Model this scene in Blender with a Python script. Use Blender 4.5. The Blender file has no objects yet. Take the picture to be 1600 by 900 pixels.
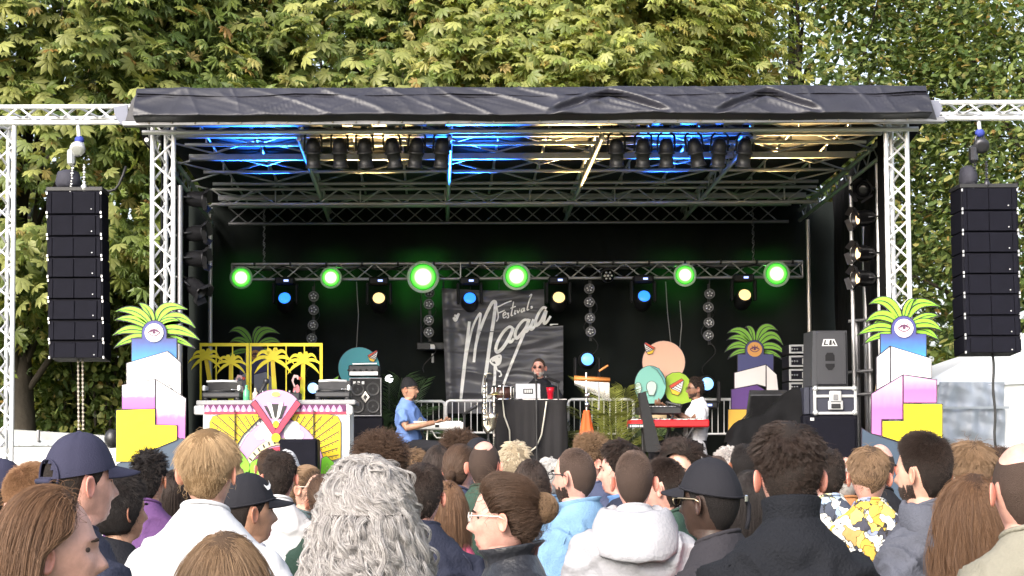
import bpy, math, random
import numpy as np
from mathutils import Vector, Matrix, noise
R = math.radians
D = bpy.data
S = bpy.context.scene
COL = S.collection
rnd = random.Random(7)
rng = np.random.default_rng(7)

# ---------------------------------------------------------------- camera, sky, sun, exposure
F, CX, CY = 2610.0, 680.0, 563.0
PITCH, ROLL, CAMZ = R(3.0), R(0.26), 1.75
cam = D.cameras.new('camera'); camo = D.objects.new('camera', cam); COL.objects.link(camo)
cam.sensor_width = 36; cam.lens = 36 * F / 1600
cam.shift_x = (800 - CX) / 1600; cam.shift_y = (CY - 450) / 1600
cam.clip_end = 2000
camo.matrix_world = Matrix.Translation((0, 0, CAMZ)) @ Matrix.Rotation(math.pi/2 + PITCH, 4, 'X') @ Matrix.Rotation(-ROLL, 4, 'Z')
S.camera = camo

SUN_EL, SUN_AZ = R(29), R(212)          # azimuth clockwise from +Y: behind the camera, to its left
w = D.worlds.new('World'); S.world = w; w.use_nodes = True
nt = w.node_tree; bg = nt.nodes['Background']
sky = nt.nodes.new('ShaderNodeTexSky'); sky.sky_type = 'NISHITA'; sky.sun_disc = False
sky.sun_elevation = SUN_EL; sky.sun_rotation = SUN_AZ
sky.air_density = 1.0; sky.dust_density = 4.0; sky.ozone_density = 1.0
hs_ = nt.nodes.new('ShaderNodeHueSaturation'); hs_.inputs['Saturation'].default_value = .55
nt.links.new(sky.outputs[0], hs_.inputs['Color']); nt.links.new(hs_.outputs[0], bg.inputs[0]); bg.inputs[1].default_value = 0.15
sl = D.lights.new('sun', 'SUN'); slo = D.objects.new('sun', sl); COL.objects.link(slo)
sl.energy = 1.1; sl.angle = R(40); sl.color = (1, .93, .82)
sd = Vector((math.sin(SUN_AZ)*math.cos(SUN_EL), math.cos(SUN_AZ)*math.cos(SUN_EL), math.sin(SUN_EL)))
slo.rotation_euler = sd.to_track_quat('Z', 'Y').to_euler(); slo.location = (0, 0, 30)
S.view_settings.view_transform = 'Standard'; S.view_settings.look = 'None'
S.view_settings.exposure = 1.45; S.view_settings.gamma = 1
S.render.engine = 'CYCLES'
S.cycles.max_bounces = 6; S.cycles.transparent_max_bounces = 6; S.cycles.use_denoising = True
S.cycles.caustics_reflective = False; S.cycles.caustics_refractive = False
S.cycles.sample_clamp_indirect = 6

# ---------------------------------------------------------------- helpers
def P(px, py, Y):
    """photo pixel (1600 x 900) -> world point on the plane at depth Y"""
    u, v = px - CX, CY - py
    u0 = u*math.cos(ROLL) + v*math.sin(ROLL); v0 = -u*math.sin(ROLL) + v*math.cos(ROLL)
    d = Vector((u0, F*math.cos(PITCH) - v0*math.sin(PITCH), F*math.sin(PITCH) + v0*math.cos(PITCH)))
    t = Y / d.y
    return Vector((d.x*t, Y, CAMZ + d.z*t))

def thing(name, label, cat, loc=(0, 0, 0), rz=0, group=None):
    o = D.objects.new(name, None); COL.objects.link(o)
    o.empty_display_size = .2
    o.location = loc; o.rotation_euler = (0, 0, rz)
    o['label'] = label; o['category'] = cat
    if group: o['group'] = group
    return o
def tag(o, label, cat, group=None):
    o['label'] = label; o['category'] = cat
    if group: o['group'] = group
    return o
def kind(o, k): o['kind'] = k; return o

MATS = {}
def mat(name, col, rough=.6, metal=0, bump=0, bscale=40, var=0, vscale=6, emit=0, spec=.5, sheen=0, stretch=None):
    if name in MATS: return MATS[name]
    m = D.materials.new(name); m.use_nodes = True; MATS[name] = m
    n, l = m.node_tree.nodes, m.node_tree.links
    b = n['Principled BSDF']
    b.inputs['Base Color'].default_value = (*col, 1)
    b.inputs['Roughness'].default_value = rough; b.inputs['Metallic'].default_value = metal
    b.inputs['Specular IOR Level'].default_value = spec
    if sheen: b.inputs['Sheen Weight'].default_value = sheen
    if emit:
        b.inputs['Emission Color'].default_value = (*col, 1); b.inputs['Emission Strength'].default_value = emit
    if bump or var:
        tc = n.new('ShaderNodeTexCoord'); src = tc.outputs['Object']
        if stretch:
            mp = n.new('ShaderNodeMapping'); mp.inputs['Scale'].default_value = stretch
            l.new(src, mp.inputs[0]); src = mp.outputs[0]
    if var:
        t = n.new('ShaderNodeTexNoise'); t.inputs['Scale'].default_value = vscale; t.inputs['Detail'].default_value = 5
        l.new(src, t.inputs['Vector'])
        r = n.new('ShaderNodeValToRGB'); e = r.color_ramp.elements
        e[0].position = .3; e[1].position = .7
        e[0].color = (*[c*(1-var) for c in col], 1); e[1].color = (*[min(1, c*(1+var)) for c in col], 1)
        l.new(t.outputs['Fac'], r.inputs[0]); l.new(r.outputs[0], b.inputs['Base Color'])
    if bump:
        t = n.new('ShaderNodeTexNoise'); t.inputs['Scale'].default_value = bscale; t.inputs['Detail'].default_value = 4
        l.new(src, t.inputs['Vector'])
        bp = n.new('ShaderNodeBump'); bp.inputs['Strength'].default_value = bump; bp.inputs['Distance'].default_value = .02
        l.new(t.outputs['Fac'], bp.inputs['Height']); l.new(bp.outputs[0], b.inputs['Normal'])
    return m
def grad_mat(name, stops, axis=2, rough=.5):
    """spray-painted gradient along an axis of the piece's own bounding box"""
    if name in MATS: return MATS[name]
    m = mat(name, stops[0][1], rough)
    n, l = m.node_tree.nodes, m.node_tree.links
    tc = n.new('ShaderNodeTexCoord'); sx = n.new('ShaderNodeSeparateXYZ'); r = n.new('ShaderNodeValToRGB')
    l.new(tc.outputs['Generated'], sx.inputs[0])
    nz = n.new('ShaderNodeTexNoise'); nz.inputs['Scale'].default_value = 5
    l.new(tc.outputs['Generated'], nz.inputs['Vector'])
    ma = n.new('ShaderNodeMath'); ma.operation = 'MULTIPLY_ADD'; ma.inputs[1].default_value = .18
    l.new(nz.outputs['Fac'], ma.inputs[0]); l.new(sx.outputs[axis], ma.inputs[2])
    mb = n.new('ShaderNodeMath'); mb.operation = 'SUBTRACT'; mb.inputs[1].default_value = .09
    l.new(ma.outputs[0], mb.inputs[0]); l.new(mb.outputs[0], r.inputs[0])
    e = r.color_ramp.elements
    while len(e) < len(stops): e.new(.5)
    for k, (p, c) in enumerate(stops): e[k].position = p; e[k].color = (*c, 1)
    l.new(r.outputs[0], n['Principled BSDF'].inputs['Base Color'])
    return m
def emis(name, col, s, spec=.5):
    if name in MATS: return MATS[name]
    m = mat(name, (.02, .02, .02), .3)
    b = m.node_tree.nodes['Principled BSDF']
    b.inputs['Emission Color'].default_value = (*col, 1); b.inputs['Emission Strength'].default_value = s
    return m

def np_mesh(name, v, f, mats=(), smooth=True, midx=None):
    me = D.meshes.new(name)
    v = np.asarray(v, dtype=np.float32); f = np.asarray(f, dtype=np.int32)
    me.vertices.add(len(v)); me.vertices.foreach_set('co', v.ravel())
    k = f.shape[1]
    me.loops.add(f.size); me.loops.foreach_set('vertex_index', f.ravel())
    me.polygons.add(len(f)); me.polygons.foreach_set('loop_start', np.arange(0, f.size, k, dtype=np.int32))
    for m in mats: me.materials.append(m)
    if midx is not None: me.polygons.foreach_set('material_index', np.asarray(midx, dtype=np.int32))
    me.polygons.foreach_set('use_smooth', np.full(len(f), bool(smooth)))
    me.update(calc_edges=True); me.validate()
    return me
def link(name, me, parent=None, loc=None):
    o = D.objects.new(name, me); COL.objects.link(o)
    if parent is not None: o.parent = parent
    if loc is not None: o.location = loc
    return o

class MB:
    def __init__(s): s.v = []; s.f = []; s.m = []; s.sm = []
    def add(s, vs, fs, m=0, sm=False):
        b = len(s.v); s.v += [tuple(x) for x in vs]
        for f in fs: s.f.append([b+i for i in f]); s.m.append(m); s.sm.append(sm)
        return s
    def box(s, c, d, m=0, rot=None, bev=0):
        x, y, z = d[0]/2, d[1]/2, d[2]/2
        if bev:
            b = min(bev, x*.9, y*.9, z*.9); vs = []; idx = {}
            for sx in (-1, 1):
                for sy in (-1, 1):
                    for sz in (-1, 1):
                        for ax in range(3):
                            p = [sx*x, sy*y, sz*z]
                            for a in range(3):
                                if a != ax: p[a] -= (sx, sy, sz)[a]*b
                            idx[(sx, sy, sz, ax)] = len(vs); vs.append(Vector(p))
            fs = []
            for ax in range(3):
                o1, o2 = (ax+1) % 3, (ax+2) % 3
                for sg in (-1, 1):
                    q = []
                    for a, bb in ((-1, -1), (1, -1), (1, 1), (-1, 1)):
                        t = [0]*3; t[ax] = sg; t[o1] = a; t[o2] = bb; q.append(idx[(*t, ax)])
                    fs.append(q if sg > 0 else q[::-1])
            for ax in range(3):
                o1, o2 = (ax+1) % 3, (ax+2) % 3
                for a in (-1, 1):
                    for bb in (-1, 1):
                        t0 = [0]*3; t0[ax] = -1; t0[o1] = a; t0[o2] = bb
                        t1 = list(t0); t1[ax] = 1
                        q = [idx[(*t0, o1)], idx[(*t1, o1)], idx[(*t1, o2)], idx[(*t0, o2)]]
                        fs.append(q if a*bb < 0 else q[::-1])
            for sx in (-1, 1):
                for sy in (-1, 1):
                    for sz in (-1, 1):
                        q = [idx[(sx, sy, sz, 0)], idx[(sx, sy, sz, 1)], idx[(sx, sy, sz, 2)]]
                        fs.append(q if sx*sy*sz > 0 else q[::-1])
        else:
            vs = [Vector((a, b, c_)) for a in (-x, x) for b in (-y, y) for c_ in (-z, z)]
            fs = [(0, 1, 3, 2), (4, 6, 7, 5), (0, 4, 5, 1), (2, 3, 7, 6), (0, 2, 6, 4), (1, 5, 7, 3)]
        if rot is not None: vs = [rot @ q for q in vs]
        cc = Vector(c)
        return s.add([q + cc for q in vs], fs, m)
    def tube(s, pts, r, n=8, m=0, caps=True, flat=1.0):
        pts = [Vector(p) for p in pts]; k = len(pts)
        rs = r if isinstance(r, (list, tuple)) else [r]*k
        up = None; vs = []
        for i, p in enumerate(pts):
            t = (pts[min(i+1, k-1)] - pts[max(i-1, 0)])
            t = t.normalized() if t.length > 1e-9 else Vector((0, 0, 1))
            if up is None:
                up = Vector((0, 1, 0)) if abs(t.y) < .9 else Vector((0, 0, 1))
            a = t.cross(up)
            if a.length < 1e-4: a = t.cross(Vector((1, .3, .2)))
            a.normalize(); b = a.cross(t).normalized(); up = b
            for j in range(n):
                q = 2*math.pi*j/n
                vs.append(p + rs[i]*(math.cos(q)*a + flat*math.sin(q)*b))
        fs = [(i*n+j, i*n+(j+1) % n, (i+1)*n+(j+1) % n, (i+1)*n+j) for i in range(k-1) for j in range(n)]
        if caps: fs += [tuple(range(n))[::-1], tuple((k-1)*n + j for j in range(n))]
        return s.add(vs, fs, m, True)
    def loft(s, rings, m=0, caps=True, sm=True):
        n = len(rings[0]); vs = [q for r in rings for q in r]; k = len(rings)
        fs = [(i*n+j, i*n+(j+1) % n, (i+1)*n+(j+1) % n, (i+1)*n+j) for i in range(k-1) for j in range(n)]
        if caps: fs += [tuple(range(n))[::-1], tuple((k-1)*n + j for j in range(n))]
        return s.add(vs, fs, m, sm)
    def prism(s, poly, y0, y1, m=0, ms=None):
        n = len(poly)
        vs = [(x, y0, z) for x, z in poly] + [(x, y1, z) for x, z in poly]
        a = sum(poly[i][0]*poly[(i+1) % n][1] - poly[(i+1) % n][0]*poly[i][1] for i in range(n))
        fr = list(range(n)); bk = list(range(n, 2*n))[::-1]
        if a < 0: fr = fr[::-1]; bk = bk[::-1]
        s.add(vs, [fr, bk], m)
        b = len(s.v) - 2*n
        for i in range(n):
            j = (i+1) % n
            s.f.append([b+i, b+n+i, b+n+j, b+j] if a > 0 else [b+i, b+j, b+n+j, b+n+i]); s.m.append(m if ms is None else ms); s.sm.append(False)
        return s
    def disc(s, c, r, y0, y1, m=0, n=28, ms=None):
        return s.prism([(c[0]+r*math.cos(2*math.pi*i/n), c[1]+r*math.sin(2*math.pi*i/n)) for i in range(n)], y0, y1, m, ms)
    def ball(s, c, r, m=0, nu=14, nv=9, rot=None):
        r = (r, r, r) if not isinstance(r, (tuple, list)) else r
        rings = []
        for i in range(1, nv):
            t = math.pi*i/nv
            ring = []
            for j in range(nu):
                q = 2*math.pi*j/nu
                p = Vector((r[0]*math.sin(t)*math.cos(q), r[1]*math.sin(t)*math.sin(q), -r[2]*math.cos(t)))
                if rot is not None: p = rot @ p
                ring.append(p + Vector(c))
            rings.append(ring)
        return s.loft(rings, m)
    def lathe(s, c, prof, axis=(0, 0, 1), n=16, m=0, caps=True):
        """prof: (distance along axis, radius)"""
        ax = Vector(axis).normalized(); q = ax.to_track_quat('Z', 'Y').to_matrix()
        rings = [[Vector(c) + q @ Vector((r*math.cos(2*math.pi*j/n), r*math.sin(2*math.pi*j/n), h)) for j in range(n)] for h, r in prof]
        return s.loft(rings, m, caps)
    def build(s, name, mats, parent=None, world=True, smooth=None):
        me = D.meshes.new(name)
        off = Vector((0, 0, 0))
        if parent is not None and world:
            q = parent
            while q is not None: off += q.location; q = q.parent
        me.from_pydata([tuple(Vector(q) - off) for q in s.v], [], s.f)
        for m_ in (mats if isinstance(mats, (list, tuple)) else [mats]): me.materials.append(m_)
        me.polygons.foreach_set('material_index', s.m)
        me.polygons.foreach_set('use_smooth', s.sm if smooth is None else [smooth]*len(s.f))
        me.update()
        return link(name, me, parent)
UNIT = {}
def rod(name, a, b, r, m, parent=None, n=10):
    """a straight tube between two world points; alike rods share one mesh"""
    if (m.name, n) not in UNIT:
        t = MB().tube([(0, 0, 0), (0, 0, 1)], 1, n)
        me = D.meshes.new('rod'); me.from_pydata(t.v, [], t.f); me.materials.append(m)
        me.polygons.foreach_set('use_smooth', [len(f) == 4 for f in t.f]); UNIT[(m.name, n)] = me
    a, b = Vector(a), Vector(b); d = b - a
    o = D.objects.new(name, UNIT[(m.name, n)]); COL.objects.link(o)
    off = Vector((0, 0, 0))
    if parent is not None: o.parent = parent; off = parent.location + (parent.parent.location if parent.parent else Vector((0, 0, 0)))
    o.location = a - off; o.rotation_mode = 'QUATERNION'; o.rotation_quaternion = d.to_track_quat('Z', 'Y')
    o.scale = (r, r, d.length)
    return o
def copy_tree(o, parent=None):
    c = o.copy(); COL.objects.link(c); c.parent = parent
    for ch in o.children: copy_tree(ch, c)
    return c
def inset(poly, d):
    n = len(poly)
    a = sum(poly[i][0]*poly[(i+1) % n][1] - poly[(i+1) % n][0]*poly[i][1] for i in range(n))
    sg = 1 if a > 0 else -1; out = []
    for i in range(n):
        p0, p1, p2 = Vector(poly[i-1]), Vector(poly[i]), Vector(poly[(i+1) % n])
        e1 = (p1-p0); e2 = (p2-p1)
        if e1.length < 1e-9 or e2.length < 1e-9: out.append(tuple(p1)); continue
        e1.normalize(); e2.normalize()
        n1 = Vector((-e1.y, e1.x))*sg; n2 = Vector((-e2.y, e2.x))*sg
        k = max(.35, 1 + n1.dot(n2))
        out.append(tuple(p1 + (n1+n2)*(d/k)))
    return out
def pxpoly(pts, Y): return [(P(x, y, Y).x, P(x, y, Y).z) for x, y in pts]
def panel(name, pts, Y, m, dark, parent, t=.018, line=.008, label=None):
    """painted plywood piece with a dark painted edge; pts are photo pixels"""
    poly = pxpoly(pts, Y) if not isinstance(pts[0], Vector) else [(p.x, p.z) for p in pts]
    mb = MB().prism(poly, Y, Y+t, 1)
    mb.prism(inset(poly, line), Y-.004, Y+.002, 0)
    o = mb.build(name, [m, dark], parent)
    if label: o['label'] = label
    return o
def arc(cx, cy, r, a0, a1, n=16, ry=None):
    ry = ry or r
    return [(cx + r*math.cos(R(a0+(a1-a0)*i/n)), cy - ry*math.sin(R(a0+(a1-a0)*i/n))) for i in range(n+1)]
def bez(p0, p1, p2, n=10):
    p0, p1, p2 = Vector(p0), Vector(p1), Vector(p2)
    return [p0*(1-t)**2 + p1*2*t*(1-t) + p2*t*t for t in [i/n for i in range(n+1)]]
def spot(name, loc, target, col, W, ang, blend=.5, rad=.05):
    l = D.lights.new(name, 'SPOT'); o = D.objects.new(name, l); COL.objects.link(o)
    l.energy = W; l.color = col; l.spot_size = R(ang); l.spot_blend = blend; l.shadow_soft_size = rad
    o.location = loc; o.rotation_euler = (Vector(loc) - Vector(target)).to_track_quat('Z', 'Y').to_euler()
    return o
def point(name, loc, col, W, rad=.05):
    l = D.lights.new(name, 'POINT'); o = D.objects.new(name, l); COL.objects.link(o)
    l.energy = W; l.color = col; l.shadow_soft_size = rad; o.location = loc
    return o

# ---------------------------------------------------------------- shared materials
ALU = mat('aluminium', (.78, .78, .8), .38, .35, .05, 60, .06, 9)
ALUD = mat('weathered aluminium', (.62, .62, .64), .42, .5, .05, 50, .1, 6)
STEEL = mat('dull steel', (.32, .32, .34), .45, .8, .05, 40, .15, 8)
BLK = mat('black paint', (.018, .018, .02), .5, 0, .1, 80, .2, 12)
BLKG = mat('gloss black', (.015, .015, .017), .25, 0)
DARKM = mat('dark metal', (.045, .045, .05), .38, .5, .05, 60, .2, 10)
CLOTH = mat('black stage cloth', (.008, .008, .009), .95, 0, .25, 30, .3, 3, spec=.1)
CHROME = mat('chrome', (.8, .8, .82), .12, 1)
WHITE = mat('white paint', (.74, .74, .75), .55, 0, .10, 14, .09, 2.5)
LINE = mat('dark painted line', (.02, .015, .03), .6)
YEL = mat('yellow paint', (.85, .68, .01), .55, 0, .10, 14, .13, 2.2)
# ================================================================ ground and stage
FY = 17.0                # depth of the stage front
BY = 22.3                # depth of the black backdrop
def ground():
    m = mat('trodden grass', (.07, .085, .035), .9, 0, .6, 8, .45, 1.2)
    kind(link('ground', np_mesh('ground', [(-400, -100, 0), (400, -100, 0), (400, 900, 0), (-400, 900, 0)], [(0, 1, 2, 3)], [m], False)), 'structure')
ground()
DECK = 1.2
def deck():
    t = thing('stage_deck', 'raised stage platform of dark boards with black skirt under the band', 'stage', (1, FY, 0))
    x0, x1 = -3.1, 5.2
    wood = mat('dark deck board', (.05, .045, .04), .6, 0, .15, 20, .3, 3)
    nb = 9
    for i in range(nb):
        y0 = FY - .3 + i*(5.7/nb)
        MB().box(((x0+x1)/2, y0 + 5.7/nb/2, DECK - .03), (x1-x0, 5.7/nb - .008, .06), bev=.004).build('deck_board', wood, t)
    mb = MB(); n = 160; rings = []
    for k in range(n+1):
        x = x0 + (x1-x0)*k/n
        y = FY - .33 + .02*math.sin(k*1.1) + .01*math.sin(k*2.7)
        rings.append([(x, y, .02), (x, y, DECK-.07), (x, y+.012, DECK-.07), (x, y+.012, .02)])
    mb.loft(rings); mb.build('skirt', CLOTH, t)
    for x in (x0+.2, (x0+x1)/2, x1-.2):
        for y in (FY, FY+2.6, FY+5):
            rod('leg', (x, y, 0), (x, y, DECK-.06), .03, STEEL, t)
deck()

# ---------------------------------------------------------------- trusses
def tri_truss(t, a, b, side, back, m, rc=.024, rb=.011, step=.23, faces=(0, 1, 2), ends=True):
    """three-chord truss from a to b; 'side' spans the front two chords, 'back' points to the third"""
    a, b = Vector(a), Vector(b); side, back = Vector(side), Vector(back)
    off = [side*.5, -side*.5, back]
    for o_ in off: rod('chord', a+o_, b+o_, rc, m, t)
    L = (b-a).length; n = max(2, round(L/step)); ax = (b-a)/n
    for f in faces:
        p, q = off[f], off[(f+1) % 3]
        for i in range(n):
            s0, s1 = (p, q) if i % 2 == 0 else (q, p)
            rod('brace', a + ax*i + s0, a + ax*(i+1) + s1, rb, m, t, 8)
    if ends:
        for e in (a, b):
            for f in range(3): rod('brace', e + off[f], e + off[(f+1) % 3], rb*1.2, m, t, 8)
def tower(px, label, ytop=192, Y=FY, ax=ALU):
    top = P(px, ytop, Y); t = thing('truss_tower', label, 'truss tower', (top.x, Y, 0), group='upright trusses at the stage front')
    tri_truss(t, (top.x, Y, .04), (top.x, Y, top.z), (.215, 0, 0), (0, .19, 0), ax, .025, .012, .2)
    MB().box((top.x, Y+.08, .02), (.5, .5, .04), bev=.008).build('base_plate', STEEL, t)
    return t
tower(255, 'bright aluminium lattice tower holding up the left front corner of the stage roof')
tower(1400, 'bright aluminium lattice tower holding up the right front corner of the stage roof')
tower(6, 'bright aluminium lattice tower at the left picture edge outside the left speaker column', 196)
tower(1640, 'aluminium lattice tower outside the right speaker column past the picture edge', 188)
def wing(px0, px1, label):
    a, b = P(px0, 180, FY), P(px1, 180 - (0), FY)
    zc = P((px0+px1)/2, 180 if px0 < 600 else 173, FY).z
    t = thing('speaker_truss', label, 'truss', (min(a.x, b.x), FY, zc), group='cross trusses carrying the speaker columns')
    tri_truss(t, (a.x, FY-.02, zc), (b.x, FY-.02, zc), (0, 0, .165), (0, .19, 0), ALU, .025, .012, .2)
wing(-30, 212, 'white aluminium lattice beam reaching out from the left end of the stage roof')
wing(1448, 1670, 'white aluminium lattice beam reaching out from the right end of the stage roof')

# ---------------------------------------------------------------- roof
ROOFM = mat('roof beam', (.55, .55, .58), .5, .3, .05, 40, .12, 6)
ZC0, ZC1 = 5.22, 5.0     # ceiling height front and back
def ceil_z(y): return ZC0 + (ZC1-ZC0)*(y-16.6)/(22.3-16.6)
RX0, RX1 = P(214, 190, 16.6).x, P(1448, 190, 16.6).x
VINYL = mat('black vinyl tarpaulin', (.022, .022, .032), .42, 0, .06, 30, .2, 2, spec=.55)
def roof():
    t = thing('stage_roof', 'black tarpaulin stage roof on a grid of aluminium beams', 'stage roof', ((RX0+RX1)/2, FY, 5))
    inner = mat('roof lining', (.05, .05, .056), .85, 0, .25, 6, .2, 2, spec=.1)
    # sheet: top skin and lining
    nx, ny = 60, 16; V = []; Fq = []
    for i in range(nx+1):
        for j in range(ny+1):
            x = RX0 + (RX1-RX0)*i/nx; y = 16.55 + (22.5-16.55)*j/ny
            V.append((x, y, ceil_z(y) + .05 + .02*noise.noise((x*1.7, y*1.3, 3)) - .03*abs(math.sin((x-RX0)*2))))
    for i in range(nx):
        for j in range(ny):
            q = i*(ny+1)+j; Fq.append((q, q+ny+1, q+ny+2, q+1))
    me = np_mesh('lining', np.array(V) - np.array(t.location), Fq, [inner]); link('lining', me, t)
    V2 = [(x, y, z+.03) for x, y, z in V]
    link('tarpaulin', np_mesh('tarpaulin', np.array(V2) - np.array(t.location), Fq, [VINYL]), t)
    # transverse beams (along x), each at its own depth
    for y, dz, h, r, m in ((17.35, .16, .06, 0, ROOFM), (17.8, .16, .05, .02, ALUD), (18.45, .16, .07, 0, ROOFM), (19.25, .16, .035, .02, ALUD),
                           (20.05, .14, .05, .022, ALUD), (20.95, .14, .07, 0, ROOFM), (21.6, .13, .04, .02, ALUD)):
        z = ceil_z(y) - dz
        if r: rod('beam', (RX0+.3, y, z), (RX1-.3, y, z), r, m, t)
        else: MB().box(((RX0+RX1)/2, y, z), (RX1-RX0-.5, .06, h), bev=.006).build('beam', m, t)
    # front rail in aluminium under the valance
    za = P(800, 191, FY-.35).z
    MB().box(((RX0+RX1)/2 + .02, FY-.35, za), (RX1-RX0+.34, .09, .055), bev=.008).build('front_rail', STEEL, t)
    rod('beam', (RX0, FY-.1, za-.04), (RX1, FY-.1, za-.04), .025, ALUD, t)
    # rafters (along y)
    for x in (-2.97, -1.4, .17, 1.74, 3.31, 4.88):
        for dz in (.06, ):
            rod('rafter', (x, 16.9, ceil_z(16.9)-dz-.02), (x, 22.2, ceil_z(22.2)-dz-.04), .028, ALUD, t)
        rod('rafter', (x, 17.1, ceil_z(17.1)-.26), (x, 22.2, ceil_z(22.2)-.24), .024, ALUD, t)
        for k in range(11):
            y = 17.1 + k*.46
            rod('brace', (x, y, ceil_z(y)-.06), (x, y+.23, ceil_z(y)-.25), .009, ALUD, t, 6)
            rod('brace', (x, y+.23, ceil_z(y)-.25), (x, y+.46, ceil_z(y)-.06), .009, ALUD, t, 6)
    # purlins and diagonal wind braces in each bay
    xs = [-2.97, -1.4, .17, 1.74, 3.31, 4.88]
    for a, b in zip(xs, xs[1:]):
        for i, y0 in enumerate((17.05, 17.5, 17.95, 18.6, 19.1, 19.6, 20.5, 21.2)):
            y1 = y0 + .42
            for k in range(3):
                xa, xb = a + (b-a)*k/3, a + (b-a)*(k+1)/3
                if (i+k) % 2: xa, xb = xb, xa
                rod('brace', (xa, y0, ceil_z(y0)-.07), (xb, y1, ceil_z(y1)-.13), .012, ALUD, t, 6)
        for k in (1, 2):
            x = a + (b-a)*k/3
            rod('purlin', (x, 17.0, ceil_z(17)-.06), (x, 22.1, ceil_z(22.1)-.06), .014, ALUD, t, 6)
            for y in (17.35, 17.8, 18.45, 19.25, 20.05): rod('hanger', (x, y, ceil_z(y)-.05), (x, y, ceil_z(y)-.17), .012, ALUD, t, 6)
    # upright lattice girders across the roof (depth 20 and at the back)
    for y, zt, zb, mm, st in ((20.35, ceil_z(20.3)-.15, ceil_z(20.3)-.335, ALUD, .52), (22.0, P(800, 322, 22).z, P(800, 348, 22).z, STEEL, .26)):
        rod('girder_chord', (RX0+.25, y, zt), (RX1-.25, y, zt), .02, mm, t)
        rod('girder_chord', (RX0+.25, y, zb), (RX1-.25, y, zb), .024, mm, t)
        n = int((RX1-RX0-.5)/st); x0 = RX0+.25
        for k in range(n):
            xa, xb = x0 + k*st, x0 + (k+1)*st
            if st > .4:
                xm = (xa+xb)/2
                rod('girder_brace', (xa, y, zt), (xm, y, zb), .011, mm, t, 6); rod('girder_brace', (xm, y, zb), (xb, y, zt), .011, mm, t, 6)
                if k % 2: rod('girder_brace', (xm, y, zb), (xm, y, zt), .01, mm, t, 6)
            else:
                rod('girder_brace', (xa, y, zt), (xb, y, zb), .009, mm, t, 6); rod('girder_brace', (xa, y, zb), (xb, y, zt), .009, mm, t, 6)
    # rolled and laced front valance
    nx, nu = 900, 34; V = []; Fq = []
    zt, zb = P(800, 136, 16.63).z, P(800, 187, 16.5).z
    hh = zt - zb
    def swag(x, px, w): return math.exp(-((x-px)/w)**2)
    for i in range(nx+1):
        fx = i/nx; x = RX0 - .01 + (RX1-RX0+.02)*fx; px = 216 + 1230*fx
        for j in range(nu+1):
            u = j/nu
            if u < .18:   # top, running back
                k = u/.18; y = 17.05 - .42*k; z = zt - .02*(1-k); kk = 0
            elif u < .82:  # slanting face that looks up at the sky
                kk = (u-.18)/.64; y = 16.63 - .20*kk; z = zt - hh*.88*kk
            else:          # tucked back under the hem
                k = (u-.82)/.18; kk = 1 + k*.3; y = 16.43 + .22*k; z = zt - hh*(.88 + .12*k)
            a = (1 if u > .15 else .3)*min(1, (1.32-kk)*2)
            d = .012*noise.noise((x*.9, z*1.5, 1.3))
            # sharp creases: narrow ridges running in two slanted directions
            for ang, fr, am, sd_ in ((1.1, 1.6, .020, 3), (-.8, 1.2, .018, 9), (.25, 2.4, .010, 5), (1.6, 4.6, .007, 15), (-1.2, 7.5, .005, 25)):
                q = noise.noise((x*fr + z*fr*ang*2.2, z*1.1 - x*.25, sd_)); d += am*max(0, 1-abs(q)*4.5)**2*(.3+.7*max(0, noise.noise((x*.9, z*2, sd_+20))+.35))
            # two raised inverted-v pleats on the right half
            for pc, hw in ((950, 90), (1195, 78)):
                lw = abs(px-pc)/hw
                if lw < 1.1:
                    c0 = .22 + .62*lw**1.15; f_ = min(1, (1.1-lw)*4)
                    d += .03*math.exp(-((kk - c0 + .10)/.09)**2)*f_ - .05*math.exp(-((kk - c0 - .05)/.085)**2)*f_ + .02*math.exp(-((kk - c0 - .26)/.1)**2)*f_
            sag = .010*noise.noise((x*.7, 0, 9)) + .008*noise.noise((x*2.1, 3, 9))
            V.append((x, y - a*d, z + (sag if kk > .9 else sag*.3*kk) + a*d*.4))
    for i in range(nx):
        for j in range(nu):
            q = i*(nu+1)+j; Fq.append((q, q+1, q+nu+2, q+nu+1))
    link('valance', np_mesh('valance', np.array(V) - np.array(t.location), Fq, [VINYL]), t)
    # lacing eyelets along the lower hem
    ey = mat('brass eyelet', (.5, .45, .35), .3, .9)
    for k in range(34):
        x = RX0 + .12 + k*(RX1-RX0-.2)/33.5
        MB().lathe((x, 16.60, zb+.002), [(0, .008), (.008, .010), (.015, .008)], (0, -1, 0), 8).build('eyelet', ey, t)
    # loose end flaps at both ends
    for sx, pxs in ((-1, [(217, 142), (205, 158), (196, 188), (214, 189), (217, 165)]), (1, [(1443, 139), (1452, 150), (1464, 187), (1444, 184), (1440, 160)])):
        poly = pxpoly(pxs, 16.6); MB().prism(poly, 16.6, 16.63).build('end_flap', VINYL, t)
    grey = mat('grey sleeve cloth', (.2, .21, .27), .8, 0, .2, 20)
    for pxs in ([(178, 167), (200, 164), (200, 196), (188, 194), (180, 182)], [(1448, 157), (1466, 158), (1472, 170), (1466, 184), (1452, 187)]):
        a = pxpoly(pxs, 16.7); MB().prism(a, 16.68, 16.72).build('sleeve', grey, t)
    for pxs in ([(216, 197), (237, 197), (237, 238), (226, 225)], [(1420, 192), (1444, 191), (1434, 207), (1420, 226)]):
        MB().prism(pxpoly(pxs, 17.3), 17.3, 17.33).build('corner_cloth', CLOTH, t)
    return t
roof()

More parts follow.
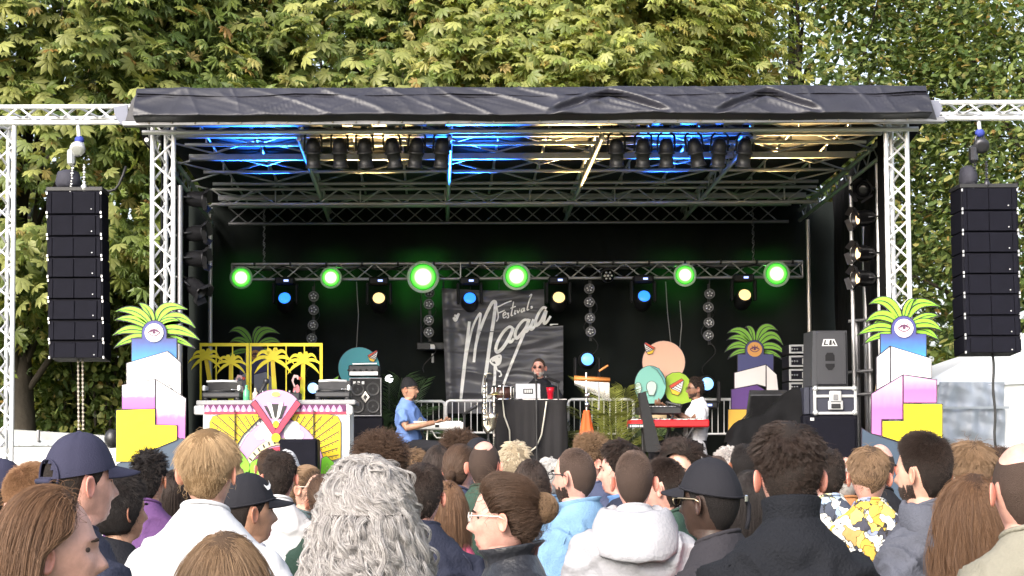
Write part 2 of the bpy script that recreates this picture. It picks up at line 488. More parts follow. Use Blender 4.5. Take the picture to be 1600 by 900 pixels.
# ---------------------------------------------------------------- cloths behind and beside the stage
def drape(name, label, pts, h0, h1, amp, n, m, wrink=.03):
    """hanging cloth along a plan polyline, gathered into folds"""
    pts = [Vector(p) for p in pts]; segs = [(b-a).length for a, b in zip(pts, pts[1:])]; L = sum(segs)
    nz = 26; V = []; Fq = []
    for i in range(n+1):
        s = L*i/n; k = 0
        while k < len(segs)-1 and s > segs[k]: s -= segs[k]; k += 1
        d = (pts[k+1]-pts[k]).normalized(); p = pts[k] + d*s; nn = Vector((-d.y, d.x, 0))
        for j in range(nz+1):
            z = h0 + (h1-h0)*j/nz
            q = p + nn*(amp*math.sin(i*.9 + .4*math.sin(j*.3)) + wrink*noise.noise((p.x*2+p.y*2, z*1.2, 5)))
            V.append((q.x, q.y, z))
    for i in range(n):
        for j in range(nz):
            q = i*(nz+1)+j; Fq.append((q, q+1, q+nz+2, q+nz+1))
    o = link(name, np_mesh(name, V, Fq, [m])); tag(o, label, 'curtain'); return o
drape('backdrop', 'black cloth hung across the whole rear of the stage', [(-3.45, BY, 0), (5.5, BY, 0)], DECK, 5.03, .012, 150, mat('black backdrop cloth', (.012, .015, .014), .95, 0, .2, 4, .2, 2, spec=.15), .05)
drape('side_curtain', 'black cloth closing the left flank of the stage', [(-2.86, 17.45, 0), (-3.3, 22.2, 0)], DECK, 5.14, .02, 90, CLOTH)
drape('side_curtain', 'black cloth closing the right flank of the stage behind the spotlights', [(4.80, 17.6, 0), (5.32, 22.2, 0)], DECK, 5.14, .02, 90, CLOTH)
def pole(px, y0, y1, Y, r, label, m=ALU):
    a, b = P(px, y0, Y), P(px, y1, Y)
    b.z = DECK; b.x = a.x
    t = thing('pole', label, 'pole', (b.x, Y, DECK)); rod('tube', a, b, r, m, t)
    MB().box((b.x, Y, DECK+.01), (.2, .2, .02)).build('foot_plate', STEEL, t)
    return t
pole(329, 346, 620, 21.9, .028, 'thin silver pole rising behind the yellow palm screens')
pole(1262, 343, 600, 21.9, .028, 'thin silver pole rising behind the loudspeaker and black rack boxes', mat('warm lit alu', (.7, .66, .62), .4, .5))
pole(1329, 275, 640, 18.6, .022, 'pale pole at the front of the right spotlight ladder', ALUD)
pole(1370, 255, 640, 18.3, .022, 'pale pole beside the right lattice tower carrying the spotlights', ALUD)
pole(1351, 330, 640, 19.2, .04, 'thick grey pole between the two thin poles of the right flank', STEEL)
pole(282, 290, 640, 17.6, .03, 'dark pole right of the left lattice tower carrying four spotlights', STEEL)
def scaffold():
    t = thing('scaffold_frame', 'grey steel scaffold frame behind the right palm cutout', 'scaffold', P(1350, 700, 18.9))
    for px, Y in ((1338, 18.9), (1358, 18.9), (1368, 19.2)):
        a = P(px, 500, Y); rod('upright', (a.x, Y, a.z), (a.x, Y, DECK), .035, STEEL, t)
    for py in (502, 582, 618):
        a, b = P(1326, py, 18.8), P(1372, py-4, 18.8); rod('crossbar', a, b, .02, STEEL, t)
scaffold()
# ================================================================ rear lighting truss and lamps
TY = 21.8
def rear_truss():
    a, b = P(362, 424, TY), P(1254, 420, TY); z = (P(800, 411, TY).z + P(800, 435, TY).z)/2; h = P(800, 411, TY).z - P(800, 435, TY).z
    t = thing('lighting_truss', 'long horizontal lattice truss carrying the green and coloured lamps before the black backdrop', 'truss', ((a.x+b.x)/2, TY, z))
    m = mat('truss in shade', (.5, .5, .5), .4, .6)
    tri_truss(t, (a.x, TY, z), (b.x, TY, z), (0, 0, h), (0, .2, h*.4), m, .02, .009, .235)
    for x in (a.x + 3.0, a.x + 6.0): rod('brace', (x, TY-.01, z-h/2), (x, TY-.01, z+h/2), .012, m, t)
    for k, (f0, f1) in enumerate(((.02, .3), (.28, .62), (.6, .98))):
        MB().tube([(a.x + (b.x-a.x)*(f0 + (f1-f0)*i/12), TY+.03+.02*k, z + h/2 - .03 - .05*abs(math.sin(i*1.05+k))) for i in range(13)], .011, 5).build('cable', BLK, t)
    for k in range(16): MB().box((a.x + .3 + k*.47, TY-.0, z+h/2), (.03, .055, .055), bev=.006).build('tape', BLK, t)
    return z, h
TZ, TH = rear_truss()
for px, tx in ((412, 'thin chain holding up the left end of the lighting truss'), (1178, 'thin chain holding up the right end of the lighting truss')):
    p = P(px, 380, TY); t = thing('hanging_chain', tx, 'chain', (p.x, TY, TZ))
    for k in range(18):
        z0 = TZ + TH/2 + k*.06
        MB().tube([(p.x + .012*math.cos(q), TY + .05 + (.012*math.sin(q) if k % 2 else 0), z0 + .03 + .03*math.sin(q) if k % 2 == 0 else z0 + .03 + .03*math.cos(q)) for q in [i*math.pi/3 for i in range(7)]], .006, 5).build('chain_link', STEEL, t)

def clamp(mb, p, z, m=0):
    mb.lathe((p[0], p[1]-.02, z), [(0, .034), (.04, .034)], (0, 1, 0), 12, m)
GREEN = (.12, 1.0, .10)
def glow_lens():  # hot centre, with bloom painted into the outer green of the ramp
    if 'green lens bloom' in MATS: return MATS['green lens bloom']
    m = mat('green lens bloom', (.02, .05, .02), .4); n, l = m.node_tree.nodes, m.node_tree.links; b = n['Principled BSDF']
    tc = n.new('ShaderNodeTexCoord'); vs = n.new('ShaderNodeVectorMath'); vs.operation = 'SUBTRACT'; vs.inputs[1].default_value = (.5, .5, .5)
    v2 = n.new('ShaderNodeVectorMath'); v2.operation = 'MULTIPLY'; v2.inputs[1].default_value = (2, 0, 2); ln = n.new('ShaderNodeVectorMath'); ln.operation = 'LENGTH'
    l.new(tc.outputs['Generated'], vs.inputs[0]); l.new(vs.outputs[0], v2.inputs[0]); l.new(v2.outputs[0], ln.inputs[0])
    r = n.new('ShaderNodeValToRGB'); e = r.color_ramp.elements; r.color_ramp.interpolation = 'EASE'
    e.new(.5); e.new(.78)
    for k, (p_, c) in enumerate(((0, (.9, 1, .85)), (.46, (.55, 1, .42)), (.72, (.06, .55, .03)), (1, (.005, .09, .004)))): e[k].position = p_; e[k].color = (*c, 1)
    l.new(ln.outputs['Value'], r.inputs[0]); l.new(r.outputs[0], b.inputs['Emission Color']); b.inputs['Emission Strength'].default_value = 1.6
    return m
def par_lamp(px, py, on=True, r=.1, power=1.0, label=''):
    p = P(px, py, TY-.28)
    t = thing('par_lamp', label, 'stage lamp', p, group='round par lamps along the rear lighting truss')
    mb = MB().lathe(p, [(0, r*.98), (.02, r), (.1, r*.95), (.16, r*.7), (.2, r*.45)], (0, 1, 0), 24)
    mb.build('housing', DARKM, t)
    yo = MB().tube([p + Vector((r*1.12*math.cos(R(q)), .1, r*1.12*math.sin(R(q)))) for q in range(0, 181, 15)], .01, 6)
    clamp(yo, (p.x, TY-.18), TZ - TH/2 if abs(p.z-TZ) < .4 else p.z + r*1.3); yo.build('yoke', DARKM, t)
    lens = MB().lathe(p + Vector((0, -.004, 0)), [(0, r*.9), (.005, r*.9)], (0, 1, 0), 24)
    lens.lathe(p + Vector((0, -.02, 0)), [(0, r*.5), (.016, r*.86)], (0, 1, 0), 24)
    if on:
        MB().lathe(p + Vector((0, -.022, 0)), [(0, r*1.22), (.004, r*1.18), (-.012, r*.6), (-.016, r*.02)], (0, 1, 0), 28).build('lens', glow_lens(), t)  # disc wider than the housing to hold the painted bloom
        spot('green_halo_light', Vector((p.x, TY + .06, p.z)), Vector((p.x, BY, p.z+.02)), GREEN, 5*power, 125, 1, .04); point('green_halo_light', p + Vector((0, -.10, 0)), GREEN, .16*power, .05)  # added halo lights: one aimed back at the backdrop, one on the ring
        MB().lathe(p + Vector((0, .01, 0)), [(0, r*.86), (-.015, r*1.2), (-.035, r*1.48), (-.03, r*1.5), (-.005, r*1.22), (.02, r*1.0)], (0, 1, 0), 28, 0, False).build('halo_ring', mat('lamp reflector', (.5, .5, .5), .5), t)  # added cone standing in for the halo round the lens
    else:
        lens.build('lens', BLKG, t)
        bb = MB()
        for k in range(7):
            q = k*math.pi/3; rr = 0 if k == 6 else r*.55
            MB().lathe(p + Vector((rr*math.cos(q), -.03, rr*math.sin(q))), [(0, r*.15), (.02, r*.15)], (0, 1, 0), 10).build('diode', mat('unlit diode', (.7, .7, .7), .2), t)
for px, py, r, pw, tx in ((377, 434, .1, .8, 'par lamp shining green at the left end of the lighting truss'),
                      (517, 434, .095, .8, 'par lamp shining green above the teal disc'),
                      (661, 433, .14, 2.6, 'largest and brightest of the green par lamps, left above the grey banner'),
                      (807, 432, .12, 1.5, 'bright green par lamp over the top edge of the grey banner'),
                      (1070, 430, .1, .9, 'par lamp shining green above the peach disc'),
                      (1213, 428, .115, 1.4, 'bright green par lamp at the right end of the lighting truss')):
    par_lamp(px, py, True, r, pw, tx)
par_lamp(950, 431, False, .085, 0, 'unlit black par lamp with a ring of diodes hanging on the lighting truss')

BLKP = mat('black plastic', (.012, .012, .014), .55, spec=.3)
def moving_head(px, py, Y, col, label, tgt=None, floor=False, W=0, strength=10, sc=1.0):
    p = P(px, py, Y)
    t = thing('moving_head', label, 'moving light', p, group=None if floor else 'moving heads hanging below the rear truss')
    s = -1 if floor else 1
    mb = MB().box(p + Vector((0, .06, s*.26*sc)), (.26*sc, .2*sc, .1*sc), bev=.02)
    mb.build('base', BLKP, t)
    MB().box(p + Vector((.02, -.043*sc, s*.26*sc)), (.06*sc, .004, .025*sc)).build('display', emis('blue display', (.3, .4, 1), 1.2), t)
    for sx in (-1, 1):
        MB().box(p + Vector((sx*.15*sc, .06, s*.1*sc)), (.04*sc, .1*sc, .28*sc), bev=.015).build('yoke_arm', BLKP, t)
    d = (Vector(tgt) - p).normalized() if tgt else Vector((0, -1, .05)).normalized()
    hd = MB().lathe(p + Vector((0, .05, 0)) + d*.09*sc, [(0, .082*sc), (-.02, .098*sc), (-.16*sc, .115*sc), (-.26*sc, .1*sc), (-.3*sc, .06*sc)], d, 22)
    hd.build('head', BLKP, t)
    ln = MB().lathe(p + Vector((0, .05, 0)) + d*.093*sc, [(0, .078*sc), (.012, .066*sc), (.018, .03*sc)], d, 20)
    ln.build('lens', emis('lens ' + str(col), col, strength), t)
    if W: spot('moving_head_light', p + Vector((0, .05, 0)) + d*.16, tgt, col, W, 19, 1, .06)
BLUE, WARM = (.02, .17, 1.0), (1.0, .66, .25)
for px, py, c, W, tx in ((445, 470, BLUE, 3000, 'blue moving head over the yellow palm screens'),
                     (592, 470, WARM, 1250, 'warm white moving head above the bass amplifier'),
                     (734, 470, BLUE, 3000, 'blue moving head in front of the grey banner'),
                     (873, 469, WARM, 1250, 'warm white moving head at the right edge of the grey banner'),
                     (1006, 467, BLUE, 3000, 'blue moving head above the peach disc'),
                     (1163, 465, WARM, 1350, 'warm white moving head above the rear right palm cutout')):
    p = P(px, py, TY-.15); yt = 17.75
    moving_head(px, py, TY-.15, c, tx, (p.x*1.0, yt, ceil_z(yt)), W=W, strength=.75 if c is WARM else 1.1)
moving_head(918, 562, 21.2, (.12, .36, 1), 'white blue moving head standing behind the bar chimes', (P(918, 570, 16).x, 12, 3.2), True, 0, 1.1)
moving_head(1105, 600, 20.6, (.2, .5, 1), 'white blue moving head standing right of the keyboard player in white', (P(1105, 600, 16).x, 12, 2.6), True, 0, 1.2)
moving_head(489, 606, 19.8, (.25, .5, 1), 'small blue white moving head behind the right turntable', (P(470, 600, 16).x, 14, 2.2), True, 0, 1.2, .8)

# stacks of four small round lamps on a hanging batten
def lamp_stack(pts, label):
    Y = TY + .05
    top = P(pts[0][0], pts[0][1]-25, Y); c = P(*pts[0], Y)
    t = thing('lamp_stack', label, 'stage lamp', (c.x, Y, c.z), group='hanging strings of four small round lamps')
    a, b = P(pts[0][0]+1, pts[0][1]-16, Y), P(pts[-1][0]+1, pts[-1][1]+14, Y)
    MB().box(((a.x+b.x)/2, Y+.06, (a.z+b.z)/2), (.035, .03, a.z-b.z)).build('batten', BLK, t)
    rod('cable', (a.x, Y+.06, a.z), (a.x, Y+.06, TZ-TH/2), .008, BLK, t)
    cab = MB().tube([(b.x + .09*math.sin(k*.55), Y+.06 + .03*math.sin(k*.8), b.z + (a.z-b.z)*.7 - k*.045) for k in range(22)], .007, 5)
    cab.build('loose_cable', BLK, t)
    for i, (px, py) in enumerate(pts):
        p = P(px, py, Y-.06)
        L = MB().lathe(p, [(0, .055), (-.012, .06), (-.012, .067), (.03, .068), (.1, .05)], (0, 1, 0), 18).build('lamp', mat('grey lamp rim', (.22, .22, .23), .35, .4), t)
        face = MB().lathe(p + Vector((0, -.004, 0)), [(0, .052), (.004, .054)], (0, 1, 0), 18).build('face', mat('lamp face', (.1, .1, .11), .3), L)
        n = 5 if i != 2 else 6
        m = mat('diode lens', (.75, .75, .78), .2)
        dd = MB()
        for k in range(n):
            q = 2*math.pi*k/n + .3 + i
            dd.ball(p + Vector((.03*math.cos(q), -.012, .03*math.sin(q))), .013, nu=8, nv=6)
        d = dd.build('diode_ring', m, L); 

for pts, tx in (([(490, 463), (490, 484), (489, 508), (487, 529)], 'string of small round lamps hanging over the right yellow screen'),
            ([(671, 457), (670, 475), (670, 500), (670, 519)], 'string of small round lamps hanging left beside the grey banner'),
            ([(921, 451), (921, 472), (922, 497), (923, 518)], 'string of small round lamps hanging right of the grey banner above a floor light'),
            ([(1109, 459), (1107, 480), (1108, 504), (1107, 524)], 'string of small round lamps hanging right of the peach disc')):
    lamp_stack(pts, tx)

# ---------------------------------------------------------------- front bars with profile spots
def profile(px, py0, py1, Y, tilt, label):
    a, b = P(px, py0, Y), P(px, py1, Y)
    t = thing('profile_spotlight', label, 'spotlight', a, group='black profile spotlights on the front bars')
    d = Vector((math.sin(R(tilt)), .25, -math.cos(R(tilt)))).normalized()
    L = (a.z-b.z)*.98
    mb = MB().lathe(a, [(-.02, .03), (.0, .055), (.06, .075), (L*.42, .078), (L*.44, .088), (L*.5, .088), (L*.52, .07), (L*.9, .072), (L*.92, .08), (L, .084)], d, 20)
    mb.build('body', mat('spot black', (.03, .03, .033), .42, .3, .08, 60), t)
    MB().lathe(a, [(L*.985, .07), (L*1.003, .02)], d, 16).build('lens', BLKG, t)
    yk = MB()
    for sx in (-1, 1):
        yk.tube([a + d*L*.4 + Vector((sx*.092, 0, 0)), a + Vector((sx*.085, 0, .04)), a + Vector((sx*.03, 0, .1))], .011, 6)
    yk.box(a + Vector((0, 0, .1)), (.06, .05, .05)); yk.build('yoke', BLK, t)
    MB().tube([a + Vector((.05, .05, .03)), a + Vector((.08, .09, -.05)), a + Vector((.06, .07, -.14)), a + d*L*.6 + Vector((.07, .02, 0))], .006, 5).build('cable', BLK, t)
    MB().lathe(a + Vector((0, 0, .13)), [(-.03, .035), (.03, .035)], (1, 0, 0), 10).build('clamp', BLK, t)
FL = 17.25
for x0, x1, y, tx in ((472, 706, 207, 'white horizontal bar carrying the left six profile spotlights'), (946, 1178, 204, 'white horizontal bar carrying the right six profile spotlights')):
    a, b = P(x0, y, FL), P(x1, y, FL)
    t = thing('lighting_bar', tx, 'bar', ((a.x+b.x)/2, FL, (a.z+b.z)/2), group='white bars under the front of the roof')
    rod('tube', a, b, .026, ALU, t)
    for f in (.2, .45, .62, .8):
        p = a + (b-a)*f; rod('hook', p, p + Vector((0, 0, .14)), .012, ALU, t)
for (px, ti), tx in zip(((489, 0), (530, 2), (569, 3), (611, 9), (652, -6), (691, -3)),
        ('profile spotlight at the left end of the left bar hanging upright', 'stubby profile spotlight second along the left bar', 'profile spotlight third along the left bar before the yellow glow',
         'profile spotlight tilted outwards fourth along the left bar', 'profile spotlight fifth along the left bar tilted a little left', 'profile spotlight at the right end of the left bar')):
    profile(px, 218, 263, FL, ti, tx)
for (px, ti), tx in zip(((963, 2), (1005, 0), (1041, 2), (1083, 14), (1125, -4), (1165, -4)),
        ('profile spotlight at the left end of the right bar', 'profile spotlight second along the right bar before the blue glow', 'profile spotlight third along the right bar hanging upright',
         'profile spotlight strongly tilted right on the right bar', 'profile spotlight fifth along the right bar', 'profile spotlight at the right end of the right bar')):
    profile(px, 219, 262, FL, ti, tx)

# ---------------------------------------------------------------- flank par cans
def par_can(px, py, Y, dirv, label, lit=False, sc=1.0):
    p = P(px, py, Y); d = Vector(dirv).normalized()
    t = thing('par_can', label, 'spotlight', p, group='par cans on the flank poles')
    r = .085*sc
    MB().lathe(p - d*.11, [(-.02, r*.35), (.01, r*.72), (.05, r*.9), (.09, r*.95), (.095, r*1.02), (.2, r*1.02), (.205, r*1.12), (.22, r*1.12)], d, 24, 0, False).build('can', mat('par can', (.035, .035, .04), .3, .6, .08, 50), t)
    MB().lathe(p - d*.11, [(.165, r*.95), (.175, r*.3)], d, 20).build('lens', emis('amber lens', (1, .62, .3), 1.3) if lit else BLKG, t)
    q = d.cross(Vector((0, 0, 1))).normalized()
    yk = MB().tube([p + q*r*1.15, p + q*r*1.2 - d*.14, p - d*.2, p - q*r*1.2 - d*.14, p - q*r*1.15], .01, 6)
    yk.build('yoke', DARKM, t)
    s = 1 if px < 800 else -1
    rod('mount', p - d*.2, p - d*.2 + Vector((-s*.1, 0, -.02)), .012, ALU, t)
    u = d.cross(q)
    fr = MB()
    for k in range(4):
        an = k*math.pi/2 + .5; e = q*math.cos(an) + u*math.sin(an); e2 = q*-math.sin(an) + u*math.cos(an)
        c = p + d*.11
        vs = [c + e*r*1.1 + e2*r*.9, c + e*r*1.1 - e2*r*.9, c + e*r*1.35 - e2*r*.8 + d*.05, c + e*r*1.35 + e2*r*.8 + d*.05]
        vs += [v_ + d*.004 + e*.004 for v_ in vs]
        fr.add(vs, [(0, 1, 2, 3), (7, 6, 5, 4), (0, 4, 5, 1), (1, 5, 6, 2), (2, 6, 7, 3), (3, 7, 4, 0)])
    if not lit or py > 330: fr.build('barn_doors', DARKM, t)
for y, d, tx in ((311, (1, -.1, -.1), 'topmost par can on the left flank pole, glinting'), (365, (1, -.2, .05), 'second par can from the top on the left flank pole'),
             (404, (1, -.15, -.02), 'third par can from the top on the left flank pole'), (448, (.7, -.3, -.6), 'lowest par can on the left flank pole pointing steeply down')):
    par_can(304, y, 17.7, d, tx)
for y, d, tx, l in ((295, (-.35, -.7, -.2), 'topmost par can on the right flank poles facing the crowd', False), (341, (-1, -.25, -.12), 'second par can on the right flank poles with open flap', True),
                (396, (-1, -.35, 0), 'third par can on the right flank poles with amber lens', True), (435, (-1, -.3, 0), 'lowest par can on the right flank poles with amber lens', True)):
    par_can(1350, y, 18.3, d, tx, l, 1.05)

# ---------------------------------------------------------------- hanging speaker columns
GRILLE = mat('speaker grille', (.006, .006, .0115), .7, 0, .35, 260, .12, 14, spec=.12)
BOXM = mat('speaker box', (.006, .006, .0105), .65, 0, .12, 90, spec=.12)
def array(px0, px1, edges, label, lean):
    t = thing('speaker_column', label, 'loudspeaker', P((px0+px1)/2, edges[0], FY), group='hanging loudspeaker columns')
    xl, xr = P(px0, 430, FY).x, P(px1, 430, FY).x; cx = (xl+xr)/2; w = xr-xl
    n = len(edges)-1; mt = mat('pin metal', (.7, .7, .72), .3, .6)
    for i in range(n):
        zt, zb = P(px0, edges[i], FY).z, P(px0, edges[i+1], FY).z
        h = zt-zb; zc = (zt+zb)/2; y = FY + .16 + lean*(i/n)**2
        xs = cx + (.035 if lean > 0 else -.0)*(i/n)
        c = Vector((xs, y, zc))
        rot = Matrix.Rotation(R(-1.2*i*.6), 3, 'X')
        cb = MB().box(c, (w, .36, h-.006), rot=rot, bev=.008).build('cabinet', BOXM, t)
        g = MB()
        for k, (a, b) in enumerate(((-.47, -.40), (-.395, -.02), (-.015, .385), (.39, .47))):
            g.box(c + Vector((w*(a+b)/2, -.18 - (.006 if k in (1, 2) else 0), 0)), (w*(b-a)-.003, .02, h-.022), rot=rot, bev=.004)
        gg = g.build('grille', GRILLE, cb, True)
        pins = MB()
        for sx, zz in ((-.485, .4), (.485, .4), (-.485, -.42), (.485, -.42)):
            pins.box(c + Vector((sx*w, -.19, zz*h)), (.014, .018, .026))
        pins.lathe(c + Vector((w*.32, -.197, -h*.28)), [(0, .008), (.008, .008)], (0, -1, 0), 8)
        pp = pins.build('rigging_pins', mt, cb, True)
    zt = P(px0, edges[0], FY).z
    MB().box((cx, FY+.16, zt+.022), (w*1.02, .36, .045), bev=.006).build('rigging_frame', BLK, t)
    return cx, zt, w
LX, LZ, LW = array(72, 159, [299, 336, 370, 403, 435, 468, 501, 533, 561], 'tall column of eight stacked black speakers hanging from the left truss', .04)
RX, RZ, RW = array(1503, 1592, [294, 330, 363, 396, 429, 461, 494, 526, 553], 'tall column of eight stacked black speakers hanging from the right truss', -.02)

def hoist(px, ytop, pts, label, bright):
    m = mat('bright hoist', (.75, .75, .76), .25, .7) if bright else mat('dark hoist', (.05, .05, .06), .35, .5)
    bl = mat('blue sling', (.03, .05, .3), .7)
    p0 = P(px, ytop, FY)
    t = thing('chain_hoist', label, 'hoist', p0, group='chain hoists above the speaker columns')
    q = lambda x, y: P(x, y, FY)
    rod('sling', p0, q(pts[0][0], pts[0][1]), .02, ALU, t)
    a = q(*pts[0]); MB().ball(a, (.05, .04, .045)).build('shackle_cover', bl, t)
    b = q(*pts[1]); MB().tube([b + Vector((.045*math.cos(k*math.pi/8), 0, .05*math.sin(k*math.pi/8))) for k in range(17)], .014, 6).build('hook', m, t)
    c = q(*pts[2])
    MB().lathe(c + Vector((0, -.1, .03)), [(.03, .04), (.04, .078), (.07, .082), (.1, .078), (.15, .05)], (.15, 1, .5), 20).build('motor', m, t)
    MB().box(c + Vector((-.06, 0, -.02)), (.075, .12, .18), bev=.025).build('gear_case', m, t)
    for dx, z1 in ((-.045, .33), (.07, .30)):
        n = 12
        for k in range(n):
            z = c.z - .1 - (z1)*k/n
            MB().box((c.x+dx-(.03*k/n if dx < 0 else 0), FY, z), (.034 if k % 2 else .02, .02 if k % 2 else .034, z1/n*.95), bev=.008).build('chain_link', m, t)
    MB().ball(c + Vector((.07, 0, -.33)), (.03, .03, .045)).build('load_hook', m, t)
    return c
c1 = hoist(122, 196, [(124, 219), (124, 229), (121, 243)], 'shiny chrome chain hoist with blue sling over the left speaker column', True)
c2 = hoist(1529, 188, [(1531, 208), (1531, 218), (1530, 238)], 'dark chain hoist with blue sling over the right speaker column', False)
def bag(px, py, w, h, label):
    p = P(px, py, FY+.1); mb = MB(); rings = []
    for k in range(9):
        f = k/8; rr = (.75 + .3*math.sin(f*math.pi*.9 + .4))*(1 if 0 < k < 8 else .55)
        rings.append([(p.x + w/2*rr*math.cos(q)*(1+.12*noise.noise((q, f*3, px))), p.y + .12*rr*math.sin(q), p.z - h/2 + h*f + .02*noise.noise((q*2, f*4, 2))) for q in [2*math.pi*i/20 for i in range(20)]])
    mb.loft(rings); o = mb.build('chain_bag', mat('black canvas', (.03, .03, .045), .8, 0, .3, 30)); tag(o, label, 'bag')
bag(107, 281, .25, .2, 'slumped black chain bag on top of the left speaker column')
bag(1513, 276, .17, .22, 'upright black chain bag on top of the right speaker column')
for px0, px1, tx in ((122, 123, 'left of the twin chains hanging below the left speaker column'), (129, 130, 'right of the twin chains hanging below the left speaker column')):
    a, b = P(px0, 561, FY+.2), P(px1, 672, FY+.2); n = 34
    t = thing('hanging_chain', tx, 'chain', a)
    m = mat('chain tan', (.42, .38, .32), .45, .4)
    for k in range(n):
        c = a + (b-a)*((k+.5)/n)
        MB().box(c, (.026 if k % 2 else .012, .012 if k % 2 else .026, .024), bev=.006).build('chain_link', m, t)
a, b = P(1551, 553, FY+.1), P(1556, 705, FY+.1)
t = thing('speaker_cable', 'black cable hanging from the right speaker column before the white tent', 'cable', a)
MB().tube([a + (b-a)*(k/10) + Vector((.008*math.sin(k*1.3), 0, 0)) for k in range(11)], .014, 6).build('cable', BLK, t)
t = thing('speaker_cable', 'looped black cable running from the left speaker column into the trees', 'cable', P(165, 300, FY))
MB().tube([P(x, y, FY+.3) for x, y in ((140, 292), (160, 296), (170, 299), (180, 296), (186, 288), (192, 274), (197, 260))], .014, 6).build('cable', BLK, t)
# ================================================================ painted plywood decor
def leaf_poly(b, c, tip, w, n=12, belly=.45):
    """crescent palm leaf in pixels: spine base->tip with control c, width w"""
    sp = bez(b, c, tip, n); L, Rr = [], []
    for i, p in enumerate(sp):
        t = i/n; d = (sp[min(i+1, n)] - sp[max(i-1, 0)]).normalized(); nn = Vector((-d.y, d.x))
        ww = w*(math.sin(math.pi*min(1, t**.8))**.8*.5 + .12*(1-t))
        L.append(tuple(p + nn*ww)); Rr.append(tuple(p - nn*ww*.9))
    return L + Rr[::-1], sp
def palm_leaf(t, b, c, tip, w, Y, m, line=.010):
    poly, sp = leaf_poly(b, c, tip, w)
    o = panel('leaf', poly, Y, m, LINE, t, .014, line)
    rib = []
    a, _ = leaf_poly(b, c, tip, w*.09)
    MB().prism(pxpoly(a, Y-.008), Y-.009, Y-.003).build('midrib', LINE, o)
LEAFG = mat('leaf green paint', (.26, .62, .03), .5, 0, .03, 30, .08, 5)
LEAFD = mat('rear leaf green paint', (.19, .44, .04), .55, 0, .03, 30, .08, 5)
PINKW = grad_mat('pink sprayed white', [(0, (.66, .12, .46)), (.38, (.66, .16, .48)), (.62, (.85, .78, .82)), (1, (.85, .84, .85))])
PINK2 = grad_mat('pink sprayed', [(0, (.62, .17, .5)), (.45, (.56, .14, .45)), (.75, (.66, .30, .57)), (1, (.7, .42, .64))])
BLUEG = grad_mat('blue sprayed cyan', [(0, (.05, .38, .75)), (.3, (.05, .2, .5)), (.6, (.06, .07, .25)), (1, (.06, .06, .22))])
NAVY = mat('navy paint', (.05, .055, .17), .5)
SLATE = mat('slate blue paint', (.045, .07, .11), .5, 0, 0, 1, .08, 4)
def eye(t, cx, cy, r, Y, m, w=1):
    p = MB().disc((P(cx, cy, Y).x, P(cx, cy, Y).z), r/F*Y, Y-.014, Y-.002, 0, 30).build('eye_disc', m, t)
    k = Y/F; c = P(cx, cy, Y)
    e = MB()
    up = [(c.x + (x*r*.62)*k, c.z + (.34*r*(1-x*x))*k) for x in [i/8-1 for i in range(17)]]
    lo = [(c.x + (x*r*.62)*k, c.z - (.34*r*(1-x*x))*k) for x in [i/8-1 for i in range(17)]]
    def line(ps, wd):
        for a, b in zip(ps, ps[1:]):
            d = Vector((b[0]-a[0], b[1]-a[1])).normalized(); nn = Vector((-d.y, d.x))*wd
            e.prism([(a[0]+nn.x, a[1]+nn.y), (b[0]+nn.x, b[1]+nn.y), (b[0]-nn.x, b[1]-nn.y), (a[0]-nn.x, a[1]-nn.y)], Y-.018, Y-.013)
    line(up, .006); line(lo, .005)
    line([(x*.62+c.x*.38, z*.62 + (c.z + .12*r*k)*.38) for x, z in up], .004)
    e.disc((c.x, c.z+.05*r*k), .17*r*k, Y-.019, Y-.013, 0, 14)
    for x in (-.5, 0, .5): line([(c.x + x*r*k*.6, c.z + r*k*(.42-.2*abs(x))), (c.x + x*r*k*.8, c.z + r*k*(.62-.25*abs(x)))], .004)
    e.build('eye_drawing', mat('violet drawing', (.12, .04, .1), .6), p)
def palm_pyramid(label, Y, blocks, eyec, er, leaves, navy_arch, lm, em):
    base = P(eyec[0], 760, Y); t = thing('palm_cutout', label, 'stage decoration', (base.x, Y, DECK), group='painted palm pyramids')
    for i, (b, c, tip, w) in enumerate(leaves): palm_leaf(t, b, c, tip, w, Y + .06 + .022*(i % 3), lm)
    panel('eye_arch', navy_arch[0], Y+.03, navy_arch[1], LINE, t)
    eye(t, *eyec, er, Y+.026, em)
    for i, (nm, pts, m) in enumerate(blocks):
        o = panel(nm, pts, Y + .0 - .022*i*.5, m, LINE, t)
    for sx in (-.2, .2):
        rod('strut', (base.x+sx, Y+.15, DECK+1.2), (base.x+sx, Y+.6, DECK), .02, mat('raw timber', (.4, .28, .16), .7), t)
Yf = 16.75
def arch(cx, cy, r, x0, x1, y0, y1): return [(x0, y1), (x0, y0), (cx-r, y0)] + arc(cx, cy, r, 180, 0, 14) + [(cx+r, y0), (x1, y0), (x1, y1)]
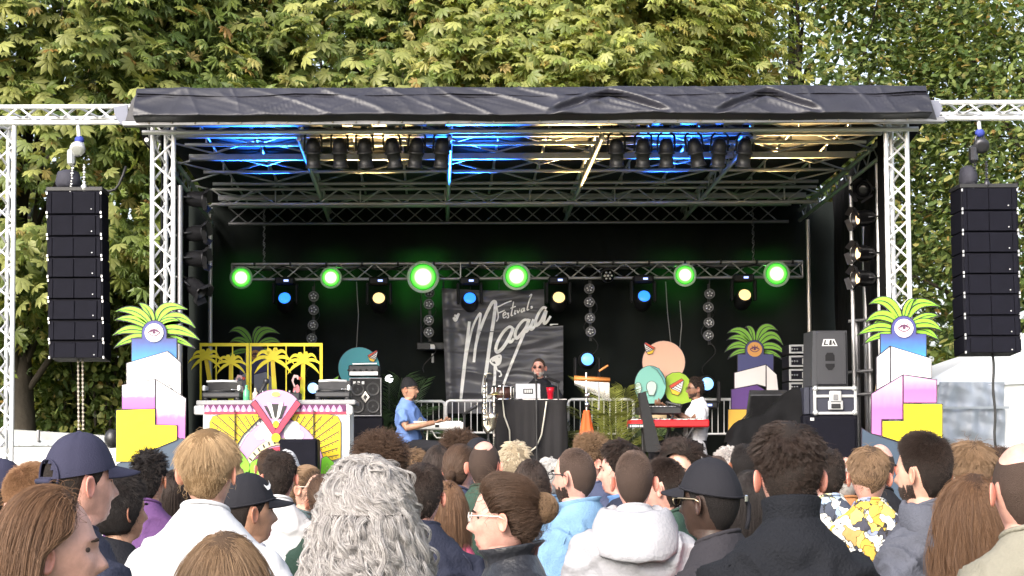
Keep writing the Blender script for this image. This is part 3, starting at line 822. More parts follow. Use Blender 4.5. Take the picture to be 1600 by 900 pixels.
palm_pyramid('left front palm cutout with white eye disc on stacked white, pink and yellow blocks', Yf,
    [('white_block', [(197, 567), (262, 548), (283, 566), (283, 625), (197, 602)], WHITE),
     ('block_face', [(262, 548), (283, 566), (283, 625), (262, 600)], WHITE),
     ('pink_block', [(190, 601), (243, 592), (243, 640), (190, 640)], PINKW),
     ('pink_block', [(243, 592), (291, 622), (290, 690), (243, 668)], PINKW),
     ('base_block', [(182, 725), (228, 705), (284, 684), (302, 690), (302, 790), (182, 790)], SLATE),
     ('yellow_block', [(181, 640), (243, 638), (243, 663), (277, 664), (277, 688), (235, 705), (210, 722), (181, 722)], YEL)],
    (241, 520), 14.5,
    [((238, 512), (214, 475), (180, 487), 15), ((240, 508), (232, 478), (216, 474), 13), ((244, 508), (250, 466), (294, 484), 17), ((236, 515), (208, 490), (178, 501), 13),
     ((246, 513), (276, 478), (306, 513), 17), ((234, 522), (204, 506), (175, 525), 14), ((248, 518), (278, 505), (313, 532), 16), ((234, 528), (205, 522), (177, 545), 13),
     ((250, 524), (276, 525), (306, 545), 12), ((242, 512), (266, 490), (285, 505), 9)],
    (arch(241, 520, 20, 205, 277, 528, 575), BLUEG), LEAFG, mat('eye white', (.82, .78, .78), .5))
palm_pyramid('right front palm cutout with pale pink eye disc on stacked white, pink and yellow blocks', Yf,
    [('white_block', [(1369, 558), (1391, 540), (1391, 598), (1369, 610)], WHITE),
     ('white_block', [(1391, 540), (1456, 560), (1456, 592), (1411, 586), (1391, 598)], WHITE),
     ('pink_block', [(1361, 615), (1411, 585), (1411, 656), (1378, 656), (1378, 682), (1361, 678)], PINK2),
     ('pink_block', [(1411, 585), (1464, 593), (1464, 630), (1411, 630)], PINK2),
     ('base_block', [(1346, 668), (1361, 677), (1402, 690), (1440, 700), (1474, 705), (1474, 790), (1346, 790)], SLATE),
     ('yellow_block', [(1378, 657), (1411, 657), (1411, 630), (1473, 631), (1473, 712), (1435, 702), (1402, 690), (1378, 682)], YEL)],
    (1412, 513), 14.5,
    [((1408, 505), (1390, 455), (1357, 476), 17), ((1412, 503), (1416, 466), (1432, 468), 12), ((1415, 503), (1424, 458), (1470, 480), 17), ((1405, 507), (1378, 480), (1352, 504), 16),
     ((1420, 508), (1446, 486), (1470, 495), 11), ((1402, 512), (1378, 488), (1362, 512), 12), ((1419, 511), (1452, 494), (1472, 518), 15), ((1402, 518), (1372, 502), (1338, 525), 14),
     ((1422, 518), (1448, 508), (1468, 533), 13), ((1402, 522), (1368, 520), (1347, 540), 10)],
    (arch(1412, 513, 20, 1375, 1448, 521, 568), BLUEG), LEAFG, mat('eye pink', (.82, .68, .7), .5))
Yr = 20.9
palm_pyramid('rear right palm cutout with orange eye disc on white, purple and ochre blocks', Yr,
    [('white_block', [(1147, 582), (1197, 569), (1197, 605), (1183, 601), (1147, 608)], mat('dull white paint', (.7, .67, .68), .5)),
     ('white_block', [(1197, 569), (1214, 585), (1217, 612), (1197, 612)], mat('dull white paint', (.7, .67, .68), .5)),
     ('purple_block', [(1142, 608), (1183, 601), (1203, 614), (1203, 650), (1142, 650)], mat('purple paint', (.10, .04, .21), .5)),
     ('ochre_block', [(1137, 639), (1178, 639), (1178, 662), (1160, 690), (1137, 705)], mat('ochre paint', (.7, .42, .06), .5))],
    (1179, 546), 11.5,
    [((1176, 540), (1160, 505), (1136, 521), 12), ((1178, 538), (1176, 506), (1164, 512), 9), ((1182, 538), (1190, 497), (1216, 517), 13), ((1174, 542), (1156, 518), (1135, 532), 10),
     ((1184, 541), (1206, 506), (1224, 540), 13), ((1173, 545), (1150, 530), (1132, 551), 11), ((1185, 545), (1210, 530), (1230, 557), 11), ((1173, 549), (1150, 545), (1137, 562), 8), ((1186, 550), (1206, 545), (1224, 563), 8)],
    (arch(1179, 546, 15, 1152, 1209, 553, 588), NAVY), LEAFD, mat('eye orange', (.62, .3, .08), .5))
palm_pyramid('rear left palm cutout half hidden behind the yellow screens', Yr,
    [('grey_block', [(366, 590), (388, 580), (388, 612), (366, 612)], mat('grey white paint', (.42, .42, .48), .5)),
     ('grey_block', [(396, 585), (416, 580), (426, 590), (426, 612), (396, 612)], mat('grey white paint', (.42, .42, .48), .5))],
    (399, 555), 8,
    [((394, 540), (378, 503), (357, 520), 12), ((398, 540), (404, 502), (438, 522), 13), ((396, 538), (398, 506), (412, 513), 9), ((393, 543), (374, 522), (358, 536), 10), ((401, 541), (424, 522), (440, 538), 10), ((392, 549), (372, 545), (352, 560), 9), ((402, 548), (424, 545), (440, 560), 9)],
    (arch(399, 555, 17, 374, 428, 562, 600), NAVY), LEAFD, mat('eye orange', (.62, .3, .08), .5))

# ---------------------------------------------------------------- yellow palm screens
YSC = mat('yellow screen paint', (.88, .72, .02), .5, 0, .03, 30, .05, 5)
def screen(x0, x1, palms, label):
    Y = 19.0
    c = P((x0+x1)/2, 625, Y); t = thing('palm_screen', label, 'screen', (c.x, Y, c.z), group='pair of yellow palm screens')
    def bar(nm, a, b, c_, d): MB().prism(pxpoly([(a, b), (c_, b), (c_, d), (a, d)], Y), Y, Y+.02).build(nm, YSC, t)
    bar('top_rail', x0, 536, x1, 541); bar('stile', x1-4.5, 541, x1, 640); bar('stile', x0, 541, x0+3, 640)
    n = 3 if x1-x0 < 90 else 4
    for k in range(1, n): 
        x = x0 + (x1-x0)*k/n; bar('bar', x-.9, 541, x+.9, 640)
    for (cx, cy, s, tx, fl) in palms:
        pm = MB()
        for a, ln in ((170, 1), (140, .95), (112, .8), (75, .85), (45, .95), (12, 1), (200, .85), (-18, .85)):
            tipx, tipy = cx + s*1.12*ln*math.cos(R(a)), cy - s*.85*ln*math.sin(R(a)) + s*.45
            ctx, cty = cx + s*.65*ln*math.cos(R(a)), cy - s*.9*ln*math.sin(R(a)) - s*.2
            po, _ = leaf_poly((cx, cy), (ctx, cty), (tipx, tipy), s*.17, 8)
            e_ = .0016*(len(pm.v)//34); pm.prism(pxpoly(po, Y-.004), Y-.004 - e_, Y+.014 - e_)
        o = pm.build('palm_crown', YSC, t)
        # trunk, a curved tapering board
        sp = bez((cx, cy), (cx + fl*.5, (cy+640)/2), (cx + fl*1.3, 642), 10)
        poly = [(p.x - 3 - 1.6*i/10, p.y) for i, p in enumerate(sp)] + [(p.x + 3 + 1.6*i/10, p.y) for i, p in list(enumerate(sp))[::-1]]
        MB().prism(pxpoly(poly, Y+.006), Y+.003, Y+.021).build('palm_trunk', grad_mat('yellow to lime', [(0, (.35, .62, .02)), (.35, (.6, .64, .02)), (.7, (.82, .6, .02)), (1, (.82, .6, .02))]), t)
screen(312, 389, [(322, 560, 26, 0, 12), (361, 568, 25, 0, 0)], 'left yellow cut out palm screen behind the turntables')
screen(390, 504, [(426, 562, 32, 0, 4), (474, 566, 28, 0, -2)], 'right wider yellow cut out palm screen behind the turntables')

# ---------------------------------------------------------------- discs with folded wings
def decor_disc(label, name, Y, outline, m, wing=None, extra=()):
    xs = [p[0] for p in outline]; ys = [p[1] for p in outline]
    c = P(sum(xs)/len(xs), max(ys), Y); t = thing(name, label, 'stage decoration', (c.x, Y, c.z), group='painted disc birds on the stage')
    panel('disc', outline, Y, m, LINE, t, .018, .006)
    if wing:
        cx, cy, s, fl = wing
        q = lambda pts: [(cx + fl*s*x, cy + s*y) for x, y in pts]
        panel('beak_top', q([(-1, -.1), (.55, -1), (.8, -.75), (-.7, .25)]), Y-.03, mat('vermilion paint', (.62, .07, .03), .5), LINE, t, .012, .005)
        panel('beak_side', q([(-.7, .25), (-1, -.1), (-.6, .9), (.1, 1.1), (.45, .7)]), Y-.026, mat('amber paint', (.85, .5, .03), .5), LINE, t, .012, .005)
        bp = MB(); base = panel('beak_mouth', q([(.8, -.75), (-.7, .25), (.45, .75)]), Y-.034, mat('bone paint', (.75, .74, .72), .5), LINE, t, .012, .004)
        for k in range(4):
            a = Vector(q([(-.45 + .28*k, .12 - .19*k)])[0]); b = Vector(q([(.5, .6 - .3*k)])[0])
            d = (b-a).normalized(); nn = Vector((-d.y, d.x))*.5
            bp.prism(pxpoly([tuple(a+nn), tuple(b+nn), tuple(b-nn), tuple(a-nn)], Y-.04), Y-.041, Y-.037)
        bp.build('mouth_lines', LINE, base)
    for nm, pts, mm in extra: panel(nm, pts, Y-.03, mm, LINE, t, .012, .005)
decor_disc('teal disc with a small red and yellow beak behind the bass amplifier', 'disc_bird', 20.6, arc(561, 575, 33, 0, 360, 36)[:-1], mat('teal paint', (.04, .32, .38), .5), (583, 556, 9, 1),
           (('leaf', [(513, 605), (520, 592), (530, 586), (526, 600), (518, 612)], LEAFG),))
decor_disc('large peach disc with a red and yellow beak at its upper left edge', 'disc_bird', 21.0, arc(1037, 566, 34, 0, 360, 36)[:-1], mat('peach paint', (.78, .46, .33), .5), (1014, 544, 9.5, -1))
decor_disc('mint rounded cutout with two pale domes in front of the peach disc', 'disc_bird', 20.7, arc(1016, 602, 25, -70, 250, 30, 31), mat('mint paint', (.2, .50, .43), .5), None,
           (('dome', [(1010, 607)] + arc(1018, 603, 8, 180, 0, 8, 8) + [(1026, 607), (1022, 618), (1014, 618)], mat('pale mint', (.5, .65, .58), .5)),
            ('dome', [(993, 607)] + arc(997, 604, 5, 180, 0, 8, 7) + [(1003, 607), (1000, 616), (996, 616)], mat('pale mint', (.5, .65, .58), .5)),
            ('stripe', [(1016, 572), (1030, 575), (1040, 592), (1039, 602), (1034, 590), (1026, 578)], mat('mint line', (.12, .34, .33), .5))))
decor_disc('lime green rounded cutout with an orange beak behind the keyboard player in white', 'disc_bird', 20.8, [(1041, 588), (1050, 582), (1062, 581), (1072, 586), (1080, 596), (1084, 612), (1080, 628), (1066, 632), (1050, 630), (1042, 622), (1036, 606)],
           mat('lime paint', (.33, .52, .03), .5), (1058, 604, 13, 1))

# ---------------------------------------------------------------- DJ booth with painted front
def booth():
    Y = 16.9
    xL, xR = P(314, 640, Y).x, P(548, 640, Y).x; zt = P(430, 632, Y).z
    t = thing('dj_booth', 'white DJ booth with painted front of pink dome, yellow rays, red chevron and green leaves', 'dj booth', ((xL+xR)/2, Y, DECK))
    wh = WHITE
    MB().box(((xL+xR)/2, Y+.4, zt+.02), (xR-xL+.1, .8, .05), bev=.01).build('table_top', mat('grey booth top', (.3, .3, .31), .5), t)
    for x in (xL+.05, xR-.04):
        for y in (Y+.04, Y+.74): rod('leg', (x, y, DECK), (x, y, zt), .035, wh, t)
    for px0, px1 in ((303, 327), (540, 551)):
        a, b = P(px0, 634, Y-.03), P(px1, 648, Y-.03)
        MB().box(((a.x+b.x)/2, Y+.02, (a.z+b.z)/2), (b.x-a.x, .12, a.z-b.z), bev=.012).build('corner_clamp', wh, t)
    Y = Y - .04
    def pn(nm, pts, m, dy, line=.006, par=None): return panel(nm, pts, Y - dy, m, LINE, par or t, .01, line)
    PK = mat('booth pink', (.56, .27, .50), .5, 0, 0, 1, .03, 4); RD = mat('booth red', (.55, .035, .08), .5); GR = mat('booth green', (.2, .62, .02), .5)
    MB().prism(pxpoly([(318, 640), (546, 640), (546, 780), (318, 780)], Y+.02), Y+.01, Y+.03).build('front_panel', wh, t)
    # toothed frieze
    fz = MB().prism(pxpoly([(319, 632), (541, 632), (541, 643), (319, 643)], Y), Y-.003, Y+.01).build('frieze', mat('plum paint', (.10, .015, .08), .5), t)
    MB().prism(pxpoly([(319, 643.5), (541, 643.5), (541, 647), (319, 647)], Y), Y-.006, Y+.008).build('frieze_band', RD, t)
    for i in range(23):
        x = 324 + i*9.4
        MB().prism(pxpoly([(x-4.4, 643)] + [(x-4.2, 640), (x-2.6, 636.5), (x, 632.5), (x+2.6, 636.5), (x+4.2, 640)] + [(x+4.4, 643)], Y-.006), Y-.008, Y-.002).build('frieze_tooth', PK, t)
        MB().prism(pxpoly([(x-2, 643), (x-1.6, 640.5), (x, 639), (x+1.6, 640.5), (x+2, 643)], Y-.01), Y-.012, Y-.007).build('frieze_arch', wh, t)
    # yellow ray panels with lines and dots
    ym = mat('booth yellow', (.62, .43, .005), .5, 0, 0, 1, .03, 4)
    for side in (-1, 1):
        mx = lambda x: 430 + side*(x-430)
        pts = [(mx(x), y) for x, y in [(430, 647), (515, 647), (528, 650), (533, 660), (533, 716), (512, 722), (500, 715), (480, 680), (455, 655)]]
        yp = pn('ray_panel', pts, ym, .012)
        ln = MB(); dt = MB()
        for k in range(15):
            a = -12 + k*6.0
            ca, sa = math.cos(R(a)), math.sin(R(a))
            r0, r1 = (72, 150)
            p = Vector((430 + r0*ca, 732 - r0*sa*1.02)); q = Vector((430 + r1*ca, 732 - r1*sa))
            def clip(v): return 440 < v.x < 530 and 649 < v.y < 718
            ps = [p.lerp(q, i/40) for i in range(41)]; ps = [v for v in ps if clip(v)]
            if len(ps) < 3: continue
            a_, b_ = ps[0], ps[-1]; d = (b_-a_).normalized(); nn = Vector((-d.y, d.x))*.75
            ln.prism(pxpoly([(mx(v.x), v.y) for v in (a_+nn, b_+nn, b_-nn, a_-nn)], Y-.02), Y-.0175, Y-.014)
            for i in range(1, 12):
                v = a_ + d*(i*6.2 + (k % 2)*3) + Vector((-d.y, d.x))*2.6
                if (v-a_).length < (b_-a_).length and clip(v): dt.disc((P(mx(v.x), v.y, Y).x, P(mx(v.x), v.y, Y).z), .0065, Y-.0175, Y-.014, 0, 6)
        ln.build('ray_lines', LINE, yp); dt.build('ray_dots', LINE, yp)
    # dome
    pn('dome', arc(437, 745, 72, 0, 180, 30, 92) , PK, .024)
    for cx, sg in ((413, -1), (460, 1)):
        pn('cloud', arc(cx, 668, 9, 0, 360, 14, 10)[:-1], wh, .03, .002); pn('cloud', arc(cx+sg*7, 680, 8, 0, 360, 14, 8)[:-1], wh, .032, .002)
        pn('cloud', arc(cx-sg*7, 676, 10, 0, 360, 14, 14)[:-1], wh, .034, .001)
    band = arc(437, 770, 64, 20, 160, 22, 86)
    pn('beaded_band', band + arc(437, 772, 57, 160, 20, 22, 76), mat('straw paint', (.72, .62, .36), .5), .036, .005)
    for k in range(17):
        a = 24 + k*8.2; c_ = (437 + 60.5*math.cos(R(a)), 771 - 81*math.sin(R(a)))
        d = Vector((math.cos(R(a)), -math.sin(R(a)))); nn = Vector((-d.y, d.x))*1.3; c_ = Vector(c_)
        MB().prism(pxpoly([tuple(c_+d*3+nn), tuple(c_-d*3+nn), tuple(c_-d*3-nn), tuple(c_+d*3-nn)], Y-.04), Y-.044, Y-.038).build('bead', LINE, t)
    pn('red_band', arc(437, 778, 58, 20, 160, 22, 80) + arc(437, 782, 45, 160, 20, 22, 64), RD, .046, .006)
    # leaves at the foot
    for pts in ([(372, 742), (366, 712), (372, 700), (382, 712), (390, 724), (392, 742)], [(385, 745), (392, 722), (410, 712), (420, 722), (408, 742)], [(500, 748), (502, 716), (510, 712), (522, 722), (524, 745)], [(516, 748), (522, 726), (532, 716), (540, 722), (536, 748)], [(352, 750), (350, 722), (358, 712), (370, 726), (374, 750)]):
        pn('leaf', pts, GR, .054, .005)
    # crest: pink fan, striped fan, red chevron, gold drops
    pn('crest_fan', [(393, 626)] + [(430 + 44*math.cos(R(a)), 648 - 40*math.sin(R(a))) for a in range(146, 30, -8)] + [(467, 626), (432, 668), (428, 668)], PK, .05)
    lips = MB()
    lips.prism(pxpoly(arc(431, 616, 7, 0, 360, 16, 4)[:-1], Y-.058), Y-.062, Y-.054); lips.build('mouth', mat('gold paint', (.78, .5, .12), .5), t)
    for k, (x0, x1, xb, m) in enumerate(((412, 417, 425, BLK), (417, 424, 428, WHITE), (424, 436, 431, BLK), (436, 443, 434, WHITE), (443, 448, 437, BLK))):
        pn('fan_stripe', [(x0, 634 - (5 if m is WHITE else 0) - (3 if k == 2 else 0)), (x1, 634 - (5 if m is WHITE else 0) - (3 if k == 2 else 0)), (xb+2.2, 654), (xb-2.2, 654)], m, .058 + .002*k, .002)
    pn('fan_foot', [(410, 640), (424, 660), (431, 652), (438, 660), (452, 640), (440, 668), (431, 676), (422, 668)], WHITE, .07, .003)
    pn('chevron', [(391, 631), (399, 624), (435, 675), (428, 683)], RD, .076, .008)
    pn('chevron', [(471, 631), (463, 624), (427, 675), (434, 683)], RD, .082, .008)
    pn('gold_drop', arc(431, 663, 5, 0, 360, 14, 6)[:-1], YEL, .09, .004); pn('gold_disc', arc(431, 684, 7.5, 0, 360, 18, 7.5)[:-1], YEL, .094, .004)
    for x in (367, 490): MB().prism(pxpoly([(x-.6, 640), (x+.6, 640), (x+.6, 730), (x-.6, 730)], Y-.03), Y-.046, Y-.02).build('panel_joint', BLK, t)
    return zt + .045
BOOTHZ = booth()

# decks on the booth
def turntable(px0, px1, label, lidcol):
    Y = 17.25; a, b = P(px0, 620, Y), P(px1, 620, Y); cx = (a.x+b.x)/2; w = b.x-a.x
    z = BOOTHZ; t = thing('turntable', label, 'turntable', (cx, Y, z), group='two turntables on the DJ booth')
    for sx in (-1, 1):
        for sy in (-1, 1): MB().lathe((cx+sx*w*.42, Y+sy*.13, z), [(0, .025), (.03, .03), (.035, .025)], n=12).build('foot', BLK, t)
    MB().box((cx, Y, z+.06), (w, .34, .055), bev=.012).build('plinth', mat('deck charcoal', (.06, .06, .065), .4, .3), t)
    MB().lathe((cx-.03, Y, z+.088), [(0, .15), (.018, .152), (.022, .14)], n=30).build('platter', BLK, t)
    MB().tube([(cx+w*.38, Y+.1, z+.09), (cx+w*.38, Y+.1, z+.12), (cx+w*.36, Y-.05, z+.118), (cx+w*.25, Y-.1, z+.115)], .008, 6).build('tonearm', CHROME, t)
    for sx in (-1, 1):
        MB().box((cx+sx*w*.46, Y-.03, z+.13), (.03, .25, .06), bev=.01).build('case_end', WHITE, t)
    MB().box((cx, Y+.15, z+.15), (w*.92, .02, .13), rot=None).build('case_lid', lidcol, t)
    MB().tube([(cx-w*.4, Y-.1, z+.2), (cx, Y-.12, z+.205), (cx+w*.4, Y-.1, z+.2)], .012, 6).build('case_rail', WHITE, t)
turntable(319, 378, 'turntable in a white edged case on the left end of the DJ booth', BLK)
turntable(494, 548, 'turntable with dark lid on the right end of the DJ booth', DARKM)
def mixer():
    Y = 17.2; a, b = P(404, 622, Y), P(470, 622, Y); cx = (a.x+b.x)/2
    t = thing('dj_mixer', 'black mixer with knobs between the turntables behind the pink crest', 'mixer', (cx, Y, BOOTHZ))
    MB().box((cx, Y, BOOTHZ+.04), (b.x-a.x, .3, .08), bev=.01).build('case', BLK, t)
    for k in range(7): MB().lathe((a.x+.05+k*.055, Y-.05, BOOTHZ+.08), [(0, .012), (.025, .010)], n=10).build('knob', STEEL, t)
mixer()
def bottle(px, py, Y, h, col, label, z=None):
    p = P(px, py, Y); z = p.z if z is None else z
    o = MB().lathe((p.x, Y, z), [(0, .03), (.01, .034), (h*.6, .034), (h*.75, .014), (h*.95, .013), (h, .015)], n=14).build('bottle', mat('bottle '+label, col, .15), None)
    tag(o, label, 'bottle')
bottle(385, 622, 17.1, .16, (.1, .4, .2), 'green bottle left of the mixer on the DJ booth', BOOTHZ)
bottle(399, 622, 17.15, .13, (.6, .5, .4), 'pale small bottle beside the green bottle on the DJ booth', BOOTHZ)
def boom_mic(px, py, label, tilt=(-.12, 0, -.22)):
    p = P(px, py, 17.5); t = thing('microphone', label, 'microphone', p)
    d = Vector(tilt).normalized()
    MB().ball(p, (.03, .03, .035)).build('grille', DARKM, t)
    MB().lathe(p, [(0, .024), (.15, .016), (.16, .016)], d, 12).build('handle', BLK, t)
    MB().tube([p + d*.15, p + d*.35, p + d*.36 + Vector((0, 0, -.2))], .008, 6).build('gooseneck', BLK, t)
boom_mic(416, 596, 'black microphone on a gooseneck behind the pink crest of the DJ booth')
def flamingo(px, py, label):
    Y = 18.9; s = Y/F; t = thing('flamingo_cutout', label, 'stage decoration', P(px, py, Y))
    pk = mat('flamingo pink', (.75, .22, .25), .5)
    q = lambda pts: [(px+x, py+y) for x, y in pts]
    panel('body', q([(-4, 4), (-6, 12), (0, 16), (6, 12), (5, 4), (2, 0)]), Y, pk, LINE, t, .012, .003)
    panel('neck', q([(-4, 5), (-8, -6), (-4, -15), (3, -14), (5, -8), (2, -6), (0, -10), (-3, -9), (-4, -3), (0, 5)]), Y-.016, mat('pale pink', (.8, .5, .5), .5), LINE, t, .012, .003)
    panel('beak', q([(4, -12), (9, -10), (6, -5), (3, -8)]), Y-.02, mat('vermilion paint', (.62, .07, .03), .5), LINE, t, .012, .002)
    panel('leg', q([(-1, 15), (1, 15), (1, 30), (-1, 30)]), Y-.012, pk, LINE, t, .01, .002)
flamingo(375, 600, 'small pink flamingo cutout behind the left turntable')
flamingo(463, 600, 'small pink flamingo cutout on the right yellow screen')
def floor_monitor():
    Y = 16.2; pts = [(437, 686), (496, 686), (496, 775), (437, 775)]; a, b = P(437, 686, Y), P(496, 775, Y)
    t = thing('speaker_box', 'plain black box speaker standing before the DJ booth', 'loudspeaker', ((a.x+b.x)/2, Y, .55))
    MB().box(((a.x+b.x)/2, Y+.2, (a.z+.5)/2), (b.x-a.x, .4, a.z-.5), bev=.015).build('cabinet', BOXM, t)
    MB().box(((a.x+b.x)/2, Y-.006, (a.z+.5)/2), (b.x-a.x-.03, .02, a.z-.53), bev=.005).build('grille', GRILLE, t)
    MB().box(((a.x+b.x)/2, Y+.2, .25), (b.x-a.x, .4, .5), bev=.015).build('sub_cabinet', BOXM, t)
floor_monitor()
# ================================================================ people
NT, NP = 34, 56
AL = np.linspace(0, 2*np.pi, NP, endpoint=False)          # 0 = face, + = towards local +x
def sstep(a, b, x): t = np.clip((x-a)/(b-a), 0, 1); return t*t*(3-2*t)
def head_points(fem=False, age=0):
    """rows of a skull from crown to under the chin, z measured down from the crown"""
    a, b, c = (.0695 if fem else .0725), .092, .115
    th = np.linspace(.09, R(140), NT)
    T, A = np.meshgrid(th, AL, indexing='ij')
    st, ct = np.sin(T), np.cos(T); ca, sa = np.cos(A), np.sin(A)
    front = np.clip(ca, 0, 1); low = np.clip(-ct/.766, 0, 1)
    e = np.where(ct > 0, 1.0, 1 - .42*low**.3*front**.6 - .22*low*(1-np.abs(ca)))
    rho = st**e
    x = a*rho*sa*(1 - .27*low**1.2*(.35+.65*sstep(-.5, .4, ca)))
    y = b*rho*ca; z = -c + c*ct
    y = np.where(ca < 0, y*(1.04 - .10*low), y*(1.0 - .04*(1-low)))
    x *= 1 + .04*np.clip(-ca, 0, 1)*(ct > -.2)
    g = lambda u, m, s: np.exp(-((u-m)/s)**2)
    f = sstep(.25, .75, ca)
    nose = .026*np.exp(-(x/(.0085 + .006*g(z, -.152, .014)))**2)*np.where(z > -.15, g(z, -.15, .028), g(z, -.15, .009))
    y = y + f*(nose - .0085*(g(np.abs(x), .031, .017)*g(z, -.112, .013)) + .0055*g(z, -.097, .010)*g(x, 0, .05)
               + .006*g(z, -.181, .007)*g(x, 0, .024) - .003*g(z, -.187, .003)*g(x, 0, .022) + .006*g(z, -.193, .006)*g(x, 0, .02) - .004*g(z, -.2, .005)*g(x, 0, .02)
               + .010*g(z, -.215, .012)*g(x, 0, .022) + .005*g(np.abs(x), .042, .016)*g(z, -.145, .02))
    z = z - .012*f*low**3
    return np.stack([x, y, z], -1)
def ear_part(v, f, fem):
    for s in (-1, 1):
        b = len(v); nr, na = 5, 14
        for side in (0, 1):
            for i in range(nr):
                r = (i+.25)/(nr-.75)
                for j in range(na):
                    q = 2*math.pi*j/na
                    ey = .017*r*math.cos(q)*(1 + .15*math.sin(q)); ez = .031*r*math.sin(q)*(1 if math.sin(q) > 0 else .95)
                    h = (.006*math.exp(-((r-.86)/.16)**2) - .004*math.exp(-(r/.5)**2)) if side == 0 else -.008*(1-r**2)-.002
                    out = .012 + h - ey*.55
                    v.append((s*(.0715 + out), -.012 + ey, -.128 + ez))
        for side in (0, 1):
            o = b + side*nr*na
            for i in range(nr-1):
                for j in range(na):
                    q = (o+i*na+j, o+i*na+(j+1) % na, o+(i+1)*na+(j+1) % na, o+(i+1)*na+j)
                    f.append(q if (s > 0) == (side == 0) else q[::-1])
        for j in range(na):
            q = (b+(nr-1)*na+j, b+(nr-1)*na+(j+1) % na, b+nr*na+(nr-1)*na+(j+1) % na, b+nr*na+(nr-1)*na+j)
            f.append(q if s > 0 else q[::-1])
NECK = [(-.228, .056, .058, -.016), (-.25, .056, .058, -.022), (-.272, .057, .058, -.027), (-.295, .064, .058, -.03), (-.32, .088, .062, -.03), (-.36, .13, .072, -.022), (-.45, .14, .085, -.012), (-.65, .14, .1, 0), (-.85, .15, .1, 0)]
def ear_skin(sk):
    c = sk.node_tree.nodes['Principled BSDF'].inputs['Base Color'].default_value; m = mat('ear ' + sk.name, (c[0]*1.02, c[1]*.78, c[2]*.74), .5, 0, .1, 160, .15, 20)
    m.node_tree.nodes['Principled BSDF'].inputs['Subsurface Weight'].default_value = .2; m.node_tree.nodes['Principled BSDF'].inputs['Subsurface Radius'].default_value = (.012, .004, .002); return m
def skin(tone):
    base = {'fair': (.56, .33, .25), 'pink': (.58, .32, .26), 'tan': (.42, .23, .15), 'dark': (.045, .026, .02), 'brown': (.2, .1, .062)}[tone]
    m = mat('skin '+tone, base, .5, 0, .12, 190, .2, 26)
    m.node_tree.nodes['Principled BSDF'].inputs['Subsurface Weight'].default_value = .04
    m.node_tree.nodes['Principled BSDF'].inputs['Subsurface Radius'].default_value = (.012, .005, .003)
    return m
HAIRM = {}
def hair_mat(name, c0, c1, strand=True):
    k = name
    if k in HAIRM: return HAIRM[k]
    m = mat('hair '+name, c0, .5 if strand else .8, 0, 0 if strand else .45, 420, spec=.3)
    n, l = m.node_tree.nodes, m.node_tree.links
    if strand:
        hi = n.new('ShaderNodeHairInfo'); r = n.new('ShaderNodeValToRGB'); e = r.color_ramp.elements
        e[0].color = (*[a*.8+b*.2 for a, b in zip(c0, c1)], 1); e[1].color = (*[a*.3+b*.7 for a, b in zip(c0, c1)], 1)
        l.new(hi.outputs['Random'], r.inputs[0]); l.new(r.outputs[0], n['Principled BSDF'].inputs['Base Color'])
    HAIRM[k] = m; return m
HC = {'black': ((.008, .006, .006), (.03, .022, .02)), 'dark': ((.014, .009, .007), (.055, .035, .028)), 'brown': ((.03, .017, .011), (.12, .07, .045)), 'chestnut': ((.06, .03, .017), (.22, .12, .065)),
      'lightbrown': ((.10, .06, .035), (.30, .19, .11)), 'blond': ((.20, .12, .055), (.62, .44, .26)), 'platinum': ((.34, .27, .18), (.78, .68, .52)), 'grey': ((.25, .22, .21), (.72, .68, .66)), 'white': ((.5, .48, .46), (.85, .83, .8)),
      'silver': ((.13, .115, .11), (.66, .63, .62)), 'shaved': ((.07, .045, .035), (.16, .11, .09)), 'ginger': ((.16, .08, .04), (.38, .22, .12))}
HAIRLINE = [(0, -.040), (35, -.046), (55, -.062), (72, -.100), (84, -.125), (92, -.098), (104, -.095), (116, -.165), (135, -.20), (180, -.205)]
def hairline(al_deg, hl=HAIRLINE):
    return np.interp(al_deg, [p[0] for p in hl], [p[1] for p in hl])

def curves_obj(name, pts, rad, m, parent):
    """pts: (n, k, 3) strand points -> one hair-curves object"""
    n, k, _ = pts.shape
    hc = D.hair_curves.new(name); hc.add_curves([k]*n)
    hc.attributes['position'].data.foreach_set('vector', pts.astype(np.float32).ravel())
    ra = hc.attributes.get('radius') or hc.attributes.new('radius', 'FLOAT', 'POINT')
    rr = np.broadcast_to(np.asarray(rad, dtype=np.float32), (n, k)).copy()
    ra.data.foreach_set('value', rr.ravel())
    hc.materials.append(m); return link(name, hc, parent)

def normals_of(G):
    c = np.array([0, 0, -.105]); n = G - c; n[..., 2] *= .8
    return n/np.linalg.norm(n, axis=-1, keepdims=True)

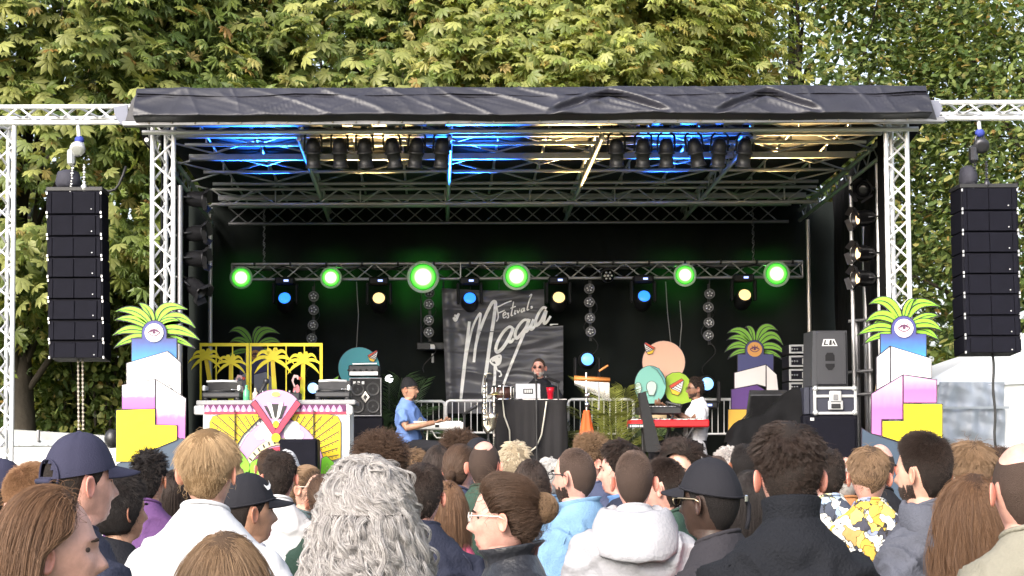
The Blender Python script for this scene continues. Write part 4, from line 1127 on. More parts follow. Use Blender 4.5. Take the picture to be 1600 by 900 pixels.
CEN = np.array([0, 0, -.117])
def surf_lookup(C):
    Rg = np.linalg.norm(C - CEN, axis=-1)
    def f(p):
        v = p - CEN; r = np.linalg.norm(v, axis=-1) + 1e-9
        th = np.arccos(np.clip(v[..., 2]/r, -1, 1)); al = np.arctan2(v[..., 0], v[..., 1]) % (2*np.pi)
        i = np.clip((th-.09)/(R(140)-.09)*(NT-1), 0, NT-1.001); j = al/(2*np.pi)*NP
        i0 = i.astype(int); j0 = j.astype(int) % NP; fi, fj = i-i0, j-np.floor(j); j1 = (j0+1) % NP
        return r, (Rg[i0, j0]*(1-fi)+Rg[i0+1, j0]*fi)*(1-fj) + (Rg[i0, j1]*(1-fi)+Rg[i0+1, j1]*fi)*fj, v
    return f
def strands(style, roots, nrm, L, g, k, opt):
    """grow strands in head space; returns (n,k,3)"""
    n = len(roots); out = np.zeros((n, k, 3)); p = roots.copy(); out[:, 0] = p
    crown = np.array(opt.get('whorl', (0.005, -.06, -.005)))
    away = p - crown; away /= np.linalg.norm(away, axis=1, keepdims=True) + 1e-6
    down = np.array([0, 0, -1.0])
    flow = away*opt.get('away', .8) + down*opt.get('down', .6) + np.array(opt.get('flow', (0, 0, 0)))
    flow = flow - nrm*(flow*nrm).sum(1, keepdims=True); flow /= np.linalg.norm(flow, axis=1, keepdims=True) + 1e-6
    lift = opt.get('lift', .35); Ls = L*(.65 + .5*g.random((n, 1)))*opt.get('lenmask', 1)
    jit = g.normal(0, opt.get('jit', .12), (n, 3))
    if style in ('short', 'curlyshort'):
        d = flow*(1-lift) + nrm*lift + jit; d /= np.linalg.norm(d, axis=1, keepdims=True)
        for i in range(1, k):
            s = i/(k-1); dd = d + down*opt.get('sag', .35)*s + flow*.2*s
            dd /= np.linalg.norm(dd, axis=1, keepdims=True); p = p + dd*Ls/(k-1); out[:, i] = p
    elif style in ('long', 'curly'):
        d = flow*.8 + nrm*lift + jit; d /= np.linalg.norm(d, axis=1, keepdims=True)
        wid = opt.get('width', 1.0); step = Ls/(k-1)
        for i in range(1, k):
            s = i/(k-1)
            d = d*.72 + down*.34 + jit*.06; d /= np.linalg.norm(d, axis=1, keepdims=True)
            p = p + d*step
            # keep outside the head and shoulders
            c = np.array([0, -.004, -.115]); q = p - c; sc = np.array([.083, .106, .128])*opt.get('vol', 1.0)
            r = np.sqrt(((q/sc)**2).sum(1)); m_ = r < 1
            p[m_] = c + q[m_]/r[m_, None]
            nb = p[:, 2] < -.15   # keep away from neck and shoulders
            rr = np.sqrt(p[:, 0]**2 + (p[:, 1]+.02)**2); lim = opt.get('neckr', .07) + np.clip(-p[:, 2]-.26, 0, .1)*opt.get('shoulder', .55)
            fix = nb & (rr < lim); p[fix, 0] *= (lim/rr)[fix]; p[fix, 1] = (p[fix, 1]+.02)*(lim/rr)[fix] - .02
            if 'tuck' in opt:
                ym = np.interp(p[:, 2], [-.16, -.11, -.05, .03], [opt['tuck'], opt['tuck']+.01, .075, .15]); p[:, 1] = np.minimum(p[:, 1], ym)
            out[:, i] = p
    elif style == 'updo':
        tgt = np.array(opt['bun'])
        for i in range(1, k):
            s = i/(k-1); q = roots*(1-s) + tgt*s
            r, rs_, v = opt['surf'](q); inb = v[:, 2] > -.09
            m_ = (r < rs_ + .0015) & inb; q[m_] = CEN + v[m_]/r[m_, None]*(rs_[m_] + .0015 + .006*np.abs(jit[m_, 0]))[:, None]; out[:, i] = q + jit*.006*math.sin(s*math.pi)
    amp = opt.get('curl', 0)
    if amp:
        ph = g.random((n, 1))*6.28; fr = opt.get('freq', 9)*(0.7+.6*g.random((n, 1))); s = np.linspace(0, 1, k)[None, :]
        A = amp*np.clip(s*2.2, 0, 1)*(.6+.8*g.random((n, 1)))
        out[..., 0] += A*np.cos(ph + fr*s*6.28); out[..., 1] += A*np.sin(ph + fr*s*6.28); out[..., 2] += .5*A*np.sin(ph*1.7 + fr*s*6.28)
    wv = opt.get('wave', 0)
    if wv:
        s = np.linspace(0, 1, k)[None, :]
        lump = np.array([[noise.noise(Vector(r)*14), noise.noise(Vector(r)*14 + Vector((9, 3, 1)))] for r in roots])
        out[..., 0] += wv*s*lump[:, :1]*2; out[..., 1] += wv*s*lump[:, 1:]*2; out[..., 2] += wv*s*lump[:, :1]
    return out

def add_hair(root, G, H, hair, seed, near):
    """scalp cap mesh plus strands"""
    g = np.random.default_rng(seed)
    col = hair['col']; c0, c1 = HC[col]
    mS, mC = hair_mat(col, c0, c1), hair_mat(col+' roots', tuple(hair.get('rootk', .75)*a for a in c0), c0, False)  # cap darker than its strands: shade between locks put into the colour
    ad = np.abs(np.degrees(np.arctan2(np.sin(AL), np.cos(AL))))
    hl = hairline(ad, hair.get('line', HAIRLINE))[None, :] + hair.get('drop', 0)
    z = G[..., 2]; marg = z - hl
    if hair.get('bald'):      # bare crown
        cx, cy, rr = hair['bald']; marg = np.minimum(marg, np.sqrt(G[..., 0]**2*1.1 + (G[..., 1]-cy)**2) - rr)*1.0
        marg = np.where(z < -.11, z - hl, marg)
    nr = normals_of(G)
    th = hair.get('thick', .012)*sstep(-.002, hair.get('soft', .03), marg)
    top = hair.get('top', 0)*sstep(-.09, -.01, z)*(1 + hair.get('quiff', 0)*np.clip(G[..., 1]/.09, 0, 1))
    bk = hair.get('back', 0)*np.clip(-G[..., 1]/.09, 0, 1)*sstep(-.2, -.1, z)
    bump = np.array([[noise.noise(Vector(v)*22 + Vector((seed, 0, 0))) for v in row] for row in G])
    C = G + nr*(th + top + bk + hair.get('lump', .004)*bump*(marg > 0))[..., None]
    C[0, :, :] = C[0].mean(0)
    ok = marg > 0
    Cs = C.copy(); Fq = []; cells = []
    for j in range(NP):
        c_ok = np.nonzero(ok[:, j])[0]
        if not len(c_ok): Cs[:, j] = np.nan; continue
        i0, i1 = c_ok[0], c_ok[-1]
        if i1 + 1 < NT:
            f_ = marg[i1, j]/(marg[i1, j]-marg[i1+1, j]); e_ = C[i1, j]*(1-f_) + C[i1+1, j]*f_; Cs[i1+1:, j] = e_
        if i0 > 0:
            f_ = marg[i0, j]/(marg[i0, j]-marg[i0-1, j]); e_ = C[i0, j]*(1-f_) + C[i0-1, j]*f_; Cs[:i0, j] = e_
    V = Cs.reshape(-1, 3)
    for i in range(NT-1):
        for j in range(NP):
            j2 = (j+1) % NP; q = (i*NP+j, (i+1)*NP+j, (i+1)*NP+j2, i*NP+j2)
            if np.isnan(V[list(q)]).any(): continue
            if np.linalg.norm(V[q[0]]-V[q[1]]) + np.linalg.norm(V[q[2]]-V[q[3]]) < 1e-6: continue
            Fq.append(q)
            if ok[i, j] and ok[i+1, j] and ok[i, j2] and ok[i+1, j2]: cells.append((i, j))
    used = sorted({a for q in Fq for a in q}); mp = {a: b for b, a in enumerate(used)}
    V = V[used]; Fq = [[mp[a] for a in q] for q in Fq]
    V = np.array(V) + np.array([0, 0, H])
    hob = link('hair', np_mesh('hair', V, Fq, [mC]), root)
    if not cells: return hob
    # drape for long hair: a curtain hung round the back of the head
    if hair['style'] in ('long', 'curly'):
        m = 30; a0 = R(hair.get('open', 62)); Ld = hair['len']*.72; vv = []; ff = []
        for i in range(9):
            s = i/8
            for j in range(m+1):
                a = a0 + (2*math.pi-2*a0)*j/m
                r = (.078 + hair.get('vol', 1)*.012*math.sin(s*3)) * hair.get('width', 1) * hair.get('dk', 1) * (1 + .1*noise.noise((a*2, s*2, seed)))
                r = max(r, hair.get('neckr', .07)*1.02 + (.0 if s < .5 else .02))
                vv.append((r*math.sin(a)*.97, -.004 + r*1.2*math.cos(a), -.10 - Ld*s + .004))
        for i in range(8):
            for j in range(m): ff.append((i*(m+1)+j, (i+1)*(m+1)+j, (i+1)*(m+1)+j+1, i*(m+1)+j+1))
        vv = np.array(vv) + np.array([0, 0, H])
        link('hair_length', np_mesh('hair_length', vv, ff, [mC]), hob)
        DR = vv - np.array([0, 0, H])
    N = int(hair.get('n', 2600)*(3.2 if near > 350 else .9 if near > 230 else .4))
    cells = np.array(cells); ar = np.sin(np.linspace(.09, R(140), NT))[cells[:, 0]]
    pick = cells[g.choice(len(cells), N, p=ar/ar.sum())]
    u, v = g.random((N, 1)), g.random((N, 1)); i, j = pick[:, 0], pick[:, 1]; j2 = (j+1) % NP
    rt = (C[i, j]*(1-u)+C[i+1, j]*u)*(1-v) + (C[i, j2]*(1-u)+C[i+1, j2]*u)*v
    nm = nr[i, j]
    sty = hair['style']; k = {'short': 5, 'curlyshort': 8, 'long': 14, 'curly': 30, 'updo': 9}[sty]
    L = hair['len']
    opt = dict(hair)
    if sty in ('short', 'curlyshort'):
        mg = marg[i, j]; tp = np.clip((rt[:, 2]+.16)/.14, .25, 1); opt['lenmask'] = (np.clip(mg/.05, .3, 1)*tp)[:, None]
    opt['surf'] = surf_lookup(C)
    if sty == 'curly':
        M2 = N//2; q_ = DR[g.integers(9, len(DR), M2)] + g.normal(0, .008, (M2, 3)); q_[:, 2] = np.minimum(q_[:, 2], -.10); n2 = q_*np.array([1, 1, 0]); n2 /= np.linalg.norm(n2, axis=1, keepdims=True)
        pm_ = g.permutation(N + M2); rt = np.concatenate([rt, q_])[pm_]; nm = np.concatenate([nm, n2])[pm_]; N += M2
    cl = hair.get('clump', 6 if sty == 'short' and L > .025 else 1)
    if cl > 1:
        N0 = max(1, N//cl); rt0, nm0 = rt[:N0], nm[:N0]
        if 'lenmask' in opt: opt['lenmask'] = opt['lenmask'][:N0]
        g0 = strands(sty, rt0 - nm0*.003, nm0, L, g, k, opt)
        sp = hair.get('spread', .007); s_ = np.linspace(0, 1, k)[None, None, :, None]
        o_ = g.normal(0, sp, (N0, cl, 1, 3)); o_ = o_ - (o_*nm0[:, None, None]).sum(-1, keepdims=True)*nm0[:, None, None]*.7
        st = (g0[:, None] + o_*(1 - hair.get('taper', .55)*s_)).reshape(N0*cl, k, 3) + np.array([0, 0, H])
    else:
        st = strands(sty, rt - nm*.003, nm, L, g, k, opt) + np.array([0, 0, H])
    w = hair.get('rad', .00045 if near > 400 else .0009 if near > 250 else .0014)
    if near > 300 and L > .012:
        nf = int(hair.get('fly', 220)); o2 = dict(opt); o2.update(jit=.45, lift=min(.8, hair.get('lift', .35)+.25), lenmask=1, curl=hair.get('curl', 0)+.006, freq=2)
        pf = g.integers(0, len(rt), nf); f2 = strands(sty if sty != 'updo' else 'short', rt[pf], nm[pf], min(L, .06), g, k, o2) + np.array([0, 0, H]); st = np.concatenate([st, f2])
    curves_obj('strands', st, w*np.linspace(1, .55, k)[None, :], mS, hob)
    if hair.get('bun'):
        b = np.array(hair['bun']) + np.array([0, 0, H]); nb = 420; kk = 22
        s = np.linspace(0, 1, kk)[None, :]; ph = g.random((nb, 1))*6.28; ax = g.normal(0, 1, (nb, 3)); ax /= np.linalg.norm(ax, axis=1, keepdims=True)
        e1 = np.cross(ax, [0.3, .2, 1.0]); e1 /= np.linalg.norm(e1, axis=1, keepdims=True); e2 = np.cross(ax, e1)
        r = hair.get('bunr', .05)*(.72 + .36*g.random((nb, 1))); q = ph + s*4.2
        pts = b + r[..., None]*(np.cos(q)[..., None]*e1[:, None] + np.sin(q)[..., None]*e2[:, None])*np.array([.85, 1, 1])
        mB = MB().ball(tuple(b), (hair.get('bunr', .05)*.78,)*3).build('bun', mC, hob, False)
        mBs = hair_mat('lightbrown', *HC['lightbrown']) if hair.get('buncol') else mS
        curves_obj('bun_strands', pts, w*.95, mBs, hob)
    return hob

# ---- clothing built as one smooth skin over torso and sleeves, once per cut, then wrinkled per person
TORSO = {'m': [(-.243, .060, .060, -.026), (-.27, .078, .071, -.03), (-.295, .118, .083, -.032), (-.32, .158, .095, -.03), (-.355, .188, .108, -.024), (-.42, .192, .122, -.015), (-.52, .18, .128, -.005), (-.68, .166, .12, 0), (-.84, .172, .118, 0), (-.92, .172, .116, 0)],
         'f': [(-.243, .056, .056, -.026), (-.27, .07, .066, -.03), (-.295, .102, .078, -.032), (-.32, .136, .088, -.03), (-.355, .162, .1, -.024), (-.42, .168, .116, -.012), (-.52, .156, .126, .002), (-.68, .14, .106, 0), (-.84, .166, .114, 0), (-.92, .17, .114, 0)]}
TORSO = {k: [(dz + (.02 if dz > -.28 else .005 if dz > -.3 else -.015), rx, ry, yc) for dz, rx, ry, yc in v] for k, v in TORSO.items()}
def ring(dz, rx, ry, yc, n=28, e=2.35):
    o = []
    for k in range(n):
        q = 2*math.pi*k/n; c_, s_ = math.cos(q), math.sin(q)
        rr = (abs(c_)**e + abs(s_)**e)**(-1/e)
        o.append((rx*rr*c_, yc + ry*rr*s_, dz - .022*s_*max(0, min(1, (dz+.36)/.12))*(dz < 0)))
    return o
def remesh(mb, vox, it=4):
    me = D.meshes.new('tmp'); me.from_pydata([tuple(v) for v in mb.v], [], mb.f); o = D.objects.new('tmp', me); COL.objects.link(o)
    r = o.modifiers.new('r', 'REMESH'); r.mode = 'VOXEL'; r.voxel_size = vox
    s = o.modifiers.new('s', 'SMOOTH'); s.iterations = it; s.factor = .5
    dg = bpy.context.evaluated_depsgraph_get(); ev = o.evaluated_get(dg); m2 = ev.to_mesh()
    v = np.zeros(len(m2.vertices)*3, np.float32); m2.vertices.foreach_get('co', v); v = v.reshape(-1, 3)
    nn = np.zeros(len(m2.vertices)*3, np.float32); m2.vertices.foreach_get('normal', nn); nn = nn.reshape(-1, 3)
    f = np.array([list(p.vertices) for p in m2.polygons if len(p.vertices) == 4], np.int32)
    ev.to_mesh_clear(); D.objects.remove(o); D.meshes.remove(me)
    return v, f, nn
def default_arms(sx):
    return [((.160*sx), -.025, -.392), (.212*sx, -.03, -.52), (.238*sx, -.03, -.66), (.245*sx, .05, -.90)]
CUTS = {}
def cut_mesh(sex, kindc, arms=None, key=None, thick=1.0, vox=.013):
    k = (sex, kindc, key)
    if k in CUTS: return CUTS[k]
    mb = MB(); pad = {'tee': .0, 'shirt': .006, 'jacket': .016, 'hoodie': .017, 'leather': .014}[kindc]
    rs = [(dz, rx+pad*(1 if dz < -.28 else .5), ry+pad*(1 if dz < -.28 else .5), yc) for dz, rx, ry, yc in TORSO[sex]]
    # interpolate smoothly
    zz = np.linspace(rs[0][0], rs[-1][0], 22); arr = np.array(rs)[::-1]
    mb.loft([ring(z_, np.interp(z_, arr[:, 0], arr[:, 1]), np.interp(z_, arr[:, 0], arr[:, 2]), np.interp(z_, arr[:, 0], arr[:, 3])) for z_ in zz][::-1])
    sl = 1 if kindc in ('jacket', 'hoodie', 'leather') else (.52 if kindc == 'tee' else .95)
    for sx in (-1, 1):
        a = arms[0 if sx < 0 else 1] if arms else default_arms(sx)
        if sex == 'f': a = [(p[0]*.88, p[1], p[2]) for p in a] if not arms else a
        a = [Vector(p) for p in a]
        r0 = [.062+pad*.7, .058+pad, .050+pad, .040+pad]
        if sex == 'f': r0 = [r_*.88 for r_ in r0]
        if kindc == 'tee':
            a = [a[0], a[1], a[1].lerp(a[2], .35)]; r0 = [r0[0], r0[1]+.006, r0[1]+.012]
        # dense bend
        P_ = []; Q_ = []
        for i in range(len(a)-1):
            for s in range(5): P_.append(a[i].lerp(a[i+1], s/5)); Q_.append(r0[i] + (r0[i+1]-r0[i])*s/5)
        P_.append(a[-1]); Q_.append(r0[-1])
        for _ in range(2): P_ = [P_[0]] + [(P_[i-1] + P_[i]*2 + P_[i+1])/4 for i in range(1, len(P_)-1)] + [P_[-1]]
        mb.tube(P_, Q_, 14); mb.ball(tuple(a[0] + Vector((0, 0, -.004))), r0[0]*1.03)
    r_ = remesh(mb, vox); CUTS[k] = r_; return r_
def clothe(root, H, name, sex, kindc, m, seed, sc=(1, 1), arms=None, key=None, wr=1.0):
    v, f, nn = cut_mesh(sex, kindc, arms, key)
    v = v.copy(); off = Vector((seed*3.1, seed*1.7, 0)); amp = {'tee': .022, 'shirt': .024, 'jacket': .03, 'hoodie': .03, 'leather': .034}[kindc]*wr
    d = np.empty(len(v))
    for i, p in enumerate(v):
        x, y, z = p
        q = Vector((x*5 + z*2.2, y*5, z*4 - abs(x)*4)) + off
        a = noise.noise(q); b = max(0, 1 - abs(noise.noise(q*1.5 + Vector((5, 2, 7))))*4.5); c = max(0, 1 - abs(noise.noise(Vector((x*3 - z*5, y*4 + z*3, z*3 + x*4)) + off))*5)
        d[i] = .5*a + .55*b + .5*c - .3
    fade = np.clip((-v[:, 2]-.255)/.07, 0.1, 1)
    v = v + nn*(d*amp*fade)[:, None]
    v[:, 0] *= sc[0]; v[:, 1] *= sc[1]
    o = link(name, np_mesh(name, v + np.array([0, 0, H]), f, [m]), root)
    return o
LEGS = {}
def trousers(root, H, m, shoe, seated=None, girth=1.0):
    """standing legs from a shared unit mesh"""
    if 'leg' not in LEGS:
        mb = MB(); mb.loft([ring(z_, rx, ry, 0) for z_, rx, ry in ((.50, .165, .11), (.55, .165, .112), (.6, .158, .11), (.52, .15, .1))][:3])
        for sx in (-1, 1):
            mb.tube([(sx*.085, 0, .53), (sx*.09, 0, .45), (sx*.095, .01, .27), (sx*.1, -.01, .15), (sx*.1, -.01, .04)], [.088, .085, .062, .058, .052], 14)
        v, f, _ = remesh(mb, .022); LEGS['leg'] = (v, f)
        s = MB()
        for sx in (-1, 1):
            s.ball((sx*.1, .05, .025), (.045, .135, .04), nu=16, nv=8)
        LEGS['shoe'] = (np.array(s.v), np.array([q for q in s.f if len(q) == 4]))
    k = H/1.0
    v, f = LEGS['leg']; kk = m.name
    if kk not in LEGS: LEGS[kk] = np_mesh('trousers', v*np.array([1, 1, 1.0]), f, [m])
    o = link('trousers', LEGS[kk], root); o.scale = (girth, girth, (H-.86)/.53 if H > 1.2 else 1)
    ks = 's'+shoe.name
    if ks not in LEGS: LEGS[ks] = np_mesh('shoes', *LEGS['shoe'], [shoe])
    link('shoes', LEGS[ks], root)
    return o

EYEW = mat('eyeball', (.07, .05, .045), .7, spec=.1); IRIS = mat('iris', (.03, .02, .015), .5, spec=.2); LIP = mat('lips', (.42, .16, .14), .4); BROW = mat('brow', (.03, .02, .015), .8)
def body_mesh(root, H, fem, sk, brow, beard=None, arms=None, hands=False):
    G = head_points(fem)
    rows = [G[i] for i in range(NT)]
    for dz, rx, ry, yc in NECK:
        k = .92 if fem else 1
        rows.append(np.stack([rx*k*np.sin(AL), yc + ry*k*np.cos(AL)*np.where(np.cos(AL) > 0, .92, 1), np.full(NP, dz)], -1))
    V = [tuple(p) for r in rows for p in r]; Fq = []; mi = []
    n = len(rows)
    for i in range(n-1):
        for j in range(NP):
            Fq.append((i*NP+j, (i+1)*NP+j, (i+1)*NP+(j+1) % NP, i*NP+(j+1) % NP))
            p = rows[i][j]
            lip = p[1] > .06 and abs(p[0]) < .024 and -.200 < p[2] < -.176 and i < NT
            mi.append(1 if lip else 0)
    # crown
    V.append(tuple(rows[0].mean(0) + np.array([0, 0, .001]))); c = len(V)-1
    for j in range(NP): Fq.append((c, j, (j+1) % NP, c)); mi.append(0)
    k0 = len(Fq); ear_part(V, Fq, fem); mi += [5]*(len(Fq)-k0)
    mb = MB()
    mb.v = V; mb.f = [tuple(dict.fromkeys(q)) for q in Fq]; mb.m = mi; mb.sm = [True]*len(mb.f)
    for s in (-1, 1):
        mb.ball((s*.031, .0625, -.1125), (.0145, .0115, .0075), 2, 12, 8); mb.ball((s*.031, .0690, -.1125), (.0055, .0055, .0055), 3, 10, 6)
        mb.tube([(s*.031 + x, .088 - abs(x)*abs(x)*9 - (.010 if s*x > .012 else 0), -.0965 + .004*(1-(x/.02)**2)) for x in (-.018, -.009, 0, .009, .018)], [.002, .0035, .004, .0035, .002], 6, 4)
    if arms:
        for a in arms:
            a = [Vector(q) for q in a]
            mb.tube([a[1], a[1].lerp(a[2], .5), a[2], a[2].lerp(a[3], .4), a[3]], [.046, .043, .040, .036, .026], 14)
            d = (a[3]-a[2]).normalized(); dn = Vector((0, 0, -1)); side = d.cross(dn).normalized(); up = side.cross(d).normalized()
            w = a[3]
            mb.ball(tuple(w + d*.045), (.042, .05, .016), rot=Matrix((side, d, up)).transposed())
            for q, (o_, ln) in enumerate(((-.032, .06), (-.011, .075), (.011, .08), (.032, .07))):
                b = w + d*.082 + side*o_*.9
                mb.tube([b, b + d*ln*.45 + up*.004, b + d*ln*.75 - up*.012, b + d*ln*.85 - up*.034], [.0095, .009, .0085, .007], 8)
            sg = 1 if a[0].x < 0 else -1
            b = w + d*.03 + side*.035*sg
            mb.tube([b, b + d*.03 + side*.025*sg - up*.006, b + d*.06 + side*.03*sg - up*.016], [.012, .011, .008], 8)
    me = D.meshes.new('body'); me.from_pydata([(x, y, z+H) for x, y, z in mb.v], [], mb.f)
    for m in (sk, LIP if 'dark' not in sk.name else mat('dark lips', (.06, .03, .025), .4), EYEW, IRIS, brow, ear_skin(sk)): me.materials.append(m)
    me.polygons.foreach_set('material_index', mb.m); me.polygons.foreach_set('use_smooth', [True]*len(mb.f)); me.update()
    return link('body', me, root), G

def beard_part(root, G, H, col, seed, near, ln=.011):
    goat = col.startswith('goatee '); col = col.replace('goatee ', '')
    c0, c1 = HC[col]
    z = G[..., 2]; ca = np.cos(AL)[None, :]*np.ones_like(z)
    ok = (z < -.15) & (ca > -.05) & (G[..., 1] > -.005) & ~((np.abs(G[..., 0]) < .021) & (z > -.2) & (z < -.172)) & ~((z > -.165) & (np.abs(G[..., 0]) < .055) & (ca > .3)) 
    if goat: ok &= (np.abs(G[..., 0]) < .028) & (z < -.168)
    nr = normals_of(G)
    cells = np.array([(i, j) for i in range(NT-1) for j in range(NP) if ok[i, j] and ok[i+1, j]])
    g = np.random.default_rng(seed); N = 2200 if near > 300 else 700
    pick = cells[g.integers(0, len(cells), N)]; i, j = pick[:, 0], pick[:, 1]
    u, v = g.random((N, 1)), g.random((N, 1)); j2 = (j+1) % NP
    C = G
    rt = (C[i, j]*(1-u)+C[i+1, j]*u)*(1-v) + (C[i, j2]*(1-u)+C[i+1, j2]*u)*v
    st = strands('short', rt, nr[i, j], ln, g, 4, {'away': .1, 'down': 1, 'lift': .4}) + np.array([0, 0, H])
    curves_obj('beard', st, .0007, hair_mat(col, c0, c1), root)

def cap_part(root, G, H, m, bill=True, back_hole=False, bill_turn=0, logo=False, strap=None):
    nr = normals_of(G); z = G[..., 2]; ad = np.degrees(np.arctan2(np.sin(AL), np.cos(AL)))
    low = -.074 - .034*(1-np.cos(np.radians(ad)))*.5
    C = G + nr*(.011 + .006*sstep(-.06, -.01, z))[..., None]
    seam = np.zeros_like(z)
    for a in range(0, 360, 60): seam += np.exp(-((((np.degrees(AL)-a+180) % 360)-180)/3.5)**2)[None, :]
    C = C - nr*(.0022*seam)[..., None]
    # snap the lowest ring of faces to the brim line
    V = []; Fq = []
    rows = []
    for i in range(NT):
        row = C[i].copy()
        rows.append(row)
    for j in range(NP):
        zz = np.array([rows[i][j][2] for i in range(NT)])
        for i in range(NT):
            if zz[i] < low[j]:
                t = i; break
        for i in range(t, NT):
            f_ = (zz[t-1]-low[j])/(zz[t-1]-zz[t]); rows[i][j] = rows[t-1][j]*(1-f_) + C[t][j]*f_ if i == t else rows[t][j]
    V = np.array(rows).reshape(-1, 3); fl = []
    for i in range(NT-1):
        for j in range(NP):
            j2 = (j+1) % NP; a, b = V[i*NP+j], V[(i+1)*NP+j]
            if np.linalg.norm(a-b) < 1e-6 and np.linalg.norm(V[i*NP+j2]-V[(i+1)*NP+j2]) < 1e-6: continue
            if back_hole:
                an = abs(((math.degrees(AL[j])+3) % 360)-180); zc = (a[2]+b[2])/2
                if ((an)/27)**2 + ((zc+.105)/.045)**2 < 1 and zc > -.098: continue
            fl.append((i*NP+j, (i+1)*NP+j, (i+1)*NP+j2, i*NP+j2))
    nV = len(V); inner = V - nr.reshape(-1, 3)*.004
    used = sorted({a for q in fl for a in q}); mp = {a: b for b, a in enumerate(used)}
    vv = np.concatenate([V[used], inner[used]]) + np.array([0, 0, H]); k = len(used)
    ff = [[mp[a] for a in q] for q in fl] + [[mp[a]+k for a in q][::-1] for q in fl]
    o = link('cap', np_mesh('cap', vv, ff, [m]), root)
    MB().ball((0, -.004, H+.016), (.008, .008, .004)).build('button', m, o, False)
    rim = MB(); rim.tube([tuple(rows[-1][j] + np.array([0, 0, H+.004]) + nr[12, j]*.001) for j in list(range(NP)) + [0] if not (back_hole and abs(((math.degrees(AL[j])) % 360)-180) < 24)] , .0035, 6)
    if not back_hole: rim.build('sweatband', m, o, False)
    if bill:
        b = MB(); n = 18; r0 = []; r1 = []
        top = []; bot = []
        for lay in (0, 1):
            for i in range(7):
                s = i/6
                for j in range(n+1):
                    a = (j/n-.5)*2*R(62); e = math.cos((j/n-.5)*math.pi)**.55
                    x = .083*math.sin(a)*(1+.02*s); y = .098*math.cos(a)*1.0 - .002 + .075*s*e
                    zz = -.078 - .016*s - 1.7*x*x*(1 + .6*s) - lay*.004
                    b.v.append((x, y, zz+H+.006))
        for lay in (0, 1):
            o_ = lay*7*(n+1)
            for i in range(6):
                for j in range(n):
                    q = [o_+i*(n+1)+j, o_+(i+1)*(n+1)+j, o_+(i+1)*(n+1)+j+1, o_+i*(n+1)+j+1]
                    b.f.append(q if lay else q[::-1]); b.m.append(0); b.sm.append(True)
        for j in range(n): b.f.append([6*(n+1)+j, 6*(n+1)+j+1, 13*(n+1)+j+1, 13*(n+1)+j]); b.m.append(0); b.sm.append(True)
        b.build('bill', m, o, False)
    if back_hole:
        lk = surf_lookup(C + nr*.001); rp = []
        for q in np.linspace(-.25, math.pi+.25, 22):
            an = math.pi + R(28)*math.cos(q) - R(3); zc = -.105 + .047*math.sin(q)
            v = np.array([[math.sin(an)*.09, math.cos(an)*.09, zc]]) ; r_, rs_, vv_ = lk(v); u_ = CEN + vv_[0]/r_[0]*rs_[0]; rp.append((u_[0], u_[1], u_[2]+H))
        MB().tube(rp, .0032, 6).build('arch_trim', m, o, False)
        MB().tube([(.04*math.sin(q)*2*.98, -.108 + .012*(abs(q)**2)*6*.25, H-.112) for q in np.linspace(-.55, .55, 9)], [.008]*9, 6).build('strap', m, o, False)
    if strap:
        MB().tube([(.055, -.092, H-.105), (.06, -.1, H-.13), (.05, -.105, H-.17), (.045, -.1, H-.2)], .007, 6).build('strap_end', m, o, False)
        MB().box((.04, -.103, H-.108), (.016, .008, .022), bev=.003).build('buckle', mat('silver buckle', (.8, .8, .8), .2, 1), o, False)
    if logo:
        lg = MB(); pts = [(-.03, -.030), (-.018, -.040), (0, -.036), (.02, -.026), (.032, -.014)]
        vs = []
        for s, (yy, zz) in enumerate(pts):
            w_ = [.003, .007, .006, .004, .001][s]
            for dz in (-w_, w_): vs.append((yy, dz))
        P3 = []
        for s, (yy, zz) in enumerate(pts):
            ang = R(58) - yy*8
            for dz in (-1, 1):
                w_ = [.003, .007, .006, .004, .0015][s]; zc = zz + dz*w_ - .012
                th_ = math.acos(max(-1, min(1, (zc+.117)/.117))); rr = math.sin(th_)
                x = (.0755*rr+.0165)*math.sin(ang); y = (.096*rr+.0165)*math.cos(ang)
                P3.append((x, y, zc+.016+H))
        lg.add(P3, [(2*s, 2*s+1, 2*s+3, 2*s+2) for s in range(4)], 0, True); lg.build('logo', WHITE, o, False)
    return o
def glasses_part(root, H, m, sun=False):
    mb = MB()
    for s in (-1, 1):
        mb.tube([(s*.033 + .020*math.cos(q), .098 - .1*(abs(s*.033 + .020*math.cos(q))-.01)**2*10*.4, H-.113 + .0155*math.sin(q)) for q in np.linspace(0, 6.283, 17)], .002, 6)
        mb.tube([(s*.058, .092, H-.107), (s*.074, .06, H-.106), (s*.083, 0, H-.108), (s*.084, -.02, H-.118)], .0022, 6)
    mb.tube([(-.011, .1, H-.11), (0, .102, H-.107), (.011, .1, H-.11)], .002, 6)
    o = mb.build('glasses', m, root, False)
    if sun:
        l = MB()
        for s in (-1, 1): l.lathe((s*.033, .096, H-.113), [(0, .019), (.001, .019)], (s*.12, 1, 0), 16)
        l.build('lenses', mat('smoked lens', (.01, .01, .012), .08), o, False)
    return o
def fabric(name, c, rough=.85, bump=.25, bscale=90, var=.08, **k): return mat('cloth '+name, c, rough, 0, bump, bscale, var, 7, spec=.25, **k)
SHOE = mat('dark shoe', (.03, .03, .03), .6)
TR = [fabric('dark trousers', (.02, .02, .025)), fabric('jeans', (.05, .08, .15)), fabric('grey trousers', (.1, .1, .11))]
COUNT = [0]
def on_torso(sex, q, dz, pad, sc):
    a = np.array(TORSO[sex])[::-1]; rx, ry, yc = [np.interp(dz, a[:, 0], a[:, i]) for i in (1, 2, 3)]
    c_, s_ = math.sin(q), -math.cos(q); rr = (abs(c_)**2.35+abs(s_)**2.35)**(-1/2.35)
    return ((rx+pad)*rr*c_*sc[0], (yc + (ry+pad)*rr*s_)*sc[1])
